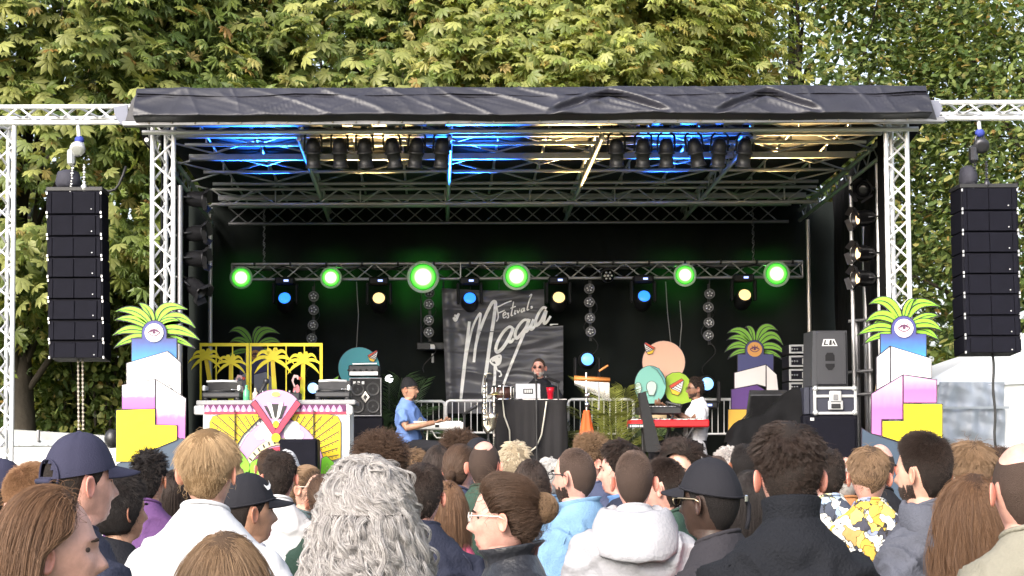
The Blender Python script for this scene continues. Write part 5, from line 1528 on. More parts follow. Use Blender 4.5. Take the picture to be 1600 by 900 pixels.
def hood_part(g, H, m, sc):
    mb = MB(); rings = []
    for q in np.linspace(-2.35, 2.35, 45):
        w_ = max(0, math.cos(q*.68)); h = .026 + .078*w_**1.3; t_ = .017 + .014*w_; r = .082 + .062*w_**1.2
        o = Vector((math.sin(q), -math.cos(q), 0)); ax = (Vector((0, 0, -1)) + o*.42*w_).normalized()
        c = Vector((0, -.03, H - .238 - .085*w_**1.2)) + Vector((o.x*r*1.15*sc[0], o.y*r*sc[1], 0))
        rings.append([tuple(c + ax*h*math.cos(p) + o*t_*math.sin(p)*(1 + .35*noise.noise((q*2.2, p*1.5, H*9))) + ax*.012*noise.noise((q*3, p, 4))) for p in np.linspace(0, 6.283, 17)[:-1]])
    mb.loft(rings); mb.build('hood', m, g, False)
def jacket_seams(g, H, sex, m, sc):
    mb = MB()
    def pt(q, dz, pad=.023): x, y = on_torso(sex, q, dz, pad, sc); return (x, y, H+dz)
    mb.tube([pt(q, -.415 - .012*math.cos(q)) for q in np.linspace(-1.25, 1.25, 15)], .0035, 5)
    for s in (-1, 1): mb.tube([pt(s*(1.1 + .15*k), -.335 - .16*k) for k in np.linspace(0, 1, 9)], .0035, 5); mb.tube([pt(s*(.55-.1*k), -.43 - .4*k) for k in np.linspace(0, 1, 8)], .003, 5)
    mb.build('seam', m, g, False)
def person(label, cx, top, Y, yaw, hair, garment, sk='fair', sex='m', H0=None, cap=None, glasses=None, beard=None, tilt=0, hat=.0, sc=(1, 1), collar=None, hs=1.0, group='festival crowd in front of the stage', extra=None, brow='dark'):
    """cx, top: pixel of the head's centre and of its top; yaw: degrees, 0 faces the stage, + turns left"""
    COUNT[0] += 1; seed = COUNT[0]
    p = P(cx, top, Y); near = F/Y
    H = p.z - hat*hs - ((hair or {}).get('thick', 0)*.8 + (hair or {}).get('top', 0) if not cap else 0)
    t = thing('person', label, 'person', (p.x, Y, 0), R(yaw), group=group)
    if hs != 1: t.scale = (hs, hs, 1); 
    b, G = body_mesh(t, H, sex == 'f', skin(sk), hair_mat(brow+' roots', HC[brow][0], HC[brow][0], False),
        arms=[[(q[0]*(.88 if sex == 'f' else 1), q[1], q[2]) for q in default_arms(sx)] for sx in (-1, 1)] if garment[1] == 'tee' else None)
    if hair: add_hair(t, G, H, hair, seed, near)
    if cap: cap_part(t, G, H, **cap)
    if glasses: glasses_part(t, H, **glasses)
    if beard: beard_part(t, G, H, beard, seed, near)
    nm, kc, m = garment
    g = clothe(t, H, nm, sex, kc, m, seed, sc)
    if kc in ('tee', 'hoodie', 'shirt'):
        MB().tube([(.0615*sc[0]*math.sin(q)*(.93 if sex == 'f' else 1), -.027 + .064*math.cos(q), H - .226 - .024*math.cos(q)) for q in np.linspace(0, 6.283, 25)], .007, 6).build('neckband', m, g, False)
    if collar:
        hgt, fl, cm = collar; n = 30; rings = []
        for (h_, r_) in ((-.30, .088), (-.27, .075), (-.27+hgt*.6, .066+fl*.4), (-.27+hgt, .064+fl), (-.27+hgt+.004, .060+fl), (-.27+hgt*.5, .058), (-.29, .068)):
            rings.append([(r_*math.sin(q)*1.02, -.028 + r_*1.08*math.cos(q), H + h_ + .018 + .016*-math.cos(q)) for q in [2*math.pi*i/n for i in range(n)]])
        MB().loft(rings, 0, False).build('collar', cm, g, False)
    if kc == 'hoodie': hood_part(g, H, m, sc)
    if kc in ('jacket', 'leather') and near > 330: jacket_seams(g, H, sex, m, sc)
    trousers(t, H, TR[seed % 3], SHOE)
    if extra: extra(t, g, H)
    return t
# ---------------------------------------------------------------- the crowd, front to back
def hr(col, style='short', ln=.03, **k): d = dict(col=col, style=style, len=ln); d.update(k); return d
W_T = fabric('white cotton', (.60, .60, .62), bump=.15); BLK_T = fabric('black cotton', (.012, .012, .016)); NAVYJ = fabric('navy twill', (.020, .023, .042), bump=.3)
CHAR = fabric('charcoal cotton', (.028, .026, .032)); BLKJ = fabric('black wool', (.007, .008, .012), bump=.4, bscale=140); LEATH = mat('black leather', (.02, .021, .027), .38, 0, .35, 45, .1, 5)
DENIM = fabric('pale denim', (.17, .30, .47), bump=.4, bscale=160, var=.22); HOODG = fabric('pale grey fleece', (.34, .34, .37), bump=.25); HOODD = fabric('grey fleece', (.085, .09, .115), bump=.35, var=.15)
OLIVE = fabric('olive cotton', (.20, .19, .155)); PURP = fabric('purple cotton', (.10, .045, .14)); RED = fabric('red cotton', (.50, .035, .05)); PINK = fabric('pink cotton', (.55, .10, .17)); GREEN_T = fabric('dark green cotton', (.03, .06, .045))
TEAL_T = fabric('grey teal cotton', (.10, .14, .15)); NAVYT = fabric('navy cotton', (.05, .06, .11)); BLUE_T = fabric('blue cotton', (.10, .20, .42)); GREY_T = fabric('mid grey cotton', (.22, .23, .27)); LGREY = fabric('light grey cotton', (.5, .5, .54))
CAPN = fabric('navy cap twill', (.030, .030, .058), bump=.15, bscale=240); CAPB = fabric('black cap twill', (.014, .014, .019), bump=.15, bscale=240)
def pattern_mat(name, cols, sc):
    m = mat(name, cols[0], .8, 0, .2, 90); n, l = m.node_tree.nodes, m.node_tree.links
    tc = n.new('ShaderNodeTexCoord'); nz = n.new('ShaderNodeTexNoise'); nz.inputs['Scale'].default_value = sc*.7
    mx = n.new('ShaderNodeMixRGB'); mx.inputs[0].default_value = .09
    vo = n.new('ShaderNodeTexVoronoi'); vo.inputs['Scale'].default_value = sc
    l.new(tc.outputs['Object'], nz.inputs['Vector']); l.new(tc.outputs['Object'], mx.inputs[1]); l.new(nz.outputs['Color'], mx.inputs[2]); l.new(mx.outputs[0], vo.inputs['Vector'])
    s = n.new('ShaderNodeSeparateXYZ'); l.new(vo.outputs['Color'], s.inputs[0])
    r = n.new('ShaderNodeValToRGB'); r.color_ramp.interpolation = 'CONSTANT'; e = r.color_ramp.elements
    while len(e) < len(cols): e.new(.5)
    for k, c in enumerate(cols): e[k].position = k/len(cols); e[k].color = (*c, 1)
    l.new(s.outputs[0], r.inputs[0])
    vd = n.new('ShaderNodeTexVoronoi'); vd.feature = 'DISTANCE_TO_EDGE'; vd.inputs['Scale'].default_value = sc; l.new(mx.outputs[0], vd.inputs['Vector'])
    rr = n.new('ShaderNodeValToRGB'); rr.color_ramp.elements[0].position = .025; rr.color_ramp.elements[1].position = .05
    l.new(vd.outputs['Distance'], rr.inputs[0])
    m2 = n.new('ShaderNodeMixRGB'); m2.blend_type = 'MULTIPLY'; m2.inputs[0].default_value = .9; l.new(r.outputs[0], m2.inputs[1]); l.new(rr.outputs[0], m2.inputs[2])
    l.new(m2.outputs[0], n['Principled BSDF'].inputs['Base Color']); return m
YELP = pattern_mat('yellow printed cotton', [(.62, .40, .06), (.7, .68, .6), (.55, .34, .05), (.24, .28, .42), (.04, .04, .06), (.7, .5, .12), (.72, .7, .66), (.4, .25, .08)], 24)
WHTP = pattern_mat('white printed cotton', [(.66, .66, .62), (.28, .36, .5), (.6, .58, .34), (.05, .06, .09), (.62, .62, .6)], 24)
CURL = dict(wave=.012)
FRONT = 'front rows of the crowd'

def seams(t, g, H):
    mb = MB()
    def pt(q, dz, pad=.027):
        a = np.array(TORSO['m'])[::-1]; rx, ry, yc = [np.interp(dz, a[:, 0], a[:, i]) for i in (1, 2, 3)]
        c_, s_ = math.sin(q), -math.cos(q); rr = (abs(c_)**2.35+abs(s_)**2.35)**(-1/2.35)
        return ((rx+pad)*rr*c_, yc + (ry+pad)*rr*s_, H+dz)
    mb.tube([pt(q, -.455 + .006*math.cos(q)) for q in np.linspace(-1.1, 1.1, 15)], .0035, 5)
    for q0 in (-.45, .45): mb.tube([pt(q0*(1-.25*s), -.46 - .4*s) for s in np.linspace(0, 1, 8)], .003, 5)
    mb.build('seam', fabric('pale seam thread', (.30, .46, .62)), g, False)
def yoke(t, g, H):
    mb = MB()
    for q in (1,):
        pass
FAR = dict(n=2200)
# --- nearest
person('woman with straight chestnut hair facing right at the lower left corner', 80, 759, 3.3, -74,
       hr('chestnut', 'long', .36, n=5200, thick=.016, lift=.10, down=.4, wave=.008, jit=.08, open=112, line=[(0, -.022), (35, -.03), (60, -.05), (75, -.078), (88, -.098), (102, -.105), (114, -.18), (180, -.205)], flow=(0, -1.3, 0), neckr=.085, tuck=-.03, clump=3, spread=.004),
       ('t_shirt', 'tee', W_T), 'pink', 'f', group=FRONT, tilt=5, brow='brown')
person('straight ash brown haired woman, only her crown showing at the bottom edge', 352, 832, 3.6, -8,
       hr('lightbrown', 'long', .42, n=4600, thick=.014, lift=.05, down=.85, jit=.05, away=.6, wave=.004, neckr=.09, clump=3, spread=.004), ('t_shirt', 'tee', W_T), 'fair', 'f', group=FRONT, brow='brown')
person('person with a huge head of silver curls standing in the middle of the front row', 573, 722, 4.35, 4,
       hr('silver', 'curly', .30, n=10500, rad=.0006, rootk=.6, dk=.84, thick=.03, top=.012, lift=.75, down=.35, jit=.30, curl=.016, freq=3.2, soft=.09, vol=1.30, width=1.28, neckr=.13, shoulder=.2, open=40, lump=.012, wave=.012, clump=16, spread=.0045, taper=.2), ('jacket', 'jacket', LGREY), 'fair', 'f', group=FRONT, brow='grey')
person('tall man with tousled dark hair and black jacket with stand-up collar', 1231, 661, 4.35, -2,
       hr('dark', 'short', .040, n=6000, thick=.007, top=.018, lift=.10, down=.35, sag=.5, jit=.2, wave=.010, lump=.008, curl=.003, freq=1.2, clump=10, spread=.005, fly=40), ('jacket', 'jacket', BLKJ), 'pink', group=FRONT, collar=(.075, .012, BLKJ), sc=(1.0, 1.05))
person('bald man in an olive t-shirt at the right edge of the crowd', 1597, 692, 4.2, 2,
       hr('shaved', 'short', .006, n=2600, bald=(0, -.012, .063), thick=.002, lump=0, lift=.3, line=HAIRLINE), ('t_shirt', 'tee', OLIVE), 'pink', group=FRONT, sc=(1.05, 1))
person('woman with loose bun and glasses in a black leather jacket, looking left', 784, 744, 5.2, 80,
       hr('brown', 'updo', .2, n=5200, bun=(.0, -.128, -.085), bunr=.046, buncol=1, thick=.012, top=.004, back=.012, lump=.006, clump=7, spread=.006, jit=.35, fly=260, line=[(0, -.035), (35, -.042), (60, -.07), (75, -.105), (90, -.10), (104, -.12), (116, -.165), (180, -.205)]), ('leather_jacket', 'leather', LEATH), 'pink', 'f', group=FRONT,
       glasses=dict(m=mat('pale frames', (.6, .55, .5), .25)), collar=(.05, .035, LEATH), sc=(1.15, 1.05))
person('man in a navy blue cap with open back and dark navy jacket, turned right', 126, 674, 4.4, -52,
       hr('dark', 'short', .012, n=2600, thick=.004, lump=0, lift=.25, drop=.0), ('jacket', 'jacket', NAVYJ), 'pink', group=FRONT, cap=dict(m=CAPN, back_hole=True), hat=.018, collar=(.03, .006, NAVYJ), sc=(1.12, 1.05))
person('man with ear length blond hair and a white t-shirt', 326, 669, 5.0, -12,
       hr('blond', 'short', .075, n=5200, thick=.004, top=.010, lift=.0, down=1.1, sag=1.2, jit=.06, wave=.004, lump=.003, fly=60, clump=4, spread=.004, taper=.3, line=[(0, -.04), (40, -.05), (70, -.11), (90, -.135), (110, -.16), (135, -.195), (180, -.20)]), ('t_shirt', 'tee', W_T), 'fair', group=FRONT, sc=(1.12, 1.05), brow='lightbrown')
person('man in a black cap with dark glasses, head turned left, in a charcoal sweatshirt', 1108, 714, 5.1, 48, hr('black', 'short', .005, n=1800, thick=.002, lump=0),
       ('sweatshirt', 'shirt', CHAR), 'dark', group=FRONT, cap=dict(m=CAPB, strap=True), hat=.018, glasses=dict(m=mat('gold temples', (.5, .42, .3), .3, .8), sun=True), sc=(1.1, 1.05), brow='black')
person('woman with long wavy chestnut hair down her back in front of the bald man', 1518, 741, 5.5, -8,
       hr('chestnut', 'long', .42, n=4200, thick=.014, lift=.08, down=.8, jit=.08, wave=.016, curl=.007, freq=2.2, neckr=.07, shoulder=.12, clump=4, spread=.005), ('top', 'tee', BLK_T), 'fair', 'f', group=FRONT, brow='brown')
person('bearded man with thick dark hair in a dark grey hooded sweatshirt', 1440, 675, 5.7, 42,
       hr('dark', 'short', .022, n=4600, thick=.008, top=.014, lift=.35, down=.3, jit=.2, lump=.005), ('hoodie', 'hoodie', HOODD), 'fair', beard='dark', group=FRONT, sc=(1.06, 1.05))
person('man with ginger fair cropped hair behind the navy cap, facing right', 54, 724, 5.3, -55, hr('ginger', 'short', .018, n=3000, thick=.006, top=.012, lift=.5, line=[(0, -.04), (40, -.05), (60, -.06), (80, -.07), (100, -.075), (130, -.10), (180, -.115)]), ('t_shirt', 'tee', W_T), 'pink', group=FRONT, brow='ginger')
person('man in a black cap with a small white mark, turned right, in a white t-shirt', 388, 738, 5.8, -60, hr('dark', 'short', .012, n=2000, thick=.005, lump=0), ('t_shirt', 'tee', W_T), 'tan', cap=dict(m=CAPB, logo=True), hat=.018, group=FRONT)
person('man with close cropped hair in a pale grey hooded sweatshirt, back to the camera', 990, 704, 6.5, -4, hr('shaved', 'short', .010, n=4200, thick=.003, lump=.001, lift=.5, bald=None), ('hoodie', 'hoodie', HOODG), 'pink', sc=(1.05, 1.05), group=FRONT)
person('man with glasses, short beard and pale blue denim jacket, looking left', 897, 700, 7.0, 52, hr('shaved', 'short', .010, n=3200, thick=.003, lump=.001, line=[(0, -.02), (30, -.03), (60, -.055), (72, -.10), (84, -.125), (92, -.098), (104, -.095), (116, -.165), (180, -.205)]), ('denim_jacket', 'jacket', DENIM), 'pink', glasses=dict(m=BLK), beard='dark', collar=(.035, .022, DENIM), sc=(1.06, 1.05), extra=seams, group=FRONT)
person('man with light brown bowl haircut in a yellow printed shirt', 1356, 697, 7.0, -4, hr('lightbrown', 'short', .045, n=3600, thick=.004, top=.010, lift=.06, fly=50, down=.8, sag=.8, jit=.1, line=[(0, -.04), (40, -.05), (70, -.09), (90, -.11), (110, -.145), (180, -.185)]), ('printed_shirt', 'shirt', YELP), 'pink', sc=(1.05, 1.05), collar=(.02, .01, YELP), group=FRONT)
person('man with dark side parted hair in a navy bomber jacket, beside the silver curls', 660, 724, 6.6, -6, hr('dark', 'short', .02, n=3200, thick=.009, top=.008, lift=.25, down=.6), ('bomber_jacket', 'jacket', NAVYJ), 'pink', collar=(.03, .01, NAVYJ), group=FRONT)
# --- middle rows
M = 'middle rows of the crowd'
person('man with dark spiky hair in a purple shirt', 234, 705, 8.0, -12, hr('black', 'short', .03, thick=.010, top=.014, lift=.7, jit=.2), ('t_shirt', 'tee', PURP), 'tan', group=M)
person('man with a smart dark haircut in a white shirt with grey neckband', 438, 705, 8.2, -6, hr('dark', 'short', .025, thick=.009, top=.006, lift=.3, down=.7), ('t_shirt', 'tee', W_T), 'pink', group=M)
person('person in a black hood between the navy cap and the purple shirt', 190, 742, 6.2, -50, hr('black', 'short', .03, thick=.02, lump=.002, line=[(0, -.05), (60, -.09), (90, -.2), (180, -.21)]), ('jacket', 'jacket', BLK_T), 'tan', group=M)
person('woman with chin length dark hair to the right of the purple shirt', 272, 735, 8.4, 10, hr('dark', 'long', .18, thick=.012, lift=.1, jit=.06), ('top', 'tee', NAVYT), 'fair', 'f', group=M)
person('woman with long straight blonde hair half hidden behind the blond man', 352, 716, 7.4, -20, hr('blond', 'long', .34, thick=.012, lift=.08, jit=.05), ('top', 'tee', LGREY), 'fair', 'f', group=M, brow='lightbrown')
person('woman with round glasses, tied back brown hair and grey green top, looking right', 479, 727, 9.0, -112, hr('lightbrown', 'updo', .15, bun=(0, -.11, -.10), bunr=.03, thick=.008), ('t_shirt', 'tee', TEAL_T), 'fair', 'f', glasses=dict(m=mat('thin wire frames', (.5, .45, .4), .3, .6)), group=M, brow='brown')
person('man with bushy brown curls behind the silver curls', 594, 688, 8.0, 8, hr('brown', 'curlyshort', .07, n=5200, thick=.022, top=.02, lift=.8, curl=.010, freq=3, jit=.4, lump=.014, line=[(0, -.03), (60, -.07), (90, -.12), (180, -.19)]), ('t_shirt', 'tee', GREEN_T), 'fair', group=M)
person('woman with long dark hair in a dark blue top, right of the bushy curls', 684, 696, 9.2, 3, hr('dark', 'long', .22, thick=.012, lift=.1), ('top', 'tee', BLUE_T), 'fair', 'f', group=M)
person('woman with brown hair in a low ponytail and slate blue t-shirt', 719, 695, 8.8, -28, hr('brown', 'updo', .18, bun=(0, -.11, -.15), bunr=.03, thick=.012), ('t_shirt', 'tee', NAVYT), 'pink', 'f', group=M)
person('man with balding cropped grey brown head, leaning left of the bun, in a dark sweater', 757, 689, 8.0, -15, hr('shaved', 'short', .008, n=2800, thick=.003, lump=.001, bald=(0, -.03, .042)), ('sweater', 'shirt', GREEN_T), 'pink', group=M)
person('man with short platinum blond hair in front of the black draped table', 804, 690, 9.4, 5, hr('platinum', 'short', .03, thick=.012, top=.014, lift=.4, wave=.01), ('t_shirt', 'tee', BLUE_T), 'pink', group=M, brow='blond')
person('woman with a dark bob behind the bun, in a blue top', 829, 718, 7.8, 3, hr('dark', 'long', .16, thick=.012, lift=.08, jit=.05), ('top', 'tee', DENIM), 'fair', 'f', group=M)
person('woman with auburn hair at the shoulder of the navy bomber jacket', 697, 752, 7.4, 20, hr('chestnut', 'long', .2, thick=.01, lift=.1), ('top', 'tee', PINK), 'fair', 'f', group=M)
person('man with dark mop of hair in a navy jacket with blue collar, looking left', 968, 688, 7.9, 72, hr('dark', 'short', .045, n=3600, thick=.014, top=.018, quiff=.4, lift=.25, down=.4, sag=.5), ('jacket', 'jacket', NAVYJ), 'pink', collar=(.03, .02, BLUE_T), group=M)
person('pale man with dark swept back quiff turned to face the camera', 1064, 687, 7.6, 152, hr('dark', 'short', .045, n=4600, thick=.014, top=.026, quiff=.8, lift=.22, down=0, flow=(.3, -.8, .1), sag=.1, wave=.008), ('t_shirt', 'tee', LGREY), 'fair', group=M)
person('man with short dark brown hair in a dark green shirt, looking left', 1036, 716, 7.3, 62, hr('dark', 'short', .02, thick=.008, top=.006), ('t_shirt', 'tee', GREEN_T), 'pink', group=M)
person('woman with long blonde hair squeezed between the grey hood and the green shirt', 1018, 746, 8.4, 0, hr('blond', 'long', .3, thick=.012, lift=.08), ('top', 'tee', LGREY), 'fair', 'f', group=M, brow='lightbrown')
person('woman with black hair to her shoulders in a red top', 1172, 735, 6.4, 6, hr('black', 'long', .2, n=3000, thick=.014, lift=.12, wave=.01), ('top', 'tee', RED), 'tan', 'f', group=M)
person('man with short dark hair in a white patterned shirt behind the black jacket', 1292, 700, 7.9, 4, hr('dark', 'short', .02, thick=.008, top=.006), ('printed_shirt', 'shirt', WHTP), 'pink', group=M)
person('woman with short golden brown hair behind the bearded man', 1515, 690, 7.4, -6, hr('lightbrown', 'short', .07, n=3600, thick=.016, top=.006, lift=.15, down=.9, sag=.8, wave=.012, line=[(0, -.04), (60, -.09), (90, -.13), (180, -.20)]), ('top', 'tee', GREY_T), 'fair', 'f', group=M, brow='brown')
person('man with curly brown hair at the left picture edge', 8, 748, 6.2, -60, hr('brown', 'curlyshort', .035, thick=.012, curl=.006, lift=.6), ('t_shirt', 'tee', NAVYT), 'pink', group=M)
person('person in a dark blue cap at the left picture edge', 2, 716, 6.0, -40, hr('dark', 'short', .012, thick=.004), ('jacket', 'jacket', NAVYJ), 'fair', cap=dict(m=CAPN), hat=.018, group=M)
person('bald man in a black shirt left of the bearded man', 1374, 694, 8.2, -20, hr('shaved', 'short', .004, n=1200, bald=(0, -.012, .066), thick=.001, lump=0), ('t_shirt', 'tee', BLK_T), 'pink', group=M)
# --- far rows
B = 'far rows of the crowd near the stage'
person('person with a brown crop left of the white hat', 420, 701, 10.6, 10, hr('brown', 'short', .015, thick=.006), ('t_shirt', 'tee', LGREY), 'pink', group=B)
person('person in a white sun hat before the black box speaker', 447, 702, 10.2, -8, hr('dark', 'short', .02, thick=.006), ('t_shirt', 'tee', BLUE_T), 'tan', cap=dict(m=W_T), hat=.018, group=B)
person('person with mousy brown hair just right of the bushy curls', 645, 702, 10.4, -20, hr('lightbrown', 'short', .04, thick=.012, wave=.01), ('t_shirt', 'tee', LGREY), 'fair', group=B)
person('man with frizzy brown curls and a hair clip behind the ponytail', 717, 679, 10.4, 0, hr('brown', 'curlyshort', .06, thick=.026, curl=.009, lift=.8, jit=.3, lump=.01), ('t_shirt', 'tee', CHAR), 'fair', group=B)
person('person in a black flat cap behind the balding man', 748, 683, 9.8, -40, hr('black', 'short', .02, thick=.006), ('t_shirt', 'tee', CHAR), 'fair', cap=dict(m=CAPB), hat=.018, group=B)
person('white haired person behind the dark bob', 858, 717, 9.8, 10, hr('white', 'short', .03, thick=.012), ('t_shirt', 'tee', DENIM), 'fair', group=B, brow='grey')
person('man with light brown curls looking down, before the palm fronds', 921, 683, 9.6, 110, hr('lightbrown', 'curlyshort', .05, n=3600, thick=.018, top=.012, curl=.009, lift=.7, jit=.3), ('t_shirt', 'tee', NAVYT), 'pink', group=B, brow='brown')
person('man with wispy grey green hair by the pink shirt', 1137, 700, 10.6, 20, hr('grey', 'short', .03, thick=.010, lift=.5), ('t_shirt', 'tee', PINK), 'fair', group=B, brow='grey')
person('man with dark hair left of the tousled dark head', 1163, 694, 9.6, -6, hr('black', 'short', .02, thick=.008), ('t_shirt', 'tee', BLK_T), 'tan', group=B)
person('person in a bright pink shirt with sandy hair behind the black cap', 1118, 712, 8.6, 12, hr('shaved', 'short', .01, thick=.003), ('t_shirt', 'tee', PINK), 'pink', group=B)
person('bald man with sunburnt neck in an orange shirt behind the bowl haircut', 1319, 714, 8.8, 5, hr('white', 'short', .004, n=900, bald=(0, -.012, .07), thick=.001, lump=0), ('t_shirt', 'tee', fabric('burnt orange cotton', (.35, .16, .07))), 'pink', group=B)
person('person with brown hair partly hidden behind the bald man at the right edge', 1560, 700, 8.4, -10, hr('brown', 'short', .03, thick=.01), ('t_shirt', 'tee', LGREY), 'fair', group=B)
person('woman with dark ponytail at the bottom of the stage left of the curls', 508, 742, 8.0, -5, hr('brown', 'updo', .18, bun=(0, -.11, -.12), bunr=.03, thick=.01), ('top', 'tee', GREEN_T), 'fair', 'f', group=B)
# ================================================================ the band and its instruments
def performer(label, cx, top, Y, yaw, hair, garment, sk, arms, sex='m', seat=None, beard=None, glasses=None, hs=1.0, brow='dark', trm=None, key='', lean=0, fore=None):
    """arms: wrist targets in local coordinates relative to the crown, [(elbow, wrist), (elbow, wrist)]"""
    COUNT[0] += 1; seed = COUNT[0]
    p = P(cx, top, Y); near = F/Y
    base = DECK; H = p.z - base
    t = thing('person', label, 'person', (p.x, Y, base), R(yaw), group='musicians on the stage')
    A = []
    for sx, (e, w) in zip((-1, 1), arms):
        s = Vector((.16*sx, -.02, -.385)); e = Vector(e); w = Vector(w)
        A.append([tuple(s), tuple(s.lerp(e, .5) + Vector((.012*sx, 0, 0))), tuple(e), tuple(w)])
    b, G = body_mesh(t, H, sex == 'f', skin(sk), hair_mat(brow+' roots', HC[brow][0], HC[brow][0], False), arms=A)
    if hair: add_hair(t, G, H, hair, seed, near)
    if glasses: glasses_part(t, H, **glasses)
    if beard: beard_part(t, G, H, beard, seed, near, .02)
    nm, kc, m = garment
    g = clothe(t, H, nm, sex, kc, m, seed, (1.05, 1.05), A, key or label[:12])
    MB().tube([(.0635*math.sin(q), -.027 + .066*math.cos(q), H - .248 - .012*math.cos(q)) for q in np.linspace(0, 6.283, 25)], .007, 6).build('neckband', m, g, False)
    trm = trm or TR[0]
    lg = MB()
    hip = H-.86 if not seat else seat
    zz = H - .80
    for sx in (-1, 1):
        if seat:
            k = Vector((sx*.14, .46, seat+.02)); f = Vector((sx*.15, .44, .09))
            lg.tube([(sx*.09, -.02, seat+.04), (sx*.12, .2, seat+.05), tuple(k + Vector((0, -.06, .03))), tuple(k), tuple(k + Vector((0, .0, -.1))), tuple(k.lerp(f, .55)), tuple(f)], [.10, .095, .075, .07, .066, .056, .05], 14)
        else:
            lg.tube([(sx*.085, 0, hip+.05), (sx*.09, 0, hip*.85), (sx*.095, .01, hip*.5), (sx*.1, 0, .08)], [.088, .085, .062, .05], 14)
    lg.loft([ring(z_, rx, ry, 0) for z_, rx, ry in ((hip-.04, .15, .12), (hip+.05, .172, .125), (max(hip+.12, zz-.1), .17, .12))])
    lg.build('trousers', trm, t, False, True)
    sh = MB()
    for sx in (-1, 1): sh.ball((sx*(.15 if seat else .1), (.50 if seat else .05), .045), (.045, .135, .045), nu=16, nv=8)
    sh.build('shoes', SHOE, t, False)
    return t, g, H
BLUET = fabric('cornflower cotton', (.15, .25, .55)); WHITET = fabric('white jersey', (.72, .72, .78))

# left keyboard player, facing right (local +y -> world +x)
YK = 18.6
kb, kg, kH = performer('seated man in a blue t-shirt and black beanie playing a white keyboard, facing right', 640, 592, YK, -112, None, ('t_shirt', 'tee', BLUET), 'tan',
    [((-.24, .06, -.55), (-.15, .30, -.50)), ((.24, .06, -.55), (.15, .36, -.49))], seat=.50, beard='goatee dark', glasses=dict(m=BLK))
def beanie(t, H):
    G = head_points(); nr = normals_of(G); z = G[..., 2]
    low = -.085 - .03*(1-np.cos(AL))*.6
    C = G + nr*(.012 + .006*np.sin(np.arange(NP)*math.pi/2)[None, :]*0)[..., None] + np.array([0, -.02, .012])*sstep(-.07, 0, z)[..., None]
    Fq = [(i*NP+j, (i+1)*NP+j, (i+1)*NP+(j+1) % NP, i*NP+(j+1) % NP) for i in range(NT-1) for j in range(NP) if z[i+1, j] > low[j]]
    V = C.reshape(-1, 3) + np.array([0, 0, H]); used = sorted({a for q in Fq for a in q}); mp = {a: b for b, a in enumerate(used)}
    link('beanie', np_mesh('beanie', V[used], [[mp[a] for a in q] for q in Fq], [fabric('black knit', (.012, .012, .014), bump=.5, bscale=120)]), t)
beanie(kb, kH)
lg = MB()   # round white print on the chest
for z_ in (0,):
    c = Vector((0.0, .128, kH-.50)); n_ = 26; vs = [tuple(c)] + [(c.x + .085*math.sin(2*math.pi*k/n_), c.y + .006 - 1.4*(.085*math.sin(2*math.pi*k/n_))**2, c.z + .075*math.cos(2*math.pi*k/n_)) for k in range(n_)]
    lg.add(vs, [(0, 1+k, 1+(k+1) % n_) for k in range(n_)], 0, True)
lg.build('chest_print', WHITE, kg, False)
tp = MB()
for k in range(3): tp.box((0, .137, kH-.485-.022*k), (.07-.02*k, .003, .007))
tp.build('print_lines', fabric('print grey', (.2, .22, .3)), kg, False)
def stool(x, Y, z, label):
    t = thing('stool', label, 'stool', (x, Y, DECK))
    MB().lathe((x, Y, DECK+z-.06), [(0, .16), (.02, .175), (.05, .175), (.065, .15)], n=24).build('seat', BLK, t)
    for k in range(4):
        q = k*math.pi/2+.4; rod('leg', (x+.06*math.cos(q), Y+.06*math.sin(q), DECK+z-.06), (x+.2*math.cos(q), Y+.2*math.sin(q), DECK), .014, STEEL, t)
stool(kb.location.x-.02, YK, .45, 'black stool under the man in the blue t-shirt')
def keyboard(label, px0, px1, py, Y, z, body, depth, keys_front, light=False):
    a, b = P(px0, py, Y), P(px1, py, Y); cx = (a.x+b.x)/2; w = b.x-a.x
    t = thing('keyboard', label, 'keyboard', (cx, Y, z))
    MB().box((cx, Y, z), (w, depth, .085), bev=.014).build('body', body, t)
    dr = -1 if keys_front == 'near' else 1
    nk = int(w/.0235)
    for k in range(nk):
        x = a.x + .04 + (w-.08)*(k+.5)/nk
        MB().box((x, Y+dr*depth*.27, z+.047), ((w-.08)/nk-.0015, depth*.42, .016)).build('white_key', mat('key white', (.78, .77, .74), .3), t) if k < 60 else None
    bk = MB()
    for k in range(nk-1):
        if k % 7 in (0, 1, 3, 4, 5): bk.box((a.x + .04 + (w-.08)*(k+1)/nk, Y+dr*depth*.20, z+.058), (.011, depth*.26, .018))
    kind(bk.build('black_keys', BLKG, t), 'stuff')
    pn_ = MB()
    for k in range(9): pn_.box((a.x + w*(.12+.09*k), Y-dr*depth*.3, z+.046), (.025, .03, .01))
    pn_.build('panel_buttons', mat('panel grey', (.2, .2, .22), .4), t)
    for sx in (-.3, .3):
        rod('stand_leg', (cx+sx*w, Y-.15, z-.05), (cx-sx*w*.8, Y+.12, DECK), .016, BLK, t); rod('stand_leg', (cx+sx*w, Y+.15, z-.05), (cx+sx*w, Y+.15, DECK), .016, BLK, t)
    return t
KZ = P(690, 666, YK).z
k1 = keyboard('white electric keyboard played by the man in the blue t-shirt', 641, 726, 666, YK-.0, KZ, mat('keyboard white', (.75, .75, .74), .35), .30, 'near')
MB().box((P(683, 666, YK).x, YK-.152, KZ), (.045, .004, .03)).build('screen', BLKG, k1)
for pts, m_, tx in (([(668, 672), (667, 690), (668, 720)], mat('pale cable', (.6, .58, .5), .5), 'pale cable hanging from the white keyboard'),
                ([(674, 672), (682, 684), (698, 684), (708, 676), (712, 670)], mat('grey cable', (.4, .4, .38), .5), 'grey cable sagging under the white keyboard')):
    o = MB().tube([P(x, y, YK-.17) for x, y in pts], .009, 6).build('cable', m_); tag(o, tx, 'cable')

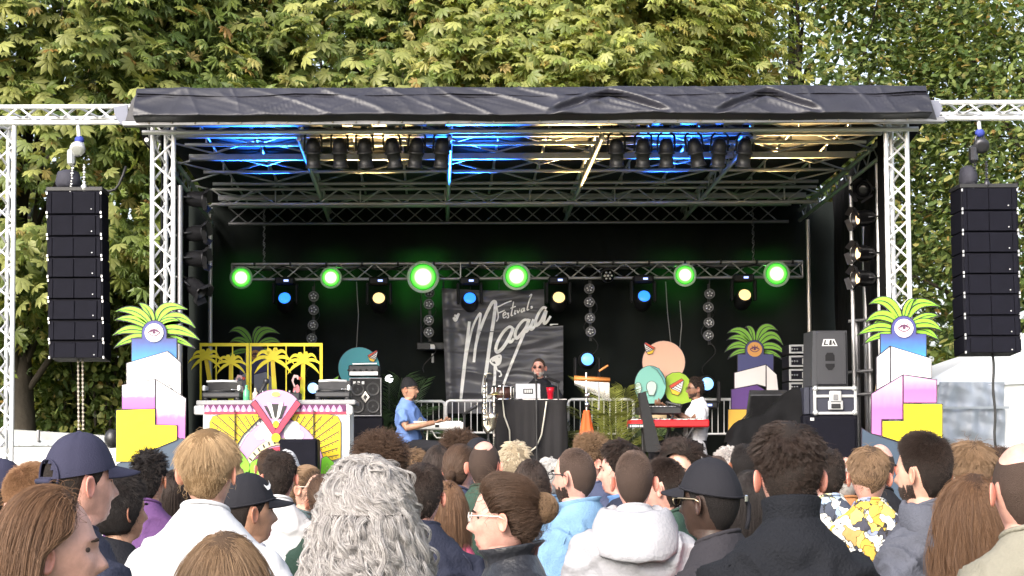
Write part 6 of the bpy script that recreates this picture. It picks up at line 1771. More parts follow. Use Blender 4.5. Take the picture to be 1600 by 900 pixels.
# percussionist in black
YD = 20.3
dj, dg, dH = performer('man in black polo shirt with sunglasses and grey beard behind the laptop', 842, 560, YD, 165, hr('shaved', 'short', .012, n=2400, thick=.005, lump=.001), ('polo_shirt', 'tee', BLK_T), 'pink',
    [((-.25, .03, -.60), (-.2, .28, -.66)), ((.25, .03, -.60), (.15, .30, -.68))], beard='grey', glasses=dict(m=mat('red brown frames', (.25, .04, .03), .3), sun=True))
YT = 19.3
def table():
    a, b = P(775, 625, YT), P(886, 625, YT); t = thing('draped_table', 'tall table draped in black cloth to the floor carrying the laptop', 'table', ((a.x+b.x)/2, YT, DECK))
    z = a.z; mb = MB(); n = 120; rings = []
    cx, cy, hx, hy = (a.x+b.x)/2, YT+.33, (b.x-a.x)/2, .36
    for (zz, g_) in ((z, .0), (z-.02, .006), (z-.2, .012), (z-.5, .022), (DECK+.02, .04)):
        r_ = []
        for k in range(n):
            q = 2*math.pi*k/n; c_, s_ = math.cos(q), math.sin(q); e = 9
            rr = (abs(c_)**e+abs(s_)**e)**(-1/e); fo = 1 + g_*math.sin(k*1.3 + .8*math.sin(k*.37)) + g_*.9
            r_.append((cx + hx*rr*c_*fo, cy + hy*rr*s_*fo, zz))
        rings.append(r_)
    mb.loft(rings[::-1]); mb.build('cloth', mat('black table cloth', (.014, .013, .015), .9, 0, .2, 12, .2, 3), t)
    MB().box((cx + .16, YT-.0 + .3, z+.006), (hx*1.25, .4, .012), bev=.004).build('white_edge', mat('pale tray', (.7, .66, .66), .5), t)
    return z, cx
TBZ, TBX = table()
def laptop():
    a, b = P(806, 625, YT+.1), P(845, 625, YT+.1); cx = (a.x+b.x)/2; w = b.x-a.x; t = thing('laptop', 'open silver laptop with its lid towards the crowd on the black draped table', 'laptop', (cx, YT+.2, TBZ))
    rot = Matrix.Rotation(R(-12), 3, 'X'); h = P(825, 600, YT).z - TBZ
    m = mat('brushed silver', (.42, .42, .45), .35, .6, .05, 80)
    MB().box((cx, YT+.14, TBZ+.012+h/2), (w, .012, h), rot=rot, bev=.005).build('lid', m, t)
    MB().box((cx, YT+.30, TBZ+.014), (w, .24, .018), bev=.004).build('base', m, t)
    MB().box((cx, YT+.128, TBZ+.012+h/2), (w*.4, .004, h*.34), rot=rot).build('sticker', BLK, t)
    s = MB()
    for k in range(4): s.box((cx - w*.12 + w*.08*k, YT+.125, TBZ+.012+h/2), (w*.05, .003, h*.2), rot=rot)
    s.build('sticker_print', mat('sticker print', (.5, .5, .5), .5), t)
laptop()
def cup():
    p = P(860, 625, YT+.1); h = P(860, 607, YT+.1).z - TBZ
    t = thing('cup', 'red ribbed plastic cup right of the laptop', 'cup', (p.x, YT+.1, TBZ+.012))
    MB().lathe((p.x, YT+.1, TBZ+.012), [(0, .03), (h*.3, .034), (h*.32, .037), (h*.6, .040), (h*.62, .043), (h, .047), (h, .044), (.02, .03)], n=24, caps=False).build('wall', mat('cup red', (.55, .01, .03), .35), t)
    MB().lathe((p.x, YT+.1, TBZ+.012), [(0, .03), (.01, .03)], n=24).build('bottom', mat('cup red', (.55, .01, .03), .35), t)
cup()
def micstand(px, ymic, ybot, Y, label, boom=None):
    a, b = P(px, ymic, Y), P(px, ybot, Y); b.z = DECK; b.x = a.x
    t = thing('microphone_stand', label, 'microphone stand', b)
    rod('tube', b, a - Vector((0, 0, .06)), .011, BLK, t)
    for k in range(3):
        q = k*2.1+.5; rod('leg', b + Vector((0, 0, .14)), b + Vector((.28*math.cos(q), .28*math.sin(q), 0)), .009, BLK, t)
    d = Vector(boom or (0, .25, .1)).normalized()
    MB().lathe(a - Vector((0, 0, .05)), [(-.02, .013), (.12, .018), (.125, .024)], d, 12).build('microphone', BLK, t)
    MB().ball(a - Vector((0, 0, .05)) + d*.15, .028).build('grille', DARKM, t)
micstand(838, 588, 720, YT-.15, 'microphone stand in front of the laptop and the man in black')
def congas():
    p = P(786, 625, YT+.2); t = thing('snare_drum', 'small chrome rimmed drum at the left end of the black draped table', 'drum', (p.x, YT+.2, TBZ))
    h = P(786, 603, YT+.2).z - TBZ
    MB().lathe((p.x, YT+.2, TBZ), [(.0, .115), (h*.95, .115)], n=28).build('shell', mat('drum shell', (.06, .025, .02), .3), t)
    for z_ in (h*.06, h*.95): MB().lathe((p.x, YT+.2, TBZ+z_-.012), [(0, .118), (0, .126), (.024, .126), (.024, .118)], n=28).build('hoop', CHROME, t)
    MB().lathe((p.x, YT+.2, TBZ+h*.95), [(0, .115), (.004, .115)], n=28).build('drumhead', mat('drumhead', (.7, .68, .63), .5), t)
    for k in range(8):
        q = k*math.pi/4; rod('lug', (p.x+.124*math.cos(q), YT+.2+.124*math.sin(q), TBZ+h*.1), (p.x+.124*math.cos(q), YT+.2+.124*math.sin(q), TBZ+h*.9), .008, CHROME, t)
congas()
for pts, tx in (([(785, 622), (788, 650), (796, 672), (797, 690)], 'pale cable hanging down the left of the table cloth'), ([(854, 627), (850, 655), (846, 680), (838, 698), (826, 707)], 'pale cable curving down the right of the table cloth'), ([(837, 625), (838, 660), (838, 706)], 'thin dark cable down the middle of the table cloth')):
    o = MB().tube([P(x, y, YT-.08) for x, y in pts], .009, 6).build('cable', mat('cream cable', (.55, .53, .46), .5) if 'pale' in tx else BLK); tag(o, tx, 'cable')
# reed instrument and chrome stands left of the table
def sax():
    Y = 18.9; q = lambda x, y, dy=0: P(x, y, Y+dy)
    t = thing('saxophone', 'shiny saxophone standing upright on a chrome stand left of the draped table', 'saxophone', q(765, 700))
    m = mat('worn silver brass', (.66, .6, .5), .22, .95)
    MB().tube([q(758, 590), q(757, 612), q(756, 640), q(757, 664), q(762, 674), q(768, 668), q(769, 655), q(769, 645)], [.014, .018, .024, .034, .04, .045, .055, .075], 14).build('tube', m, t)
    MB().tube([q(758, 590), q(759, 584), q(765, 583), q(770, 586)], [.013, .012, .010, .010], 10).build('neck', m, t)
    for k in range(7): MB().lathe(q(757, 604+k*8.5, -.03), [(0, .022), (.012, .022)], (0, -1, 0), 12).build('key', CHROME, t)
    rod('key_rod', q(760.5, 598, -.02), q(760.5, 664, -.02), .006, CHROME, t)
    for dx in (-10, 10, 0): rod('stand_leg', q(763, 684), q(763+dx, 720, .2 if dx == 0 else -.1), .011, BLK, t)
    rod('stand_post', q(763, 670), q(763, 690), .014, BLK, t)
sax()
def hardware():
    Y = 19.1; q = lambda x, y, dy=0: P(x, y, Y+dy)
    t = thing('cymbal_stand', 'chrome stand with black boom arms between the saxophone and the table', 'stand', q(772, 700))
    rod('post', q(772, 618), q(771, 705), .014, CHROME, t)
    for a, b in (((771, 700), (758, 722)), ((771, 700), (784, 722)), ((771, 702), (771, 724))): rod('leg', q(*a), q(*b, -.05), .01, CHROME, t)
    rod('boom', q(772, 622), q(786, 600), .01, BLK, t); rod('boom', q(771, 650), q(752, 640), .01, BLK, t)
    for y in (632, 648, 664, 680): MB().box(q(771.5, y), (.04, .05, .05), bev=.01).build('clamp', CHROME, t)
    MB().lathe(q(774, 617), [(0, .11), (.012, .05), (.03, .02)], (0, 0, 1), 24).build('cymbal', mat('brass cymbal', (.6, .45, .2), .3, .9), t)
hardware()
micstand(725, 640, 725, 18.4, 'black microphone stand with bent boom in front of the white keyboard', (.5, .1, .35))
micstand(872, 590, 700, YT+.05, 'second microphone stand right of the man in black', (-.5, .1, .2))

# bar chimes on a stand with orange scarf
def chimes():
    Y = 18.9; q = lambda x, y, dy=0: P(x, y, Y+dy); t = thing('bar_chimes', 'bar chimes of silver rods hanging from an orange wooden bar on a stand', 'chimes', q(916, 700))
    a, b = q(897, 591), q(953, 594); c = (a+b)/2
    wood = mat('orange wood', (.55, .20, .05), .4, 0, .1, 40, .2, 8)
    MB().tube([a, b], .03, 4).build('bar', wood, t)
    n = 28
    for k in range(n):
        p = a + (b-a)*((k+.8)/(n+.6)); ln = P(900, 597+ (13*(k/n)+4), Y).z; top = p.z-.03
        L = .05 + .17*(k/n)
        rod('chime_rod', p - Vector((0, 0, .03)), p - Vector((0, 0, .03+L)), .0062, CHROME, t, 8)
    rod('post', q(916, 582), q(917, 705), .014, CHROME, t); rod('side_post', q(936, 596), q(936, 640), .008, STEEL, t)
    for dx in (-12, 12, 0): rod('leg', q(917, 695), q(917+dx, 722, -.05), .011, CHROME, t)
    for y in (618, 632): MB().lathe(q(917, y), [(-.03, .03), (.03, .03)], (0, 0, 1), 10).build('clamp', CHROME, t)
    rod('beater', q(936, 580), q(950, 571), .012, wood, t)
    mb = MB(); rings = []
    for k in range(12):
        s = k/11; ce = q(916.5, 641 + 40*s, -.02); r = .03 + .05*s
        rings.append([(ce.x + r*math.cos(v)*(1+.18*math.sin(5*v+s)), ce.y + .5*r*math.sin(v)*(1+.18*math.sin(5*v)), ce.z) for v in [2*math.pi*i/40 for i in range(40)]])
    mb.loft(rings); o = mb.build('scarf', mat('orange scarf', (.62, .10, .015), .7, 0, .3, 20, .2, 4)); tag(o, 'bright orange scarf tied round the chime stand', 'scarf')
chimes()

# right keyboard player, facing left
YW = 19.2
wb, wg, wH = performer('seated man in a white t-shirt with glasses playing the black keyboard, facing left', 1086, 592, YW, 98, hr('dark', 'curlyshort', .025, n=2600, thick=.012, top=.006, curl=.004, lift=.6), ('t_shirt', 'tee', WHITET), 'brown',
    [((-.24, .12, -.50), (-.14, .36, -.335)), ((.25, .10, -.52), (.14, .34, -.345))], seat=.5, beard='dark', glasses=dict(m=BLK), brow='black')
stool(wb.location.x, YW, .45, 'black stool under the man in the white t-shirt')
RK = P(1040, 662, YW-.1).z
k2 = keyboard('long red stage piano in front of the man in the white t-shirt', 982, 1105, 662, YW-.35, P(1040, 662, YW-.35).z, mat('stage piano red', (.50, .015, .02), .3), .33, 'far')
p = P(1002, 665, YW-.52); MB().box((p.x, YW-.52, p.z-.004), (.3, .006, .05)).build('front_strip', mat('strip black', (.02, .02, .02), .4), k2)
s = MB()
for k in range(9): s.box((p.x-.12+.028*k, YW-.525, p.z-.004), (.012 + .006*(k % 3), .004, .022))
s.build('front_print', WHITE, k2)
k3 = keyboard('black synthesizer raised above the red stage piano', 996, 1062, 642, YW-.25, P(1030, 642, YW-.25).z, BLK, .3, 'far')
def board():
    Y = YW-.55; pts = [(999, 614), (1009, 612), (1034, 706), (1010, 706)]
    o = MB().prism(pxpoly(pts, Y), Y, Y+.16).build('keyboard_case', mat('black case cloth', (.012, .012, .014), .8, 0, .2, 30)); tag(o, 'black slanted case leaning in front of the red stage piano', 'case')
board()
micstand(1043, 622, 705, YW-.3, 'microphone stand with boom over the black synthesizer', (.4, .1, -.1))
def plastic_bits():
    for px, py, c, nm, tx in ((1024, 655, (.65, .5, .3), 'cardboard_box', 'cardboard box behind the red stage piano'), ):
        a = P(px, py, YW+.3); o = MB().box((a.x, YW+.3, a.z), (.36, .2, .12), bev=.005).build(nm, mat('cardboard', c, .8)); tag(o, tx, 'box')
plastic_bits()

# amplifiers and cases
def bass_amp():
    Y = 19.6; a, b = P(546, 651, Y), P(596, 590, Y); w, h = b.x-a.x, b.z-a.z; cx, cz = (a.x+b.x)/2, (a.z+b.z)/2
    t = thing('bass_cabinet', 'black bass cabinet with four round speakers and a silver diamond badge', 'amplifier', (cx, Y, a.z))
    MB().box((cx, Y+.22, cz), (w, .44, h), bev=.015).build('cabinet', BOXM, t)
    MB().box((cx, Y-.004, cz), (w-.03, .012, h-.03), bev=.004).build('grille', mat('dark mesh', (.03, .03, .032), .55, .3, .5, 400), t)
    for sx in (-.24, .24):
        for sz in (-.24, .20): MB().lathe((cx+sx*w, Y-.012, cz+sz*h), [(0, w*.20), (-.012, w*.21), (-.012, w*.19), (.004, w*.15), (.006, w*.05), (-.004, .001)], (0, 1, 0), 26, 0, False).build('speaker', mat('cone grey', (.05, .05, .052), .5), t)
    for sx in (-1, 1): rod('edge', (cx+sx*(w/2-.006), Y-.01, a.z+.01), (cx+sx*(w/2-.006), Y-.01, b.z-.01), .008, STEEL, t)
    for zz in (a.z+.008, b.z-.008): rod('edge', (a.x, Y-.012, zz), (b.x, Y-.012, zz), .008, STEEL, t)
    MB().prism([(cx, cz+.07), (cx+.05, cz), (cx, cz-.07), (cx-.05, cz)], Y-.03, Y-.02).build('badge', CHROME, t)
    MB().prism([(cx, cz+.035), (cx+.025, cz), (cx, cz-.035), (cx-.025, cz)], Y-.034, Y-.029).build('badge_mark', BLK, t)
    nb = MB()
    for k in range(3): nb.box((a.x+.06+.05*k, Y-.014, b.z-.06), (.03, .005, .035))
    nb.build('top_badge', mat('badge white', (.6, .6, .6), .4), t)
    zt = b.z
    t2 = thing('amp_head', 'amplifier head with silver handle bars on top of the bass cabinet', 'amplifier', (cx, Y, zt))
    MB().box((cx-.02, Y+.2, zt+.085), (w*.96, .36, .13), bev=.012).build('case', DARKM, t2)
    MB().box((cx-.02, Y+.012, zt+.05), (w*.9, .012, .05), bev=.004).build('front_plate', mat('amp silver', (.6, .6, .62), .35, .6), t2)
    for k in range(6): MB().lathe((cx-.2+.07*k, Y+.01, zt+.09), [(0, .014), (.02, .012)], (0, -1, 0), 10).build('knob', BLK, t2)
    rod('handle', (cx-w*.4, Y+.0, zt+.16), (cx+w*.36, Y+.0, zt+.165), .012, ALU, t2)
    c2 = P(572, 690, Y); t3 = thing('equipment_case', 'plain black case under the bass cabinet', 'case', (cx, Y, DECK))
    MB().box((cx+.01, Y+.22, (a.z+DECK)/2-.004), (w*1.02, .46, a.z-DECK-.01), bev=.012).build('shell', BOXM, t3)
    MB().box((cx, Y-.014, (a.z+DECK)/2+.1), (.14, .01, .05)).build('latch', STEEL, t3)
bass_amp()
def monitor_speaker():
    Y = 18.2; a, b = P(1270, 603, Y), P(1325, 516, Y); w = b.x-a.x; cx = (a.x+b.x)/2
    t = thing('loudspeaker', 'upright dark grey loudspeaker with two ports and a white badge standing on the flight case', 'loudspeaker', (cx, Y, a.z))
    pts = [(a.x, a.z), (b.x, a.z), (b.x, b.z), (a.x+.02, b.z)]
    MB().prism(pts, Y+.05, Y+.5).build('cabinet', mat('moulded grey', (.04, .042, .05), .55, 0, .2, 120), t)
    MB().box((cx+.02, Y+.04, (a.z+b.z)/2), (w*.84, .03, (b.z-a.z)*.97), bev=.012).build('front', mat('moulded grey front', (.034, .035, .042), .5, 0, .2, 160), t)
    zc = b.z - (b.z-a.z)*.55
    pm = MB()
    pm.prism([(cx-.05+x, zc+z) for x, z in [(0, .0), (0, .06), (.02, .09), (.08, .09), (.1, .06), (.1, 0)]], Y+.018, Y+.03); pm.prism([(cx-.05+x, zc-.1+z) for x, z in [(0, .07), (.1, .07), (.1, .04), (.07, 0), (.03, 0), (0, .04)]], Y+.018, Y+.03)
    pm.build('port', BLKG, t)
    bd = MB(); zb = b.z-.13
    bd.prism([(cx-.085, zb-.04), (cx-.065, zb+.035), (cx+.05, zb+.035), (cx+.085, zb-.04)], Y+.018, Y+.028); bd.build('badge', mat('badge pale', (.6, .6, .62), .4), t)
    bl = MB(); bl.prism([(cx-.07, zb-.03), (cx-.055, zb+.026), (cx-.04, zb+.026), (cx-.05, zb-.018), (cx-.02, zb-.018), (cx-.02, zb-.03)], Y+.013, Y+.019)
    bl.prism([(cx-.01, zb-.03), (cx+.0, zb+.026), (cx+.02, zb+.026), (cx+.02, zb-.03)], Y+.013, Y+.019); bl.prism([(cx+.028, zb-.03), (cx+.034, zb+.02), (cx+.042, zb+.02), (cx+.066, zb-.03), (cx+.05, zb-.03), (cx+.038, zb-.005)], Y+.013, Y+.019)
    bl.build('badge_letters', BLK, t)
    rod('side_handle', (b.x+.012, Y+.25, a.z+.15), (b.x+.012, Y+.25, a.z+.45), .014, ALU, t)
monitor_speaker()
def flight_case():
    Y = 17.8; a, b = P(1257, 648, Y), P(1338, 604, Y); w, h = b.x-a.x, b.z-a.z; cx, cz = (a.x+b.x)/2, (a.z+b.z)/2
    t = thing('flight_case', 'black flight case with bright aluminium edges and butterfly latch on the black cabinet', 'flight case', (cx, Y, a.z))
    MB().box((cx+.03, Y+.3, cz), (w-.08, .58, h), bev=.01).build('shell', mat('case laminate', (.03, .032, .05), .4, 0, .1, 60), t)
    al = mat('case edge', (.75, .76, .78), .3, .6)
    xl, xr = a.x+.10, b.x
    for zz in (a.z+.015, b.z-.015, b.z-.10): MB().box(((xl+xr)/2, Y+.002, zz), (xr-xl, .02, .03), bev=.004).build('edge', al, t)
    for x in (xl+.012, xr-.012): MB().box((x, Y-.003, cz), (.03, .02, h-.06), bev=.004).build('edge', al, t)
    for sx in (xl+.02, xr-.02):
        for sz in (a.z+.02, b.z-.02): MB().ball((sx, Y+.0, sz), .032, 0, 10, 8).build('corner', al, t)
    MB().box((cx+.05, Y-.02, b.z-.11), (.13, .02, .13), bev=.01).build('latch', al, t); MB().box((cx+.05, Y-.032, b.z-.115), (.05, .012, .06), bev=.006).build('latch_key', STEEL, t)
    MB().box((cx+.05, Y-.02, a.z+.1), (.16, .02, .10), bev=.01).build('handle_dish', al, t); MB().box((cx+.05, Y-.032, a.z+.09), (.1, .014, .05), bev=.006).build('handle', BLK, t)
    MB().box((a.x+.04, Y+.3, cz), (.06, .5, h*.98), bev=.008).build('side_face', mat('case laminate', (.03, .032, .05), .4), t)
    z0 = a.z
    c, d = P(1255, 648, Y), P(1341, 712, Y); t2 = thing('speaker_box', 'large black subwoofer cabinet under the flight case', 'loudspeaker', ((c.x+d.x)/2, Y, DECK))
    MB().box(((c.x+d.x)/2, Y+.3, (z0+DECK)/2 - .003), (d.x-c.x, .6, z0-DECK-.006), bev=.012).build('cabinet', BOXM, t2)
    MB().box(((c.x+d.x)/2, Y-.006, (z0+DECK)/2 - .003), (d.x-c.x-.06, .02, z0-DECK-.08), bev=.006).build('grille', GRILLE, t2)
    bp = P(1269, 652, Y-.02); MB().box((bp.x, Y-.02, bp.z-.02), (.04, .006, .03)).build('badge', mat('badge pale', (.6, .6, .62), .4), t2)
flight_case()
def racks():
    Y = 19.4
    for k, (y0, y1) in enumerate(((538, 553), (555, 574), (576, 596), (597, 612))):
        a, b = P(1233, y1, Y), P(1266, y0, Y); cx, cz = (a.x+b.x)/2, (a.z+b.z)/2; w, h = b.x-a.x, b.z-a.z
        t = thing('rack_case', ('topmost of the small equipment cases stacked left of the grey loudspeaker', 'second from the top of the small equipment cases stacked left of the grey loudspeaker', 'third from the top of the small equipment cases stacked left of the grey loudspeaker', 'lowest of the small equipment cases stacked left of the grey loudspeaker')[k], 'equipment case', (cx, Y, a.z), group='stack of small equipment cases')
        al = mat('case edge dull', (.42, .43, .44), .4, .6)
        MB().box((cx, Y+.2, cz), (w, .4, h-.004), bev=.008).build('shell', BOXM, t)
        for sx in (-1, 1): MB().box((cx+sx*(w/2-.012), Y-.003, cz), (.024, .016, h-.01), bev=.003).build('edge', al, t)
        for sz in (-1, 1): MB().box((cx, Y-.006, cz+sz*(h/2-.014)), (w-.05, .014, .022), bev=.003).build('edge', al, t)
        MB().box((cx+.06, Y-.008, cz), (w*.26, .014, h*.5), bev=.004).build('panel', al, t)
        for q in range(3): MB().lathe((cx-.09+.03*q, Y-.006, cz), [(0, .011), (.014, .009)], (0, -1, 0), 8).build('knob', STEEL, t)
    a = P(1249, 613, Y); MB_ = thing('equipment_table', 'low black stand under the stack of small equipment cases', 'stand', (a.x, Y, DECK))
    MB().box((a.x, Y+.2, (a.z+DECK)/2-.004), (.3, .42, a.z-DECK-.008), bev=.01).build('cabinet', BOXM, MB_)
racks()
def covered_gear():
    Y = 18.0; pts = [(1138, 705), (1143, 690), (1149, 668), (1158, 656), (1180, 650), (1196, 647), (1204, 640), (1216, 628), (1232, 612), (1246, 604), (1256, 606), (1258, 705)]
    outline = [(P(x, y, Y).x, P(x, y, Y).z) for x, y in pts]; mb = MB(); rings = []
    n = 40
    x0, x1 = outline[0][0], outline[-1][0]
    xs = [o[0] for o in outline[1:-1]]; zs = [o[1] for o in outline[1:-1]]
    V = []; Fq = []
    for i in range(n+1):
        x = x0 + (x1-x0)*i/n; zt = float(np.interp(x, xs, zs))
        for j in range(15):
            v = j/14
            if v < .6: z = DECK + (zt-DECK)*(v/.6); y = Y - .12*(1-v/.6)
            else: z = zt - .06*((v-.6)/.4)**2; y = Y + .6*(v-.6)/.4
            V.append((x, y + .04*noise.noise((x*5, z*2, 3)) + .02*math.sin(x*17), z + .01*noise.noise((x*7, y*5, 1))))
    for i in range(n):
        for j in range(14): q = i*15+j; Fq.append((q, q+15, q+16, q+1))
    o = link('dust_sheet', np_mesh('dust_sheet', V, Fq, [CLOTH])); tag(o, 'black cloth thrown over equipment, rising to the right beside the flight case', 'cover')
    Y2 = 18.6; p = P(1200, 640, Y2); t = thing('mixing_desk', 'dark mixing desk with cables and knobs sticking out from under the black cloth', 'mixing desk', (p.x, Y2, DECK))
    rot = Matrix.Rotation(R(-50), 3, 'X'); MB().box((p.x, Y2+.1, p.z), (.42, .5, .1), rot=rot, bev=.01).build('panel', DARKM, t)
    kn = MB()
    for i in range(9):
        for j in range(5): kn.box(Vector((p.x, Y2+.1, p.z)) + rot @ Vector((-.18+.045*i, -.2+.09*j, .058)), (.014, .014, .018), rot=rot)
    kn.build('knobs', mat('knob mix', (.3, .42, .42), .4), t)
    for k in range(4): MB().tube([(p.x-.2, Y2-.12, p.z-.08+.03*k), (p.x-.3-.02*k, Y2-.15, p.z-.16), (p.x-.32, Y2-.1, DECK+.4)], .008, 5).build('cable', BLK, t)
    MB().box((p.x, Y2+.35, (DECK+p.z)/2-.1), (.4, .3, p.z-DECK-.2)).build('stand', BLK, t)
covered_gear()

# crowd barriers at the back of the stage, white tubes
def barrier(px0, px1, py0, py1, Y, label):
    t = thing('barrier', label, 'barrier', P((px0+px1)/2, py1, Y), group='white tube barriers at the rear of the stage')
    wt = mat('galvanised white', (.72, .72, .74), .35, .3)
    q = lambda x, y: P(x, y, Y)
    z1 = py1
    MB().tube([q(px0, z1), q(px0, py0+6), q(px0+1.5, py0+2), q(px0+5, py0), q(px1-5, py0), q(px1-1.5, py0+2), q(px1, py0+6), q(px1, z1)], .019, 8).build('frame', wt, t)
    rod('rail', q(px0, py1-26), q(px1, py1-26), .014, wt, t)
    n = max(3, int((px1-px0)/9))
    for k in range(1, n): rod('bar', q(px0 + (px1-px0)*k/n, py0), q(px0 + (px1-px0)*k/n, py1-26), .006, wt, t, 6)
    return t
for x0, x1, y0, y1, tx in ((640, 695, 627, 702, 'white tube barrier behind the man in the blue t-shirt'), (697, 775, 626, 702, 'white tube barrier in front of the grey banner'), (888, 990, 624, 704, 'white tube barrier behind the bar chimes'), (1094, 1150, 624, 704, 'white tube barrier right of the man in the white t-shirt')):
    barrier(x0, x1, y0, y1, 20.9, tx)

# ---------------------------------------------------------------- banner
def banner():
    Y = 21.8; q = lambda x, y, d=0: P(x, y, Y-d)
    t = thing('banner', 'wrinkled grey banner reading Festival Magia in white brush script with a rose', 'banner', q(785, 650))
    nx, nz = 90, 90; V = []; Fq = []
    def surf(u, v):
        # u along, v down; the top right corner droops
        xl, xr = 690 + 8*v, 848 + 32*sstep(.28, .36, v) + 0*v
        xr = 850 if v < .3 else 879
        x = xl + (880-xl)*u; y = 450 + 196*v
        d = .035*noise.noise((u*3, v*9, 2)) + .03*(1-abs(noise.noise((u*2.2+v*1.5, v*11, 5)))*2) + .05*math.exp(-((u-.12-.25*v)/.05)**2)*(1-v) + .04*math.exp(-((u-.04)/.04)**2)
        for k in range(1, 6): d += .022*math.exp(-((v - k/6 - .03*noise.noise((u*4, k, 1)))/.012)**2)
        return q(x, y + 4*math.sin(u*math.pi)*(1-v), d)
    for i in range(nx+1):
        for j in range(nz+1): V.append(tuple(surf(i/nx, j/nz) - t.location))
    for i in range(nx):
        for j in range(nz):
            u, v = (i+.5)/nx, (j+.5)/nz
            if v < .30 and u > .845: continue
            k = i*(nz+1)+j; Fq.append((k, k+1, k+nz+2, k+nz+1))
    link('fabric', np_mesh('fabric', V, Fq, [mat('grey black banner', (.085, .085, .098), .38, 0, .35, 7, .2, 3)]), t)
    ink = mat('white brush ink', (.9, .9, .9), .55)
    def stroke(nm, zp, w, parent=t):
        """zp: points in the enlarged view of the banner, mapped onto the hanging cloth"""
        pts = [Vector((600 + x/5.293, 440 + y/5.293)) for x, y in zp]
        # smooth
        out = []
        for i in range(len(pts)-1):
            p0, p1, p2, p3 = pts[max(i-1, 0)], pts[i], pts[i+1], pts[min(i+2, len(pts)-1)]
            for s in range(6):
                s /= 6; out.append(.5*((2*p1) + (p2-p0)*s + (2*p0-5*p1+4*p2-p3)*s*s + (3*p1-p0-3*p2+p3)*s**3))
        out.append(pts[-1]); n = len(out); vs = []
        for i, p in enumerate(out):
            d = (out[min(i+1, n-1)] - out[max(i-1, 0)])
            d = d.normalized() if d.length > 0 else Vector((1, 0)); nn = Vector((-d.y, d.x))
            ww = 1.2*w*(.75 + .25*math.sin(math.pi*i/(n-1)))
            for sgn in (-1, 1):
                pp = p + nn*ww*sgn*.5
                u = (pp.x-690)/190; v = (pp.y-450)/196
                a = surf(min(max((pp.x - 690 - 8*v)/(190 - 8*v), 0), 1.03), min(max(v, 0), 1)); vs.append(q(pp.x, pp.y, Y - a.y + .02))
        mb = MB(); b = [v_ + Vector((0, .006, 0)) for v_ in vs]
        m2 = len(vs)
        mb.add(vs + b, [(2*i, 2*i+1, 2*i+3, 2*i+2) for i in range(n-1)] + [(m2+2*i, m2+2*i+2, m2+2*i+3, m2+2*i+1) for i in range(n-1)] + [(2*i, 2*i+2, m2+2*i+2, m2+2*i) for i in range(n-1)] + [(2*i+1, m2+2*i+1, m2+2*i+3, 2*i+3) for i in range(n-1)])
        return mb.build(nm, ink, parent)
    stroke('letter', [(706, 330), (690, 480), (665, 700), (648, 850), (636, 975)], 4.6)
    stroke('letter', [(680, 640), (700, 520), (740, 360), (795, 262), (790, 340), (765, 480), (743, 668)], 3.0)
    stroke('letter', [(743, 668), (765, 500), (820, 330), (885, 190), (915, 165), (922, 200), (905, 330), (875, 520), (848, 720), (825, 850), (823, 930), (850, 955), (885, 935), (905, 890), (915, 800), (918, 690)], 4.6)
    stroke('letter', [(1065, 385), (1035, 375), (985, 420), (940, 500), (925, 560), (940, 582), (985, 545), (1040, 455), (1070, 380), (1050, 440), (1035, 490), (1050, 500), (1075, 470)], 4.4)
    stroke('letter', [(1190, 318), (1155, 320), (1110, 370), (1085, 430), (1095, 470), (1130, 440), (1180, 370), (1200, 310), (1160, 420), (1090, 590), (1030, 740), (985, 862)], 4.2)
    stroke('letter', [(1200, 310), (1185, 360), (1165, 405), (1180, 410), (1215, 360), (1235, 310)], 3.8)
    stroke('letter', [(1235, 310), (1215, 380), (1220, 395), (1245, 370), (1262, 330)], 3.8)
    stroke('letter', [(1345, 222), (1315, 215), (1275, 270), (1250, 340), (1262, 362), (1300, 325), (1340, 240), (1325, 310), (1325, 345), (1345, 335), (1378, 285)], 4.2)
    # small word above
    for pts in ([(935, 215), (945, 290), (930, 330)], [(925, 215), (960, 200), (1010, 175), (1055, 160)], [(940, 262), (975, 248), (1000, 236)],
                [(985, 282), (1008, 268), (1002, 252), (985, 270), (990, 300), (1015, 288)], [(1035, 262), (1022, 262), (1030, 280), (1028, 298), (1015, 300)],
                [(1072, 165), (1060, 230), (1052, 280), (1068, 276)], [(1045, 222), (1070, 212), (1090, 205)], [(1085, 235), (1080, 268), (1092, 262)], [(1100, 232), (1108, 258), (1125, 225)],
                [(1158, 218), (1140, 228), (1134, 250), (1150, 246), (1162, 218), (1158, 244), (1168, 240)], [(1200, 120), (1222, 105), (1200, 160), (1186, 215), (1185, 236), (1200, 228)], [(1212, 212), (1222, 205), (1226, 215), (1214, 222)]):
        stroke('letter', pts, 1.7)
    stroke('letter', [(1405, 352), (1380, 360), (1380, 354), (1440, 352)], 1.4)
    # rose at the end of the curl, bud on the left
    for pts, w_ in (([(875, 655), (895, 635), (925, 620), (960, 612), (965, 640), (950, 680), (915, 690), (890, 675), (875, 655)], 3), ([(890, 650), (930, 640), (950, 655), (920, 670)], 6), ([(925, 690), (935, 730), (960, 745), (970, 775), (950, 785)], 2.2), ([(575, 295), (590, 320), (605, 295), (620, 262)], 4), ([(580, 280), (605, 285)], 3)):
        stroke('rose_stroke', pts, w_)
    for x in (692, 735, 780, 825, 850): rod('tie', q(x, 452), q(x, 440), .006, BLK, t)
banner()

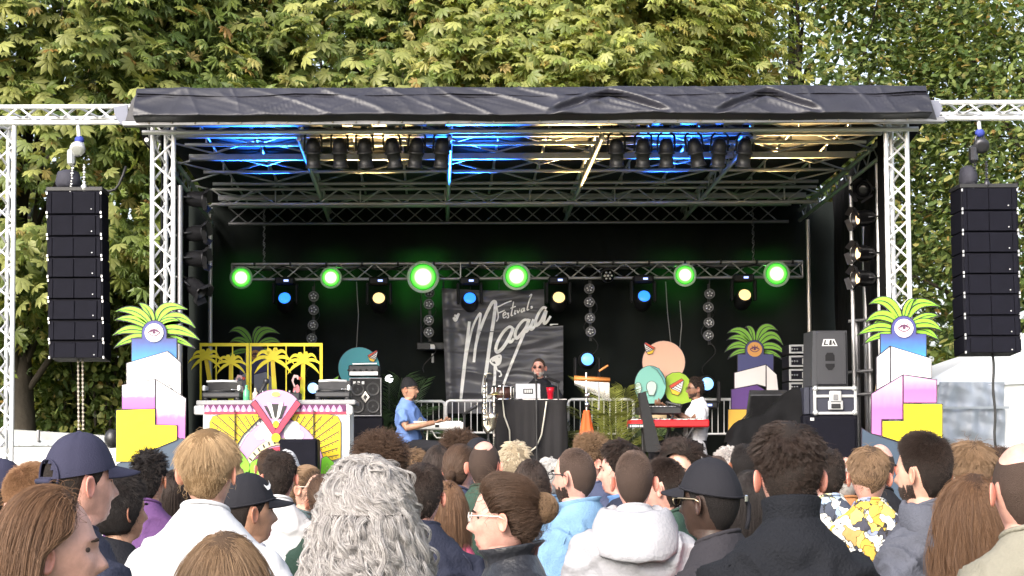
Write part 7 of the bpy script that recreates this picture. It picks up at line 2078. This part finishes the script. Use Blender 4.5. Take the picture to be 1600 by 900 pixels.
# ---------------------------------------------------------------- potted palm fronds on stage
def frond_plant(px, py, Y, n, L, col, label, seed, spread=1.0, up=.9):
    g = random.Random(seed); base = P(px, py, Y); base.z = DECK + .35
    t = thing('palm_plant', label, 'plant', (base.x, Y, DECK))
    MB().lathe((base.x, Y, DECK), [(0, .13), (.3, .17), (.32, .18), (.34, .16)], n=20).build('pot', mat('plastic pot', (.04, .035, .03), .6), t)
    m = mat('frond '+label, col, .5, 0, .1, 30, .35, 6)
    for k in range(n):
        az = g.uniform(0, 6.283); el = g.uniform(.75, 1.45)*up; ln = L*g.uniform(.7, 1.1)
        d = Vector((math.cos(az)*math.cos(el)*spread, .6*math.sin(az)*math.cos(el), math.sin(el))); mb = MB()
        sp = [base + d*ln*s + Vector((0, 0, -.55*ln*s*s*math.cos(el)-.12*ln*s*s)) for s in [i/12 for i in range(13)]]
        mb.tube(sp, [.011*(1-i/14) for i in range(13)], 5)
        side0 = d.cross(Vector((0, 0, 1))).normalized()
        for i in range(2, 13):
            for rep in (0, .33, .66):
                if i+rep > 12: continue
                a = sp[i-1].lerp(sp[i], rep); dd = (sp[i]-sp[i-1]).normalized()
                for sg in (-1, 1):
                    ll = ln*.30*math.sin(math.pi*(.12 + .8*i/13))*g.uniform(.85, 1.1)
                    e = a + (side0*sg*.8 + dd*.75 + Vector((0, 0, -.12))).normalized()*ll; mid = a.lerp(e, .45) + Vector((0, 0, .03*ll/.2))
                    wv = dd*.007
                    mb.add([a, mid+wv, e, mid-wv], [(0, 1, 2, 3)], 0, False)
        mb.build('frond', m, t)
DKG = (.045, .085, .03)
frond_plant(612, 640, 20.7, 13, 1.5, DKG, 'dark green palm plant behind the man in the blue t-shirt', 3, .8)
frond_plant(668, 640, 20.9, 11, 1.45, DKG, 'dark green palm plant between the blue shirt and the banner', 5, .9)
frond_plant(588, 660, 20.2, 10, .9, DKG, 'small dark palm plant beside the bass cabinet', 15, .7)
YG = (.22, .24, .05)
frond_plant(958, 660, 20.0, 13, 1.5, YG, 'yellow green palm plant right of the bar chimes', 7, .8)
frond_plant(905, 650, 20.4, 9, 1.3, (.12, .16, .045), 'olive green palm plant behind the bar chimes', 9, .9)
frond_plant(1010, 640, 20.3, 10, .85, (.12, .17, .06), 'green palm plant behind the black synthesizer', 12, .8)
def white_ball():
    for x, y, tx in ((608, 592, 'white glowing ball on a stem behind the dark palm left'),):
        p = P(x, y, 20.9); t = thing('glowing_ball', tx, 'light', p)
        MB().ball(p, .05).build('glow_ball', emis('white bulb', (1, 1, 1), 3), t); rod('stem', p, p - Vector((0, 0, .5)), .01, BLK, t)  # plain emissive ball on a stem
white_ball()
def stage_box():
    p = P(676, 541, 22.0); t = thing('dimmer_box', 'small black control box with white label hanging left of the banner', 'control box', p)
    MB().box(p, (.42, .12, .1), bev=.01).build('case', BLK, t); MB().box(p + Vector((0, -.065, -.01)), (.06, .006, .06)).build('label_plate', WHITE, t)
    rod('hanger', p + Vector((-.15, 0, .05)), Vector((p.x-.15, 22.0, TZ-TH/2)), .01, BLK, t); rod('hanger', p + Vector((.15, 0, .05)), Vector((p.x+.15, 22.0, TZ-TH/2)), .01, BLK, t)
    MB().box(p + Vector((0, -.03, -.16)), (.03, .05, .12), bev=.006).build('plug', mat('plug grey', (.4, .4, .4), .5), t)
stage_box()
for x, y0, y1, tx in ((557, 440, 543, 'thin cable hanging from the truss to the teal disc'), (1040, 440, 535, 'thin cord hanging slightly aslant above the peach disc'), (1062, 470, 545, 'second thin cord above the peach disc')):
    o = MB().tube([P(x, y0, 21.2), P(x+3, (y0+y1)/2, 21.2), P(x+ (8 if x == 1040 else 0), y1, 21.1)], .006, 5).build('cord', mat('grey cord', (.2, .2, .2), .6)); tag(o, tx, 'cord')
# ================================================================ tents, wall and trees behind
def tent():
    Y = 21.0; q = lambda x, y, d=0: P(x, y, Y+d)
    t = thing('tent', 'white marquee tent with clear plastic window at the right behind the palm cutout', 'tent', q(1560, 700))
    wm = mat('white pvc', (.9, .9, .91), .5, 0, .15, 8, .04, 2)
    z0 = 0
    def sheet(nm, corners, m, amp=.02, n=26, solid=.0):
        a, b, c, d = [Vector(p) for p in corners]; V = []; Fq = []
        nrm = (b-a).cross(d-a).normalized()
        for i in range(n+1):
            for j in range(n+1):
                u, v = i/n, j/n; p = (a*(1-u)+b*u)*(1-v) + (d*(1-u)+c*u)*v
                p = p + nrm*amp*(noise.noise((u*7, v*2, 3)) + .5*noise.noise((u*3-v*6, v*5, 8)))
                V.append(tuple(p - t.location))
        for i in range(n):
            for j in range(n): k = i*(n+1)+j; Fq.append((k, k+n+1, k+n+2, k+1))
        return link(nm, np_mesh(nm, V, Fq, [m]), t)
    el, er = q(1440, 597), q(1760, 590)
    sheet('side_wall', [q(1440, 600), q(1760, 594), (q(1760, 594).x, Y, 0), (q(1440, 600).x, Y, 0)], wm, .03)
    ap = q(1605, 520, 1.8)
    sheet('roof_slope', [q(1436, 603, -.04), q(1764, 597, -.04), ap + Vector((.1, 0, 0)), ap - Vector((.1, 0, 0))], wm, .03)
    sheet('roof_slope', [q(1436, 603, -.04), ap, ap + Vector((0, .1, 0)), (q(1436, 603).x, Y+3.6, q(1436, 603).z)], wm, .02)
    clear = mat('hazy plastic film', (.42, .46, .54), .28, 0, .5, 5, .25, 2.5)
    sheet('window', [q(1468, 597, -.06), q(1570, 597, -.06), q(1570, 705, -.06), q(1462, 705, -.06)], clear, .07, 40)
    for x in (1445, 1590): rod('pole', q(x, 600, .05), (q(x, 600).x, Y+.05, 0), .03, ALU, t)
    MB().box(q(1517, 637, -.12), (.95, .03, .03)).build('window_rail', mat('rail grey', (.42, .46, .52), .4), t)
tent()
def white_van():
    Y = 20.0; q = lambda x, y, d=0: P(x, y, Y+d)
    t = thing('white_trailer', 'white trailer side with grey roof edge behind the left lattice tower', 'trailer', q(110, 720))
    wm = mat('white panel', (.80, .80, .80), .4, 0, .05, 6, .03, 2)
    a, b = q(-40, 724), q(215, 724); zt = q(100, 690).z
    MB().box(((a.x+b.x)/2, Y+.9, (zt+.4)/2), (b.x-a.x, 1.8, zt-.4), bev=.02).build('side', wm, t)
    MB().box(((a.x+b.x)/2, Y-.01, zt-.02), (b.x-a.x, .05, .07), bev=.01).build('edge_rail', mat('rail grey', (.42, .46, .52), .4), t)
    V = [q(-40, 668), q(90, 676), q(215, 684), q(215, 690), q(-40, 690)]
    MB().prism([(v.x, v.z) for v in V], Y+.1, Y+1.6).build('roof', mat('grey panel', (.36, .37, .36), .5, 0, .05, 6, .1, 2), t)
    rod('post', q(60, 690, -.05), q(60, 672, -.05), .02, STEEL, t)
    for k in range(12): 
        x = a.x + .2 + k*.17; MB().box((x, Y-.035, zt-.02), (.02, .01, .05)).build('rivet_plate', STEEL, t)
    for x in (a.x+.5, b.x-.5): MB().lathe((x, Y+.1, .35), [(-.1, .2), (-.08, .33), (.08, .33), (.1, .2)], (0, 1, 0), 24).build('wheel', BLK, t)
white_van()
def black_lumps():
    p = P(176, 680, 19.5); o = MB().ball(p - Vector((0, 0, .04)), (.1, .09, .12)).build('floodlight', DARKM); tag(o, 'small dark floodlight on the trailer roof beside the left palm cutout', 'light')
black_lumps()

# ---- foliage
def leaf_mat(name, stops, rough=.45, trans=.35):
    m = D.materials.new(name); m.use_nodes = True; n, l = m.node_tree.nodes, m.node_tree.links
    b = n['Principled BSDF']; b.inputs['Roughness'].default_value = rough; b.inputs['Specular IOR Level'].default_value = .4
    ge = n.new('ShaderNodeNewGeometry'); r = n.new('ShaderNodeValToRGB'); e = r.color_ramp.elements
    while len(e) < len(stops): e.new(.5)
    for k, (p, c) in enumerate(stops): e[k].position = p; e[k].color = (*c, 1)
    l.new(ge.outputs['Random Per Island'], r.inputs[0]); l.new(r.outputs[0], b.inputs['Base Color'])
    tr = n.new('ShaderNodeBsdfTranslucent'); mx = n.new('ShaderNodeMixShader'); mx.inputs[0].default_value = trans
    g = n.new('ShaderNodeMixRGB'); g.blend_type = 'MULTIPLY'; g.inputs[0].default_value = 1; g.inputs[2].default_value = (1.3, 1.25, .5, 1)
    l.new(r.outputs[0], g.inputs[1]); l.new(g.outputs[0], tr.inputs['Color'])
    l.new(b.outputs[0], mx.inputs[1]); l.new(tr.outputs[0], mx.inputs[2]); l.new(mx.outputs[0], n['Material Output'].inputs[0])
    return m
BARK = mat('bark', (.035, .028, .02), .9, 0, .8, 12, .3, 3)
def palmate():
    """seven drooping leaflets sharing a stalk point; local: stalk at origin, leaf spreads towards +x, up is +z"""
    V = [(0, 0, 0)]; T = []
    for k, a in enumerate((-112, -72, -36, 0, 36, 72, 112)):
        ln = (.5, .78, .95, 1, .95, .78, .5)[k]; c, s = math.cos(R(a)), math.sin(R(a)); w = .175*ln
        def pt(r, o, dz): return (c*r*ln - s*o, s*r*ln + c*o, dz)
        b = len(V); V += [pt(.62, w, -.05-.05), pt(.66, 0, -.03), pt(.62, -w, -.10), pt(1, 0, -.24)]
        T += [(0, b+1, b), (0, b+2, b+1), (b, b+1, b+3), (b+1, b+2, b+3)]
    return np.array(V), np.array(T)
def simple_leaf():
    V = [(0, 0, 0), (.35, .30, -.03), (.75, .24, -.06), (1, 0, -.14), (.75, -.24, -.06), (.35, -.30, -.03), (.5, 0, .02)]
    T = [(0, 6, 1), (1, 6, 2), (2, 6, 3), (3, 6, 4), (4, 6, 5), (5, 6, 0)]
    return np.array(V), np.array(T)
def leaf_cloud(base, T, pos, xdir, up, size, g):
    n = len(pos); x = xdir/np.linalg.norm(xdir, axis=1, keepdims=True)
    y = np.cross(up, x); y /= np.linalg.norm(y, axis=1, keepdims=True) + 1e-9; z = np.cross(x, y)
    sc_ = np.stack([.8 + .35*g.random(n), .65 + .5*g.random(n), .3 + 1.9*g.random(n)], 1); M_ = np.stack([x, y, z], -1)*size[:, None, None]*sc_[:, None, :]
    V = np.einsum('nij,kj->nki', M_, base) + pos[:, None, :]
    k = len(base); Fq = (T[None] + (np.arange(n)*k)[:, None, None]).reshape(-1, 3)
    return V.reshape(-1, 3), Fq
LEAFMESH = {}
def tree(name, label, base, height, crown_c, crown_r, nclump, per, lsize, kindl, m, seed, group, trunk_r=.3, hang=.55, clump_r=.68, singles=0, cull=None, inner=.5):
    g = np.random.default_rng(seed); t = thing(name, label, 'tree', base, group=group); b0 = Vector(base)
    cc, cr = np.array(crown_c), np.array(crown_r)
    d = g.normal(0, 1, (nclump*3, 3)); d /= np.linalg.norm(d, axis=1, keepdims=True)
    d = d[(d[:, 1] < .45)][:nclump]
    rad = inner + (1-inner)*g.random(len(d))**.5
    bump = np.array([1 + .28*noise.noise(Vector(q)*2.2 + Vector((seed, 0, 0))) for q in d])
    C = cc + d*cr*(rad*bump)[:, None]
    C = C[C[:, 2] > 1.2]
    if cull is not None: C = C[cull(C)]
    # trunk and limbs
    mb = MB(); top = Vector(crown_c) + Vector((0, 0, crown_r[2]*.5)); bb = Vector((base[0], base[1], 0)); rr = random.Random(seed)
    pts = [bb.lerp(top, s) + Vector((rr.uniform(-.15, .15)*(s > 0), rr.uniform(-.15, .15)*(s > 0), 0)) for s in (0, .15, .3, .5, .75, 1)]
    mb.tube(pts, [trunk_r*k for k in (1.25, 1, .85, .6, .35, .1)], 12)
    mb.build('trunk', BARK, t)
    for k in range(min(22, len(C))):
        c = Vector(C[g.integers(0, len(C))]); s = rr.uniform(.2, .75); a = pts[0].lerp(top, s); mid = a.lerp(c, .5) + Vector((0, 0, rr.uniform(.1, .6)))
        r0 = trunk_r*.32*(1-s*.6)
        MB().tube([a, a.lerp(mid, .5) + Vector((0, 0, .1)), mid, mid.lerp(c, .5) + Vector((0, 0, .12)), c], [r0, r0*.8, r0*.55, r0*.35, .012], 7).build('limb', BARK, t)
    n = len(C)*per
    ci = np.repeat(np.arange(len(C)), per); ctr = C[ci]; out = (ctr - cc); out[:, 2] *= .5; out /= np.linalg.norm(out, axis=1, keepdims=True)+1e-9
    cs = clump_r*(.6 + .8*g.random(len(C)))[ci]
    q = g.normal(0, .5, (n, 3)); q[:, 2] *= .8
    rxy = np.sqrt((q[:, 0]**2 + q[:, 1]**2))
    pos = ctr + q*cs[:, None]; pos[:, 2] -= .3*cs*rxy**2
    xd = np.stack([q[:, 0], q[:, 1], np.zeros(n)], 1); xd /= np.linalg.norm(xd, axis=1, keepdims=True)+1e-9
    xd = xd*.8 + out*np.array([1, 1, 0])*.5 + g.normal(0, .45, (n, 3)); xd[:, 2] -= hang*(.5+g.random(n))
    up = np.array([0, 0, 1.0]) + out*(1.1 if kindl == 'palmate' else .6) + g.normal(0, .4, (n, 3))
    size = lsize*(.6 + .7*g.random(n))
    bs, T = palmate() if kindl == 'palmate' else simple_leaf()
    if singles:
        # the leaves that show largest: nearest to the camera, in the frame
        px = CX + pos[:, 0]/pos[:, 1]*F; py = 700 - (pos[:, 2]-CAMZ)/pos[:, 1]*F
        vis = (px > -10) & (px < 1610) & (py > -10) & (py < 600) & ~((px > 215) & (px < 1450) & (py > 140))
        # of each small patch of the picture only the front leaf shows
        sc = np.where(vis, pos[:, 1] - size*6, 1e9); order = np.argsort(sc); cellused = set(); pick = []
        for o_ in order:
            if sc[o_] > 1e8 or len(pick) >= singles: break
            key = (int(px[o_]//15), int(py[o_]//15))
            if key in cellused: continue
            cellused.add(key); pick.append(o_)
        if kindl not in LEAFMESH: LEAFMESH[kindl] = [np_mesh('leaf', bs, T, [mm], True) for mm in (LM1, LM2, LM3)]
        rest = np.ones(n, bool); rest[pick] = False
        for o_ in pick:
            x = xd[o_]/np.linalg.norm(xd[o_]); y = np.cross(up[o_], x); y /= np.linalg.norm(y); z = np.cross(x, y)
            o = D.objects.new('leaf', LEAFMESH[kindl][int(g.integers(0, 3))]); COL.objects.link(o); o.parent = t
            Mx = Matrix(((x[0], y[0], z[0]), (x[1], y[1], z[1]), (x[2], y[2], z[2]))).to_4x4()
            o.matrix_local = Matrix.Translation(Vector(pos[o_]) - b0) @ Mx @ Matrix.Scale(float(size[o_]), 4)
        pos, xd, up, size = pos[rest], xd[rest], up[rest], size[rest]
    V, Fq = leaf_cloud(bs, T, pos, xd, up, size, g)
    kind(link('crown', np_mesh('crown', V - np.array(base), Fq, [m], False), t), 'stuff')
    return t
CHEST = [(0, (.06, .10, .025)), (.3, (.12, .17, .04)), (.6, (.20, .26, .06)), (.82, (.31, .35, .09)), (.95, (.42, .35, .13)), (1, (.30, .17, .05))]
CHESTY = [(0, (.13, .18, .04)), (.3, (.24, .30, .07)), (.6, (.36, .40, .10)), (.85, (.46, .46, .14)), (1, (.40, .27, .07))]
MAPLE = [(0, (.05, .09, .025)), (.4, (.11, .16, .045)), (.75, (.19, .24, .07)), (.95, (.32, .31, .1)), (1, (.28, .17, .05))]
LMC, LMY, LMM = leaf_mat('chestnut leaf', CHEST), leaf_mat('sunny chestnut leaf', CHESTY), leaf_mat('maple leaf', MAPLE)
def one(nm, c): return leaf_mat(nm, [(0, c), (1, tuple(min(1, x*1.05) for x in c))])
LM1, LM2, LM3 = one('leaf mid green', (.16, .20, .06)), one('leaf yellow green', (.34, .36, .12)), one('leaf olive', (.25, .27, .09))
GT = 'trees behind the stage'
tree('chestnut_tree', 'chestnut tree with big drooping leaves at the left edge behind the speaker column', (-6.4, 25.5, 0), 13, (-6.2, 25.5, 7.4), (4.0, 3.2, 4.9), 330, 80, .195, 'palmate', LMC, 11, GT, .2, singles=240, cull=lambda C: C[:, 2] > 4.2 + .8*np.sin(C[:, 0]*2.3))
tree('chestnut_tree', 'chestnut tree with big drooping leaves above the left half of the stage roof', (-1.6, 28.5, 0), 14, (-1.4, 28.0, 8.2), (4.2, 3.4, 4.6), 340, 80, .20, 'palmate', LMC, 12, GT, .4, singles=240)
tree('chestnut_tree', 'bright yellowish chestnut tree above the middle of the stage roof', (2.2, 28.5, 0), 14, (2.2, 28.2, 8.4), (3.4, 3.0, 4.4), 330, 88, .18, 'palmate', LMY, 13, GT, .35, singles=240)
tree('maple_tree', 'green maple tree with small leaves above the right part of the stage roof', (7.3, 33, 0), 16, (7.2, 33, 8.4), (4.6, 3.5, 5.2), 420, 100, .15, 'simple', LMM, 14, GT, .35, clump_r=.95, hang=.3)
tree('maple_tree', 'green maple tree with sky showing through it at the right edge behind the speaker column', (12.6, 31, 0), 16, (12.2, 31, 7.0), (4.4, 3.5, 5.4), 330, 90, .15, 'simple', LMM, 15, GT, .4, clump_r=.95, hang=.3)
tree('shade_tree', 'dark dense tree deep behind the left chestnut', (-9.5, 34, 0), 15, (-8.5, 34, 6.5), (5.5, 3, 6.5), 200, 60, .30, 'simple', LMM, 16, GT, .4, clump_r=1.2)
tree('shade_tree', 'dark dense tree deep behind the chestnut over the left half of the roof', (-1, 36, 0), 17, (-1, 36, 8.5), (6.5, 3, 6.0), 240, 60, .32, 'simple', LMM, 17, GT, .4, clump_r=1.3)
tree('shade_tree', 'dense tree deep behind the right maples', (10, 42, 0), 18, (11, 42, 7.5), (7.5, 3, 7.5), 200, 60, .34, 'simple', LMM, 18, GT, .4, clump_r=1.4)
def bush(label, px, Y, w, h, seed):
    p = P(px, 700, Y); t = thing('shrub', label, 'shrub', (p.x, Y, 0), group='dark shrubs under the left trees'); g = np.random.default_rng(seed)
    for k in range(6):
        q = Vector((p.x + g.uniform(-w/2, w/2), Y + g.uniform(-.3, .3), h*g.uniform(.6, 1))); MB().tube([Vector((p.x, Y, 0)).lerp(q, .0), Vector((p.x, Y, 0)).lerp(q, .5) + Vector((.05, 0, .1)), q], [.04, .025, .008], 6).build('stem', BARK, t)
    n = 7000; d = g.normal(0, 1, (n, 3)); d /= np.linalg.norm(d, axis=1, keepdims=True)
    pos = np.array([p.x, Y, h*.5]) + d*np.array([w*.55, .8, h*.55])*(.5+.5*g.random((n, 1))**.4)*(1+.25*np.sin(d[:, :1]*7+seed)); pos = pos[pos[:, 2] > .05]; n = len(pos)
    bs, T = simple_leaf(); xd = d[:n] + g.normal(0, .5, (n, 3)); xd[:, 2] -= .3
    V, Fq = leaf_cloud(bs, T, pos, xd, np.array([0, 0, 1.0]) + g.normal(0, .4, (n, 3)), .16*(.6+.7*g.random(n)), g)
    kind(link('foliage', np_mesh('foliage', V - np.array([p.x, Y, 0]), Fq, [LMM], False), t), 'stuff')
bush('dark leafy shrub behind the trailer right of the left lattice tower', 60, 27, 3.0, 5.0, 21)
bush('dark leafy shrub behind the twin chains under the left speaker column', 150, 26.5, 3.0, 5.2, 22)
bush('dark leafy shrub behind the left palm cutout', 225, 27.5, 2.6, 5.0, 23)
bush('dark leafy shrub at the left picture edge behind the lattice tower', -20, 27.5, 2.6, 5.0, 24)
bush('dark leafy shrub between the right palm cutout and the white tent', 1470, 25.5, 2.0, 3.0, 25)
